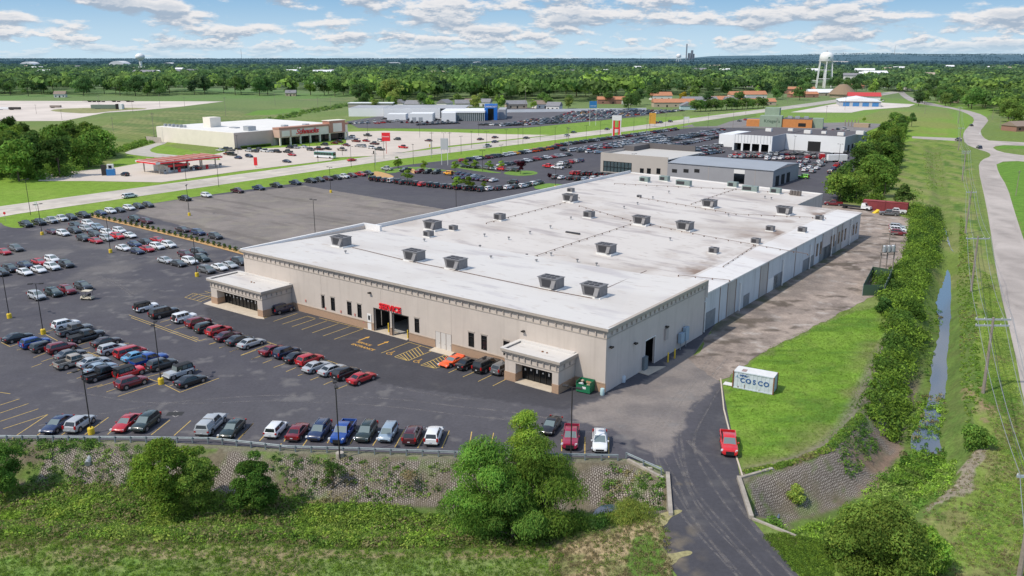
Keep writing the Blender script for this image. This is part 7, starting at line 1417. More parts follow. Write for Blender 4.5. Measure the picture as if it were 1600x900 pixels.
for i, (px, py) in enumerate([(1190, 445 - 100)][:0]): pass
# traffic signal heads on the verge
for px, py, lab in ((587, 258, 'left traffic signal at the lot entrance'), (674, 246, 'right traffic signal at the lot entrance')):
    e = empty('traffic_signal', G(px, py), 0, lab, 'traffic signal'); m = MB(); m.cyl((0, 0, 0), (0, 0, 8), .12, n=8); m.build('pole', GRY, e); MB().box(-.9, -.4, -.2, .2, 5, 6.4).build('signal_head', YEL if px > 600 else BLK, e)
# ================================================================ OTHER BUILDINGS
def bx_part(e, nm, x0, x1, y0, y1, z0, z1, m): return MB().box(x0, x1, y0, y1, z0, z1).build(nm, m, e)
CRM = pm('store_cream', (.76, .70, .61), .9, nscale=.2, namt=.05, haze=False); CRM2 = pm('store_pinkish', (.52, .42, .37), .9, nscale=.2, namt=.05); BRB = pm('store_brick', (.42, .22, .16), .9, nscale=1, namt=.1); RWH = pm('plain_white_roof', (.72, .70, .66), .8, nscale=.1, namt=.05)
# --- supermarket
O = G(367, 233); e = empty('supermarket', O, BANG, 'long cream supermarket with red cursive Schnucks sign over its storefront', 'supermarket')
H1 = on_side(367, 208, o=O)[1]; yE = on_side(540, 215, o=O)[0]; yF = on_side(428, 228, o=O)[0]; xW = BL(263, 219, o=O)[0]
bx_part(e, 'wall', xW, 0, 0, yE, 0, H1, CRM); bx_part(e, 'side_wall', .003, .15, 0, yF, 0, H1, CRM2); bx_part(e, 'roof', xW + .4, -.4, .4, yE - .4, H1 + .003, H1 + .15, RWH)
yT = on_side(505, 218, o=O)[0]; Hf = on_side(430, 204, o=O)[1] + .8
bx_part(e, 'storefront_wall', .16, 5.5, yF, yE - 3, 4.2, Hf, CRM); bx_part(e, 'brick_band', .1, 5.9, yF - .3, yE - 2.6, Hf, Hf + 1.0, BRB); bx_part(e, 'glass_front', 2.5, 2.7, yF + 1, yE - 3.5, 0, 4.1, GLS)
bx_part(e, 'entrance_tower', .2, 6.2, yT, yT + 12, 4.6, Hf + 2.6, BRB); bx_part(e, 'tower_panel', 6.203, 6.3, yT + 2.6, yT + 9.4, 5, Hf + 1.2, CRM); bx_part(e, 'tower_roof', .0, 6.6, yT - .4, yT + 12.4, Hf + 2.602, Hf + 2.9, CRM)
bx_part(e, 'corner_tower', .25, 6.0, yF - .2, yF + 14, 4.4, Hf - .1, pm('store_rose', (.55, .38, .30), .9))
for y in (yF + 1.8, yF + 8.6): bx_part(e, 'tower_panel', 6.003, 6.1, y - .6, y + 4.9, 4.9, Hf - .7, CRM)
for y in [yF, yF + 7, yF + 14] + [yF + 14 + (yT - yF - 14) * t for t in (.33, .66, 1)] + [yT + 12, yE - 3.6]: bx_part(e, 'column', 4.9, 5.7, y, y + .8, 0, 4.4, CRM)
ys_, zs_ = on_side(480, 212, o=O, xx=5.6)
mtext('store_sign', 'Schnucks', 4.0, BW(6.05, (on_side(463, 211, o=O, xx=6)[0] + on_side(497, 207, o=O, xx=6)[0]) / 2, 5.6, O), (rad(90), 0, BANG + rad(90)), RED, .15, shear=.4, bold=.06, sx=1.1, label='large red slanted Schnucks lettering on the storefront', cat='sign')
for x, y, w, d, h in ((xW + 26, 14, 7, 7, 5.5), (xW + 55, 20, 2.4, 3, 1.5), (-8, 12, 4.5, 5, 2.4), (-12, yF + 15, 3, 3, 1.2), (-9, yE - 25, 3, 3, 1.2), (-30, yE - 60, 6, 3, .6)): bx_part(e, 'roof_unit', x, x + w, y, y + d, H1 + .152, H1 + .15 + h, CRM if h > 3 else GRY)
for i in range(8): bx_part(e, 'roof_fan', xW + 3 + i * 2.6, xW + 4.4 + i * 2.6, 3 + i % 3, 4.4 + i % 3, H1 + .152, H1 + 1.5, GRY)
bx_part(e, 'dock_fence', xW - 1.5, xW + 14, -6, -5.9, 0, 3.2, DENT)
m = MB()
for i in range(16):
    o = link('store_shrub', me_s, loc=BW(2.2, 3 + i * (yF - 6) / 16, 0, O)); o.scale = (2.2, 2.2, 1.5); tag(o, 'clipped dark shrub along the supermarket side wall', 'shrub', 'shrubs along the supermarket wall')
# --- fuel canopy
O = G(293, 266); e = empty('fuel_canopy', O, BANG, 'long white and red fuel station canopy over pumps and kiosk', 'fuel station'); zc_ = 5.2
c0 = BL(243, 254, zc_, O); c1 = BL(339, 243.5, zc_, O); c2 = BL(219, 249, zc_, O)
x1c = c0[0]; x0c = c2[0]; y0c = c0[1]; y1c = c1[1] + 2; x0c, x1c = min(x0c, x1c), max(x0c, x1c)
bx_part(e, 'canopy_fascia', x0c, x1c, y0c, y1c, zc_ - .9, zc_ - .1, WHT); bx_part(e, 'red_fascia', x1c + .003, x1c + .06, y0c + 2, y1c, zc_ - .9, zc_ - .25, RED); bx_part(e, 'red_fascia', x0c + 1, x1c, y0c - .06, y0c - .003, zc_ - .9, zc_ - .3, RED)
bx_part(e, 'canopy_deck', x0c + .3, x1c - .3, y0c + .3, y1c - .3, zc_ - .099, zc_, pm('canopy_deck_red', (.36, .08, .05), .8, nscale=.4, namt=.3))
for i in range(9): y = y0c + 1 + (y1c - y0c - 2) * i / 8; bx_part(e, 'deck_beam', x0c + .4, x1c - .4, y, y + .5, zc_ + .001, zc_ + .25, pm('deck_beam_pink', (.50, .34, .30), .8))
bx_part(e, 'kiosk', x0c + 1.5, x1c - 3, y0c + 7, y0c + 17, 0, 2.9, WHT); bx_part(e, 'kiosk_window', x1c - 2.997, x1c - 2.9, y0c + 8, y0c + 16, 1, 2.2, GLS); bx_part(e, 'kiosk_awning', x1c - 2.9, x1c - 2.2, y0c + 7, y0c + 17, 2.3, 3.2, RED)
for i in range(5):
    y = y0c + 2.5 + (y1c - y0c - 5) * i / 4
    for x in (x0c + 2, x1c - 2): bx_part(e, 'column', x - .2, x + .2, y - .2, y + .2, 0, zc_ - .9, DENT)
    pp = bx_part(e, 'fuel_pump', x1c - 1.2, x1c - .6, y + 1.2, y + 2.2, 0, 1.9, RED if i % 2 else GRY); bx_part(pp, 'pump_screen', x1c - .597, x1c - .57, y + 1.3, y + 2.1, 1.1, 1.6, BLK)
O = G(174, 274); e = empty('drive_up_kiosk', O, .3, 'small blue and white kiosk on the drive corner', 'kiosk'); bx_part(e, 'kiosk_body', -1.6, 1.6, -1.2, 1.2, 0, 2.6, pm('kiosk_blue', (.03, .2, .48), .5)); bx_part(e, 'kiosk_top', -1.2, 1.2, -.9, .9, 2.602, 4.6, WHT); bx_part(e, 'screen_panel', -.6, .6, -.96, -.903, 3, 4.2, BLK); bx_part(e, 'back_panel', -3.6, -1.62, 0, .6, 0, 4.4, DP_)
# --- dealership across the highway
O = G(720, 190); e = empty('white_dealership', O, -.03, 'long white car dealership with glass front and blue entrance arch', 'dealership')
def L2(px, py, ang=-.03): p = G(px, py) - O; return p.x * math.cos(-ang) - p.y * math.sin(-ang), p.x * math.sin(-ang) + p.y * math.cos(-ang)
W2 = pm('dealer_white', (.74, .75, .76), .7, nscale=.1, namt=.04); G2 = pm('dealer_roof_grey', (.36, .37, .39), .8, nscale=.05)
def bl2(nm, px0, px1, py, dep, h, m=W2): x0, y0 = L2(px0, py); x1, _ = L2(px1, py); return bx_part(e, nm, x0, x1, y0, y0 + dep, 0, h, m), (x0, x1, y0)
_, (a0, a1, ya) = bl2('wall', 545, 600, 182, 40, 6.8); bx_part(e, 'roof', a0 + .5, a1 - .5, ya + .5, ya + 39, 6.802, 7, G2)
_, (b0, b1, yb) = bl2('wall', 600.3, 688, 184, 55, 7.2); bx_part(e, 'roof', b0 + .5, b1 + 20, yb + 2, yb + 54, 7.202, 7.5, G2)
_, (c0, c1, yc) = bl2('wall', 640, 676, 190, 18, 6); bx_part(e, 'garage_door', c0 + 2, c0 + 5, yc - .08, yc - .003, 0, 3.2, GRY); bx_part(e, 'garage_door', c0 + 7, c0 + 10, yc - .08, yc - .003, 0, 3.2, GRY)
_, (d0_, d1__, yd) = bl2('wall', 605, 634, 187.5, 14, 4.5)
_, (f0, f1, yf) = bl2('showroom_glass', 690.5, 757, 189, 40, 6.2, pm('showroom_glass_teal', (.06, .09, .10), .1, spec=.8)); bx_part(e, 'showroom_roof', f0 - .4, f1 + .4, yf - .5, yf + 40, 6.202, 7.4, W2)
for i in range(22): x = f0 + (f1 - f0) * i / 21; bx_part(e, 'mullion', x - .12, x + .12, yf - .15, yf - .003, 0, 6.2, W2)
_, (h0, h1, yh) = bl2('wall', 690, 712, 190, 8, 6.5); 
_, (i0, i1, yi) = bl2('wall', 778.5, 790, 186, 30, 7.4, pm('dealer_grey', (.35, .36, .38), .8))
x0, y0 = L2(757.3, 187.5); x1, _ = L2(777, 187.5); BLU = pm('arch_blue', (.01, .14, .50), .5); bx_part(e, 'arch_leg', x0, x0 + 2.6, y0 - 2, y0 + 8, 0, 9, BLU); bx_part(e, 'arch_leg', x1 - 2.6, x1, y0 - 2, y0 + 8, 0, 9, BLU); bx_part(e, 'arch_beam', x0, x1, y0 - 2, y0 + 8, 9.002, 12, BLU); bx_part(e, 'arch_glass', x0 + 2.6, x1 - 2.6, y0, y0 + .2, 0, 9, GLS)
mtext('arch_lettering', 'CHEVROLET', 1.7, ((x0 + x1) / 2, y0 - 2.02, 9.8), (rad(90), 0, 0), WHT, .01, parent=e, bold=.03)
O_ = G(577, 170); e = empty('long_flat_shed', O_, 0, 'low grey flat-roofed shed behind the white dealership', 'shed'); bx_part(e, 'wall', -20, 22, 0, 14, 0, 5, pm('shed_beige', (.36, .33, .29), .9)); bx_part(e, 'roof', -20.5, 22.5, -.5, 14.5, 5.002, 5.5, W2); bx_part(e, 'shed_opening', -8, 4, -.05, -.003, .3, 3.5, DARK)
e = empty('white_fence', G(780, 176), 0, 'long white vinyl fence behind the crowded dealer lot', 'fence')
fa = [G(775, 176) - G(780, 176), G(1010, 173) - G(780, 176)]; d = fa[1] - fa[0]; n = 14
for i in range(n): a = fa[0] + d * (i / n); b = fa[0] + d * ((i + 1) / n); nn = Vector((0, .05, 0)); MB().hexa([a - nn, b - nn, b + nn, a + nn], [v + Vector((0, 0, 2.6)) for v in (a - nn, b - nn, b + nn, a + nn)]).build('fence_panel', W2, e)
# --- grey and beige showroom behind the warehouse
O = G(938, 268); e = empty('grey_showroom', O, BANG, 'beige and grey flat-roofed car showroom directly behind the warehouse', 'showroom')
hN = on_front(938, 238, o=O)[1]; xb_ = on_front(1043, 262, o=O)[0]; xg = on_front(1208, 276, o=O)[0]; NG = pm('showroom_grey_metal', (.30, .30, .315), .7, nscale=.3, namt=.05); NB_ = pm('showroom_beige', (.44, .40, .36), .9, nscale=.2, namt=.04); NR_ = pm('metal_roof_bluegrey', (.30, .325, .36), .6, nscale=.15, namt=.06)
x5, z5 = on_front(943, 251, o=O); x6, z6 = on_front(987, 254, o=O)
mb = MB(); wall_with_holes(mb, 0, xb_, 0, hN, 0, .4, [(x5, x6, .3, z5)]); mb.build('beige_wall', NB_, e); bx_part(e, 'side_wall', 0, .4, .4, 34, 0, hN, NB_); bx_part(e, 'roof', .4, xb_ - .1, .4, 34, hN - 1.2, hN - .9, pm('pale_flat_roof', (.5, .48, .45), .9)); bx_part(e, 'dark_parapet', .0, xb_ - 4, 34, 34.6, 0, hN + 1.6, pm('parapet_dark', (.12, .11, .11), .9)); bx_part(e, 'dark_parapet', -.4, 5, 20, 33.9, 1, hN + 1.2, pm('parapet_dark', (.12, .11, .11), .9))
bx_part(e, 'showroom_glass', x5, x6, .15, .25, .3, z5, pm('showroom_glass_teal', (.06, .09, .1), .1))
for i in range(9): x = x5 + (x6 - x5) * i / 8; bx_part(e, 'mullion', x - .07, x + .07, -.05, .147, .3, z5, BLK)
for z in (z5 * .5,): bx_part(e, 'mullion', x5, x6, -.02, .146, z, z + .1, BLK)
for px_ in (1003, 1014, 1029): a_, zt = on_front(px_, 263, o=O); bx_part(e, 'window', a_ - .9, a_ + .9, -.04, -.003, zt - 2.3, zt, GLS)
hG = 6.1; yR = on_side(1249, 253, o=BW(xg, 0, 0, O))[0]
mb = MB(); wall_with_holes(mb, xb_ + .01, xg, 0, hG, 0, .3, [(on_front(1147, 268, o=O)[0], on_front(1164, 268, o=O)[0], 0, on_front(1147, 268, o=O)[1] - .3)]); mb.build('grey_wall', NG, e)
bx_part(e, 'end_wall', xg - .3, xg, .3, yR, 0, hG, NG); bx_part(e, 'bay_interior', xb_ + 30, xg - 5, 9, 9.2, 0, 4, BLK)
mb = MB(); mb.hexa([(xb_ + .01, -.3, hG + .0), (xg + .3, -.3, hG), (xg + .3, yR * .5, hG + 1.0), (xb_ + .01, yR * .5, hG + 1.0)], [(xb_ + .01, -.3, hG + .15), (xg + .3, -.3, hG + .15), (xg + .3, yR * .5, hG + 1.3), (xb_ + .01, yR * .5, hG + 1.3)]); mb.hexa([(xb_ + .01, yR * .5 + .002, hG + 1.0), (xg + .3, yR * .5 + .002, hG + 1.0), (xg + .3, yR, hG), (xb_ + .01, yR, hG)], [(xb_ + .01, yR * .5 + .002, hG + 1.3), (xg + .3, yR * .5 + .002, hG + 1.3), (xg + .3, yR, hG + .15), (xb_ + .01, yR, hG + .15)]); mb.build('metal_roof', NR_, e)
for px_ in (1054, 1072, 1089): a_, zt = on_front(px_, 265, o=O); bx_part(e, 'window', a_ - 1.1, a_ + 1.1, -.04, -.003, zt - 1.2, zt + .2, BLK)
a_, zt = on_front(1147, 267, o=O); b_2, _ = on_front(1164, 267, o=O); bx_part(e, 'rolled_door', a_, b_2, -.08, .2, zt - .9, zt + .6, WHT)
for k, yk in enumerate((3, 9, 15)): bx_part(e, 'end_door', xg + .003, xg + .08, yk, yk + 3.6, 0, 3.8, DARK)
for px_ in (1087 + 20, 1180): a_, _ = on_front(px_, 272, o=O); bx_part(e, 'wall_seam', a_ - .06, a_ + .06, -.06, -.003, 0, hG, DENT)
# --- white workshop
O = G(1205, 238.5); e = empty('white_workshop', O, BANG, 'white workshop with dark roof and four open bays behind the showroom', 'workshop'); hS = on_front(1205, 213, o=O)[1]; xl = on_front(1145, 233, o=O)[0]; RD = pm('dark_flat_roof', (.10, .09, .095), .9, nscale=.15, namt=.1)
hs = []
for a_, b_ in ((1147, 1158), (1161, 1172.5), (1175, 1186.5), (1189.5, 1201)): hs.append((on_front(a_, 225, o=O)[0], on_front(b_, 226, o=O)[0], 0, 3.9))
mb = MB(); wall_with_holes(mb, xl - .4, 0, 0, hS, 0, .5, hs); mb.build('bay_front', W2, e); bx_part(e, 'bay_interior', xl, -.4, 6, 6.2, 0, 4, BLK); bx_part(e, 'east_wall', -.5, 0, .5, 24, 0, hS, pm('workshop_grey', (.35, .36, .39), .8)); bx_part(e, 'west_wall', xl - .4, xl, .5, 24, 0, hS, W2)
for i in range(12): x = xl + (0 - xl) * (i + .5) / 12; bx_part(e, 'wall_rib', x - .08, x + .08, -.08, -.003, 4.3, hS, GRY)
bx_part(e, 'roof', xl - .3, -.1, .5, 60, hS - .5, hS - .2, RD); xl2, yl2 = BL(1226, 230, 0, O); xr2, yr2 = BL(1311, 241.5, 0, O); hB = 8.2
bx_part(e, 'left_wing', xl - 14, xl - .5, 14, 40, 0, hS - 1.5, W2)
bx_part(e, 'rear_wall', .1, xr2 + 0, 20, 20.4, 0, hB, W2); bx_part(e, 'end_wall', xr2 - .4, xr2, 20.4, 62, 0, hB, pm('workshop_grey', (.35, .36, .39), .8)); bx_part(e, 'rear_roof', .1, xr2 - .4, 20.5, 62, hB - .6, hB - .3, RD)
a_ = xl2 + (xr2 - xl2) * .46; bx_part(e, 'bay_door', a_, a_ + 6.5, 19.9, 19.997, 0, 5, BLK)
for x, y, s in ((-15, 30, 2), (-6, 40, 1.6), (6, 30, 2.2), (14, 34, 1.5), (24, 28, 2), (30, 40, 2.4)): bx_part(e, 'roof_unit', x, x + s * 1.6, y, y + s, hB - .2, hB + s * .7, WHT)
for k in range(3): bx_part(e, 'end_window', xr2 + .003, xr2 + .06, 26 + k * 7, 29 + k * 7, 0, 3.6, DARK)
O = G(1299, 236); e = empty('box_truck', O, BANG, 'white and blue box truck parked against the white workshop', 'truck'); bx_part(e, 'cargo_box', -1.2, 1.2, -3, 2, .9, 3.6, pm('truck_pale_blue', (.40, .55, .62), .6)); bx_part(e, 'cab', -1.1, 1.1, 2.05, 3.8, .5, 2.6, W2)
for s in (-1, 1):
    for y in (-2, 3): m = MB(); m.cyl((s * .8, y, .5), (s * 1.15, y, .5), .5, n=12); m.build('wheel', TYR, e)
O = G(1307, 253); e = empty('cargo_trailer', O, .05, 'plain white cargo trailer in the busy rear yard', 'trailer'); bx_part(e, 'trailer_box', -4.5, 4.5, -1.2, 1.2, .8, 3.4, W2)
for x in (-1, .3): m = MB(); m.cyl((x, -1.25, .45), (x, 1.25, .45), .45, n=12); m.build('wheel', TYR, e)
O = G(1283, 250); e = empty('red_box_truck', O, 1.4, 'red box truck beside the plain white trailer', 'truck'); bx_part(e, 'cargo_box', -3, 1.5, -1.1, 1.1, .8, 3.2, PM_['red']); bx_part(e, 'cab', 1.55, 3.2, -1, 1, .5, 2.4, PM_['white'])
for x in (-2, 2.4):
    for s in (-1, 1): m = MB(); m.cyl((x, s * .8, .45), (x, s * 1.12, .45), .45, n=12); m.build('wheel', TYR, e)
# --- restaurant
O = G(1207, 198.5); e = empty('restaurant', O, BANG + .25, 'green tower and orange brick restaurant beyond the workshop', 'restaurant'); GRT = pm('tower_sage', (.26, .33, .25), .9, nscale=.3, namt=.08); ORB = pm('orange_brick', (.55, .22, .07), .9, nscale=.6, namt=.08)
bx_part(e, 'green_tower', -9, 6, -1, 10, 0, 7.6, GRT); bx_part(e, 'tower_back', -7, 3, 10, 20, 0, 12.5, GRT); bx_part(e, 'orange_wall', 6.1, 26, 0, 22, 0, 5.6, ORB); bx_part(e, 'flat_roof', 6.5, 25.5, .5, 21.5, 5.602, 5.8, RD); bx_part(e, 'orange_wall', -18, -9.1, 0, 9, 0, 4.6, ORB); bx_part(e, 'end_pavilion', 26.1, 33, 3, 12, 0, 6.4, GRT); bx_part(e, 'dark_window', 17, 22, -.08, -.003, .8, 3.2, BLK)
for x in (9, 14, 20): bx_part(e, 'roof_unit', x, x + 3, 8, 11, 5.802, 7.3, GRY)
mtext('restaurant_sign', "Krieger's", 3., (-.6, -1.04, 3.2), (rad(90), 0, 0), pm('sign_dark_green', (.05, .09, .06), .7), .02, parent=e, bold=.02)
O = G(1345, 199); e = empty('trash_enclosure', O, BANG, 'tan block trash enclosure with tall posts on the lot edge', 'enclosure'); bx_part(e, 'block_wall', -5, 5, 0, 5, 0, 2.6, pm('block_tan', (.38, .29, .20), .9))
for i in range(5): bx_part(e, 'post', -12 + i * 2.2, -11.4 + i * 2.2, 3, 3.6, 0, 4.6, WOOD)
# --- storage buildings
O = G(1376, 167); e = empty('storage_building', O, BANG + .35, 'white-roofed storage building with blue roll doors', 'building'); bx_part(e, 'wall', -38, 0, 0, 50, 0, 5, pm('storage_wall', (.45, .46, .48), .9))
m = MB(); m.add([(-39, -1, 5.002), (1, -1, 5.002), (1, 51, 5.002), (-39, 51, 5.002), (-19, -1, 8.5), (-19, 51, 8.5)], [(0, 4, 5, 3), (4, 1, 2, 5), (0, 1, 4), (3, 5, 2)]); m.build('roof', W2, e)
for i in range(4): bx_part(e, 'blue_door', -35 + i * 9, -29 + i * 9, -.1, -.003, 0, 4, pm('door_blue', (.05, .2, .45), .6))
O = G(1355, 156); e = empty('red_roof_building', O, BANG + .35, 'long low building with red metal roof behind the storage', 'building'); bx_part(e, 'wall', -20, 14, 0, 24, 0, 4, W2); m = MB(); m.add([(-21, -1, 4.002), (15, -1, 4.002), (15, 25, 4.002), (-21, 25, 4.002), (-21, 12, 8), (15, 12, 8)], [(0, 1, 5, 4), (3, 4, 5, 2), (0, 4, 3), (1, 2, 5)]); m.build('roof', pm('roof_red', (.5, .05, .05), .7), e)
# --- houses
def house(px, py, w, d, h, rh, wall, roof, ang, label, hip=False, group=None):
    e = empty('house', G(px, py), ang, label, 'house', group); w2, d2 = w / 2, d / 2; bx_part(e, 'wall', -w2, w2, -d2, d2, 0, h, wall); m = MB(); o = .5; k = w2 * .6 if hip else 0
    m.add([(-w2 - o, -d2 - o, h + .002), (w2 + o, -d2 - o, h + .002), (w2 + o, d2 + o, h + .002), (-w2 - o, d2 + o, h + .002), (-w2 - o + k, 0, h + rh), (w2 + o - k, 0, h + rh)], [(0, 1, 5, 4), (2, 3, 4, 5), (3, 0, 4), (1, 2, 5), (3, 2, 1, 0)]); m.build('roof', roof, e)
    if not hip: # gable infill
        m = MB(); m.add([(-w2, -d2, h), (-w2, d2, h), (-w2, 0, h + rh * .92), (w2, -d2, h), (w2, d2, h), (w2, 0, h + rh * .92)], [(0, 2, 1), (3, 4, 5)]); m.build('gable', wall, e)
    for i in range(3): x = -w2 + w * (i + .5) / 3; bx_part(e, 'window' if i != 1 else 'door', x - .7, x + .7, -d2 - .05, -d2 - .003, .9 if i != 1 else 0, 2.3, DARK)
OR_ = pm('terracotta_roof', (.45, .20, .11), .9, nscale=.5, namt=.1, haze=False); GR_ = pm('shingle_grey', (.22, .22, .235), .9, nscale=.5); WB = pm('house_white', (.66, .65, .62), .9); BR_ = pm('house_brick', (.30, .16, .12), .9); BLW = pm('house_pale_blue', (.42, .55, .58), .9); TNW = pm('house_tan', (.45, .37, .28), .9)
HL = [(957, 162, 32, 10, 4.5, 3, BR_, OR_, 0, 'brick row house with orange roof, leftmost by the blue sign'), (982, 163, 16, 12, 4.5, 4, WB, OR_, 1.3, 'white gabled house with orange roof beside the big oak'), (1032, 156, 24, 12, 5, 4, WB, OR_, .1, 'white house with orange roof, upper left of the cluster'), (1040, 167, 26, 12, 4.5, 3.5, TNW, OR_, .05, 'tan house with orange roof right of the big oak'), (1064, 166, 26, 12, 4, 3.5, WB, OR_, .05, 'long house with orange roof below the golden trees'), (1074, 171, 13, 14, 3.6, 3.5, BLW, GR_, 1.5, 'pale blue gabled house in front of the golden trees'), (1092, 163, 36, 14, 4, 4, TNW, GR_, .1, 'long grey-roofed house right of the golden trees'), (1112, 166, 13, 13, 4, 4, WB, GR_, 1.3, 'white gabled house with grey roof in the cluster middle'),
 (1127, 162, 22, 12, 4, 4, TNW, OR_, .1, 'tan house with orange roof behind the hedge'), (1153, 154, 22, 12, 4.5, 4, WB, OR_, .1, 'small orange-roofed house upper right of the cluster'), (1157, 163, 34, 14, 4, 4, WB, GR_, .1, 'long grey-roofed house behind the hedge'), (1178, 154, 26, 14, 5, 4, WB, OR_, .1, 'white orange-roofed house at the right of the cluster'), (1184, 164, 34, 12, 3.6, 3.2, TNW, OR_, .05, 'long orange-roofed house at the right end of the hedge'),
 (1246, 146, 44, 14, 6, 3, BR_, OR_, 0, 'two-storey brick house with pale porch left of the water tower'), (1254, 152, 34, 14, 4, 3, BR_, OR_, .0, 'brick bungalow below the water tower, left'), (1284, 149, 46, 20, 4, 4, TNW, W2, .2, 'wide tan building with white roof under the water tower'), (1335, 138, 26, 14, 4, 3, BR_, OR_, 0, 'small brick house behind the round-roofed barn')]
for hh in HL: house(*hh)
for i, (px, py) in enumerate([(630, 167), (650, 169), (668, 168), (695, 167), (722, 168), (738, 166), (757, 166), (806, 169), (848, 169), (866, 172), (1180, 134), (1210, 134), (1168, 136), (1350, 132), (1380, 131), (1420, 140), (1482, 160), (1492, 158), (1340, 128), (455, 150), (95, 152), (1575, 134), (1535, 138)]):
    house(px, py, R.uniform(12, 20), 11, 4, 3.5, [WB, TNW, WB][i % 3], [GR_, GR_, pm('shingle_brown', (.26, .2, .16), .9)][i % 3], R.uniform(-.5, 1.4), 'small pale house half hidden by trees', False, 'small houses among the trees')
for i in range(46):
    px = R.uniform(-20, 1620); py = R.uniform(113, 131 if px < 1200 else 136); O = G(px, py); e = empty('distant_rooftop', O, R.uniform(-.6, .6), 'pale roof of a distant building showing among the treetops', 'building', 'distant roofs among the treetops'); w_ = R.uniform(14, 42); k_ = R.uniform(1, 1.25)
    bx_part(e, 'wall', -w_ / 2, w_ / 2, 0, 16, 0, 17 * k_, WB); m = MB(); h_ = 17 * k_; m.add([(-w_ / 2 - 1, -1, h_ + .01), (w_ / 2 + 1, -1, h_ + .01), (w_ / 2 + 1, 17, h_ + .01), (-w_ / 2 - 1, 17, h_ + .01), (-w_ / 2 - 1, 8, h_ + 4), (w_ / 2 + 1, 8, h_ + 4)], [(0, 1, 5, 4), (2, 3, 4, 5), (3, 0, 4), (1, 2, 5)]); m.build('roof', [W2, GR_, pm('roof_tan_far', (.42, .35, .28), .9), W2][i % 4], e)
house(1592, 204, 18, 12, 3.4, 3, BR_, pm('shingle_brown', (.26, .2, .16), .9), .3, 'brick ranch house under dark trees at the right edge')
O = G(1316, 152); e = empty('round_roof_barn', O, 0, 'barn with steep brown conical roof near the water tower', 'barn'); m = MB(); m.lathe([(15, 0), (15, 4)], 20); m.build('wall', TNW, e); m = MB(); m.lathe([(17, 3.8), (12, 9), (5, 15), (0, 16)], 20); m.build('roof', pm('barn_brown_roof', (.25, .18, .12), .9), e)
O = G(1440, 142); e = empty('white_arch_sheds', O, 0, 'white metal sheds at the end of the road', 'shed'); bx_part(e, 'wall', -14, 14, 0, 24, 0, 6, W2)
# --- fields left: parked trailers
O = G(172, 170.5); e = empty('green_trailer', O, 0, 'long dull green storage trailer on the gravel lot', 'trailer'); bx_part(e, 'trailer_box', -18, 12, 0, 4, .5, 4, pm('dull_green', (.16, .21, .17), .9)); bx_part(e, 'wheel_set', -14, -11, -.1, 4.1, 0, .498, TYR)
O = G(186, 171); e = empty('banded_trailer', O, 0, 'black and white banded trailer end beside the green trailer', 'trailer'); bx_part(e, 'band_dark', -3, 0, 0, 4, 0, 5, BLK); bx_part(e, 'band_white', .01, 3, 0, 4, 0, 5, W2)
for i, px in enumerate((136, 143, 150, 157, 174, 181, 196, 202)):
    O = G(px, 159.5); e = empty('flat_trailer', O, 0, 'low flat trailer parked on the pale gravel lot', 'trailer', 'flat trailers on the gravel lot'); bx_part(e, 'deck', -5, 5, 0, 2.4, 1, 1.5, WOOD); bx_part(e, 'wheel_set', 1, 4, .1, 2.3, 0, .998, TYR)
for i, px in enumerate((5, 22, 86)):
    O = G(px, 172 if i < 2 else 169); e = empty('scrap_vehicle', O, 0, 'dark equipment parked at the left of the gravel lot', 'equipment', 'equipment on the gravel lot'); bx_part(e, 'body', -5, 5, 0, 3, .6, 2.6, [W2, DP_, WOOD][i]); bx_part(e, 'wheel_set', -4, -2, -.1, 3.1, 0, .598, TYR)
# --- water towers and skyline
TW = pm('tower_white', (.78, .78, .77), .5)
def leg_tower(px, py, h, r, label, nleg=6, topy=None):
    e = empty('water_tower', G(px, py), 0, label, 'water tower'); zt = h * .72; m = MB(); m.lathe([(0, zt - r * .35), (r * .5, zt - r * .28), (r, zt + r * .1), (r * 1.02, zt + r * .12), (r, zt + r * .75), (r * .9, zt + r * 1.05), (r * .6, zt + r * 1.32), (0, zt + r * 1.42)], 28); m.build('tank', TW, e, smooth=50)
    m = MB(); m.cyl((0, 0, 0), (0, 0, zt), r * .09, n=10); m.build('riser_pipe', TW, e)
    for i in range(nleg):
        a = 2 * math.pi * i / nleg + .3; m = MB(); m.cyl((r * 1.28 * math.cos(a), r * 1.28 * math.sin(a), 0), (r * .97 * math.cos(a), r * .97 * math.sin(a), zt + r * .1), r * .065, n=8); m.build('leg', TW, e)
    for zz in (zt * .35, zt * .68):
        k = 1.28 - (.31) * zz / zt; m = MB()
        for i in range(nleg): a = 2 * math.pi * i / nleg + .3; b = 2 * math.pi * (i + 1) / nleg + .3; m.cyl((r * k * math.cos(a), r * k * math.sin(a), zz), (r * k * math.cos(b), r * k * math.sin(b), zz), r * .025, n=5)
        m.build('brace_ring', TW, e)
    m = MB(); m.lathe([(r * 1.08, zt + r * .06), (r * 1.1, zt + r * .16)], 28); m.build('catwalk', TW, e); m = MB(); m.cyl((0, 0, zt + r * 1.4), (0, 0, zt + r * 1.55), r * .12, n=8); m.build('vent', GRY, e); return e
wt = leg_tower(1287, 137.5, 57, 10.6, 'large white water tower on six legs above the right treetops')
MB().hexa([(-1.6, -10.75, 45.5), (1.8, -10.75, 46), (1.8, -10.65, 46), (-1.6, -10.65, 45.5)], [(-1.2, -10.75, 47.5), (2, -10.75, 47.8), (2, -10.65, 47.8), (-1.2, -10.65, 47.5)]).build('logo', pm('tower_logo_green', (.04, .14, .1), .7), wt)
leg_tower(1060, 101, 70, 16, 'small white water tower far off near the smokestack')
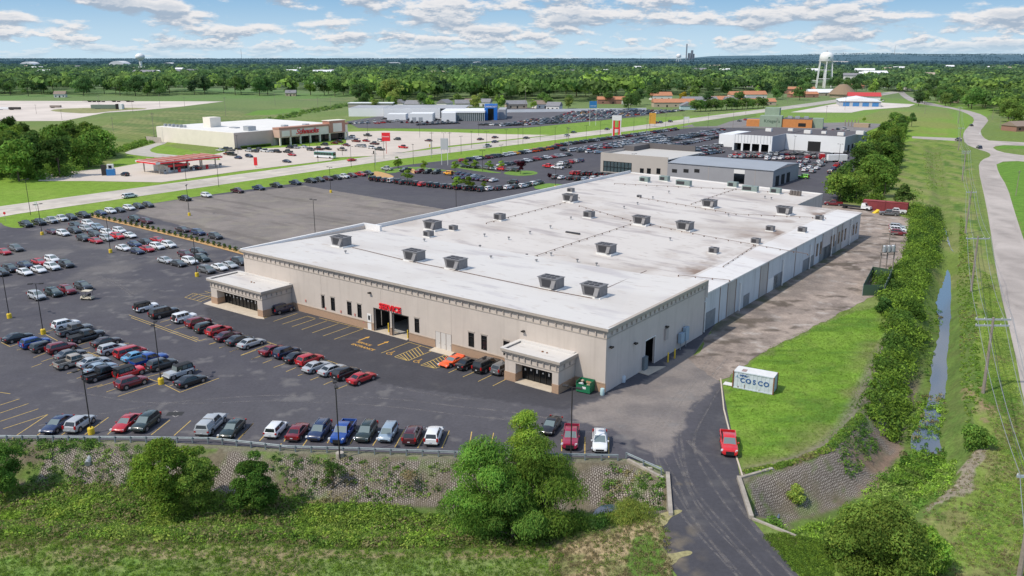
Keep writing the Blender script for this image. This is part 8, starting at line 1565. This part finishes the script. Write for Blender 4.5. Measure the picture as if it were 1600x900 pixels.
e = empty('water_tower', G(222, 117), 0, 'white single-stem water tower above the left treetops', 'water tower'); s_ = 1.; m = MB(); m.lathe([(0, 37), (3, 38), (11, 45), (13, 49), (12.5, 52), (9, 56.5), (4, 58.5), (0, 59)], 28); m.build('tank', TW, e, smooth=60); m = MB(); m.lathe([(5, 0), (3.6, 5), (3.4, 30), (4.5, 38)], 16); m.build('stem', TW, e, smooth=60)
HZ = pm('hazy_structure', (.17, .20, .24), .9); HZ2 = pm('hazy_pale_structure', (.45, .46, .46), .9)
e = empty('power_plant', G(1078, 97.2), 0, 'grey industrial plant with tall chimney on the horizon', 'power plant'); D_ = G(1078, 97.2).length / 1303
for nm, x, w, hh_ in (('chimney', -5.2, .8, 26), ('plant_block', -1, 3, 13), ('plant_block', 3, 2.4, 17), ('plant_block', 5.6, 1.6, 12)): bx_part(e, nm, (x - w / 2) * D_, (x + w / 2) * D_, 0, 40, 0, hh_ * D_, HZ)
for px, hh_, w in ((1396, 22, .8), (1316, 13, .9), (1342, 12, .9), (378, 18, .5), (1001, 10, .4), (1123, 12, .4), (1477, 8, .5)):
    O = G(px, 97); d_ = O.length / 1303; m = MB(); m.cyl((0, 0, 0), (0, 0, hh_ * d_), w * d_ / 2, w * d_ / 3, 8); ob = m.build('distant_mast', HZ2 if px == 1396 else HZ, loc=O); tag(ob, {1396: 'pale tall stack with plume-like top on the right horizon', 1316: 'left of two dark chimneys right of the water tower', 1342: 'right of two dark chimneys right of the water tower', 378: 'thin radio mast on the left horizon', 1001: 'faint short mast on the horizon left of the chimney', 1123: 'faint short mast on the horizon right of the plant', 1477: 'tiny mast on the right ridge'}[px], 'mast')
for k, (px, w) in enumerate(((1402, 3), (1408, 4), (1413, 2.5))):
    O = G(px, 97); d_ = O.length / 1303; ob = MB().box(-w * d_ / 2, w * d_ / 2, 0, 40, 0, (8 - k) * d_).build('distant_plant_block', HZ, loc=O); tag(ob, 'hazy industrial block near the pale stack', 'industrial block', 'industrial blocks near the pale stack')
for px, py, w, h, lab in ((42, 108, 18, 5, 'white domed roof showing above the left woods'), (183, 111, 24, 8, 'large white domed roof left of the single-stem tower'), (262, 106, 12, 3, 'small white roof right of the single-stem tower'), (612, 104, 26, 2.5, 'flat white warehouse roof far behind the woods'), (745, 103.5, 16, 3, 'white arched warehouse roof far behind the woods'), (1565, 88 + 16, 0, 0, '')):
    if not w: continue
    O = G(px, py); d_ = O.length / 1303; m = MB(); n = 10; vs = []
    for y in (0, 60):
        for i in range(n + 1): t = math.pi * i / n; vs.append((-math.cos(t) * w * d_ / 2, y, math.sin(t) * h * d_ + 14))
    m.add(vs, [(i, i + 1, n + 2 + i, n + 1 + i) for i in range(n)] + [tuple(range(n + 1))]); m.box(-w * d_ / 2, w * d_ / 2, .1, 59, 0, 13.9); tag(m.build('distant_domed_hall', pm('hall_white', (.66, .67, .68), .9), loc=O), lab, 'hall')
for px, py, w, h, lab in ((1547, 95, 20, 5, 'pale quarry face cut into the right ridge'), (1516, 98, 24, 3, 'lower pale spoil heap under the right ridge'), (1322, 101, 32, 5, 'long whitish factory roofs right of the water tower'), (800, 118, 60, 0, '')):
    if not h: continue
    O = G(px, py); d_ = O.length / 1303; m = MB(); m.hexa([(-w * d_ / 2, 0, 0), (w * d_ / 2, 0, 0), (w * d_ / 2, 80, 0), (-w * d_ / 2, 80, 0)], [(-w * d_ * .4, 60, h * d_), (w * d_ * .3, 60, h * d_ * .9), (w * d_ * .3, 80, h * d_ * .9), (-w * d_ * .4, 80, h * d_)]); tag(m.build('distant_quarry' if px > 1500 else 'distant_factory', pm('quarry_pale', (.42, .40, .38), .9), loc=O), lab, 'quarry' if px > 1500 else 'factory')
# ================================================================ LIGHT, SKY, CAMERA
SUN = Vector((-.85 * math.cos(rad(52)), -.53 * math.cos(rad(52)), math.sin(rad(52)))).normalized()
sd = bpy.data.lights.new('sun', 'SUN'); sd.energy = 3.6; sd.angle = rad(1.); sd.color = (1, .93, .82)
so = bpy.data.objects.new('sun', sd); COL.objects.link(so); so.rotation_euler = (-SUN).to_track_quat('-Z', 'Y').to_euler(); so.location = (-100, -50, 200)
w = bpy.data.worlds.new('World'); scene.world = w; w.use_nodes = True; nt = w.node_tree; N = nt.nodes; L = nt.links; N.clear()
out = N.new('ShaderNodeOutputWorld'); bg = N.new('ShaderNodeBackground'); bg.inputs['Strength'].default_value = .19
sky = N.new('ShaderNodeTexSky'); sky.sky_type = 'NISHITA'; sky.sun_disc = False; sky.sun_elevation = rad(52); sky.sun_rotation = math.atan2(-.85, -.53)
sky.air_density = 1.2; sky.dust_density = 1.0; sky.ozone_density = 2.0; sky.altitude = 150
tc = N.new('ShaderNodeTexCoord'); sep = N.new('ShaderNodeSeparateXYZ'); L.new(tc.outputs['Generated'], sep.inputs[0])
def M(op, a, b=None, c=None, clamp=False):
    n = N.new('ShaderNodeMath'); n.operation = op; n.use_clamp = clamp
    for i, q in enumerate((a, b, c)):
        if q is None: continue
        if isinstance(q, (int, float)): n.inputs[i].default_value = q
        else: L.new(q, n.inputs[i])
    return n.outputs[0]
z = sep.outputs['Z']; zc = M('MAXIMUM', z, 0.0)
den = M('ADD', zc, .032)
az = M('ARCTAN2', sep.outputs['X'], sep.outputs['Y'])
px_ = M('MULTIPLY', az, 11.); py_ = M('MULTIPLY', M('LOGARITHM', den, 2.718), 2.7)
def noise(dx, dy, sc, det, seed, sx=1., sy=1., rough=.6):
    cb = N.new('ShaderNodeCombineXYZ'); L.new(M('MULTIPLY_ADD', px_, sx, dx), cb.inputs[0]); L.new(M('MULTIPLY_ADD', py_, sy, dy), cb.inputs[1]); cb.inputs[2].default_value = seed
    n = N.new('ShaderNodeTexNoise'); n.inputs['Scale'].default_value = sc; n.inputs['Detail'].default_value = det; n.inputs['Roughness'].default_value = rough
    L.new(cb.outputs[0], n.inputs['Vector']); return n.outputs['Fac']
mixf = M('MULTIPLY', M('SUBTRACT', zc, .018), 45., None, True)
def two(dy):
    a_ = noise(0, dy, .95, 10, 3.1); b_ = noise(5, dy, .95, 8, 6.4, 2.1, 1.3); return M('ADD', M('MULTIPLY', a_, mixf), M('MULTIPLY', b_, M('SUBTRACT', 1., mixf)))
nA = two(0); nB = two(.2)
wide = noise(4, 2, .33, 2, 8.0)
dens = M('ADD', nA, M('MULTIPLY', M('SUBTRACT', wide, .5), .42)); dens = M('SUBTRACT', dens, M('MULTIPLY', az, .05))
densB = M('ADD', nB, M('MULTIPLY', M('SUBTRACT', wide, .5), .42)); densB = M('SUBTRACT', densB, M('MULTIPLY', az, .05))
def MR(v, a, b, c=0., d=1.):
    n = N.new('ShaderNodeMapRange'); n.interpolation_type = 'SMOOTHSTEP'; L.new(v, n.inputs['Value'])
    for k, q in zip(('From Min', 'From Max', 'To Min', 'To Max'), (a, b, c, d)): n.inputs[k].default_value = q
    return n.outputs[0]
cover = MR(dens, .44, .535)
lit = MR(M('SUBTRACT', dens, densB), -.05, .05)
thick = MR(dens, .53, .66)
def RGB(c):
    n = N.new('ShaderNodeRGB'); n.outputs[0].default_value = (*c, 1); return n.outputs[0]
def MIX(f, a, b):
    n = N.new('ShaderNodeMixRGB'); L.new(f, n.inputs['Fac']); L.new(a, n.inputs['Color1']); L.new(b, n.inputs['Color2']); return n.outputs[0]
K = 1 / .19
base = MIX(MR(zc, 0, .085), RGB((.56 * K, .74 * K, .87 * K)), RGB((.24 * K, .47 * K, .73 * K)))
low = MR(zc, .10, .35)
skyc = MIX(low, base, sky.outputs[0])
shade = RGB((.38 * K, .46 * K, .57 * K)); white = RGB((.90 * K, .87 * K, .86 * K))
cl = MIX(lit, shade, white)
cl = MIX(M('MULTIPLY', thick, .55), cl, RGB((.40 * K, .48 * K, .59 * K)))
hz = MR(zc, .002, .022, .3, 1.)
fac = M('MULTIPLY', M('MULTIPLY', cover, hz), MR(zc, .2, .5, .9, .5))
fin = MIX(fac, skyc, cl)
L.new(fin, bg.inputs['Color']); L.new(bg.outputs[0], out.inputs['Surface'])
cd = bpy.data.cameras.new('camera'); co = bpy.data.objects.new('camera', cd); COL.objects.link(co); scene.camera = co
cd.sensor_width = 36; cd.lens = 36 * F / 1600; cd.clip_end = 40000; cd.clip_start = .5
co.location = (0, 0, CH); co.rotation_euler = (math.pi / 2 - TH, 0, 0)
scene.view_settings.view_transform = 'Standard'; scene.view_settings.look = 'None'; scene.view_settings.exposure = 0
scene.cycles.max_bounces = 5; scene.cycles.diffuse_bounces = 2; scene.cycles.glossy_bounces = 2; scene.cycles.transmission_bounces = 2
scene.cycles.transparent_max_bounces = 4; scene.cycles.use_denoising = True
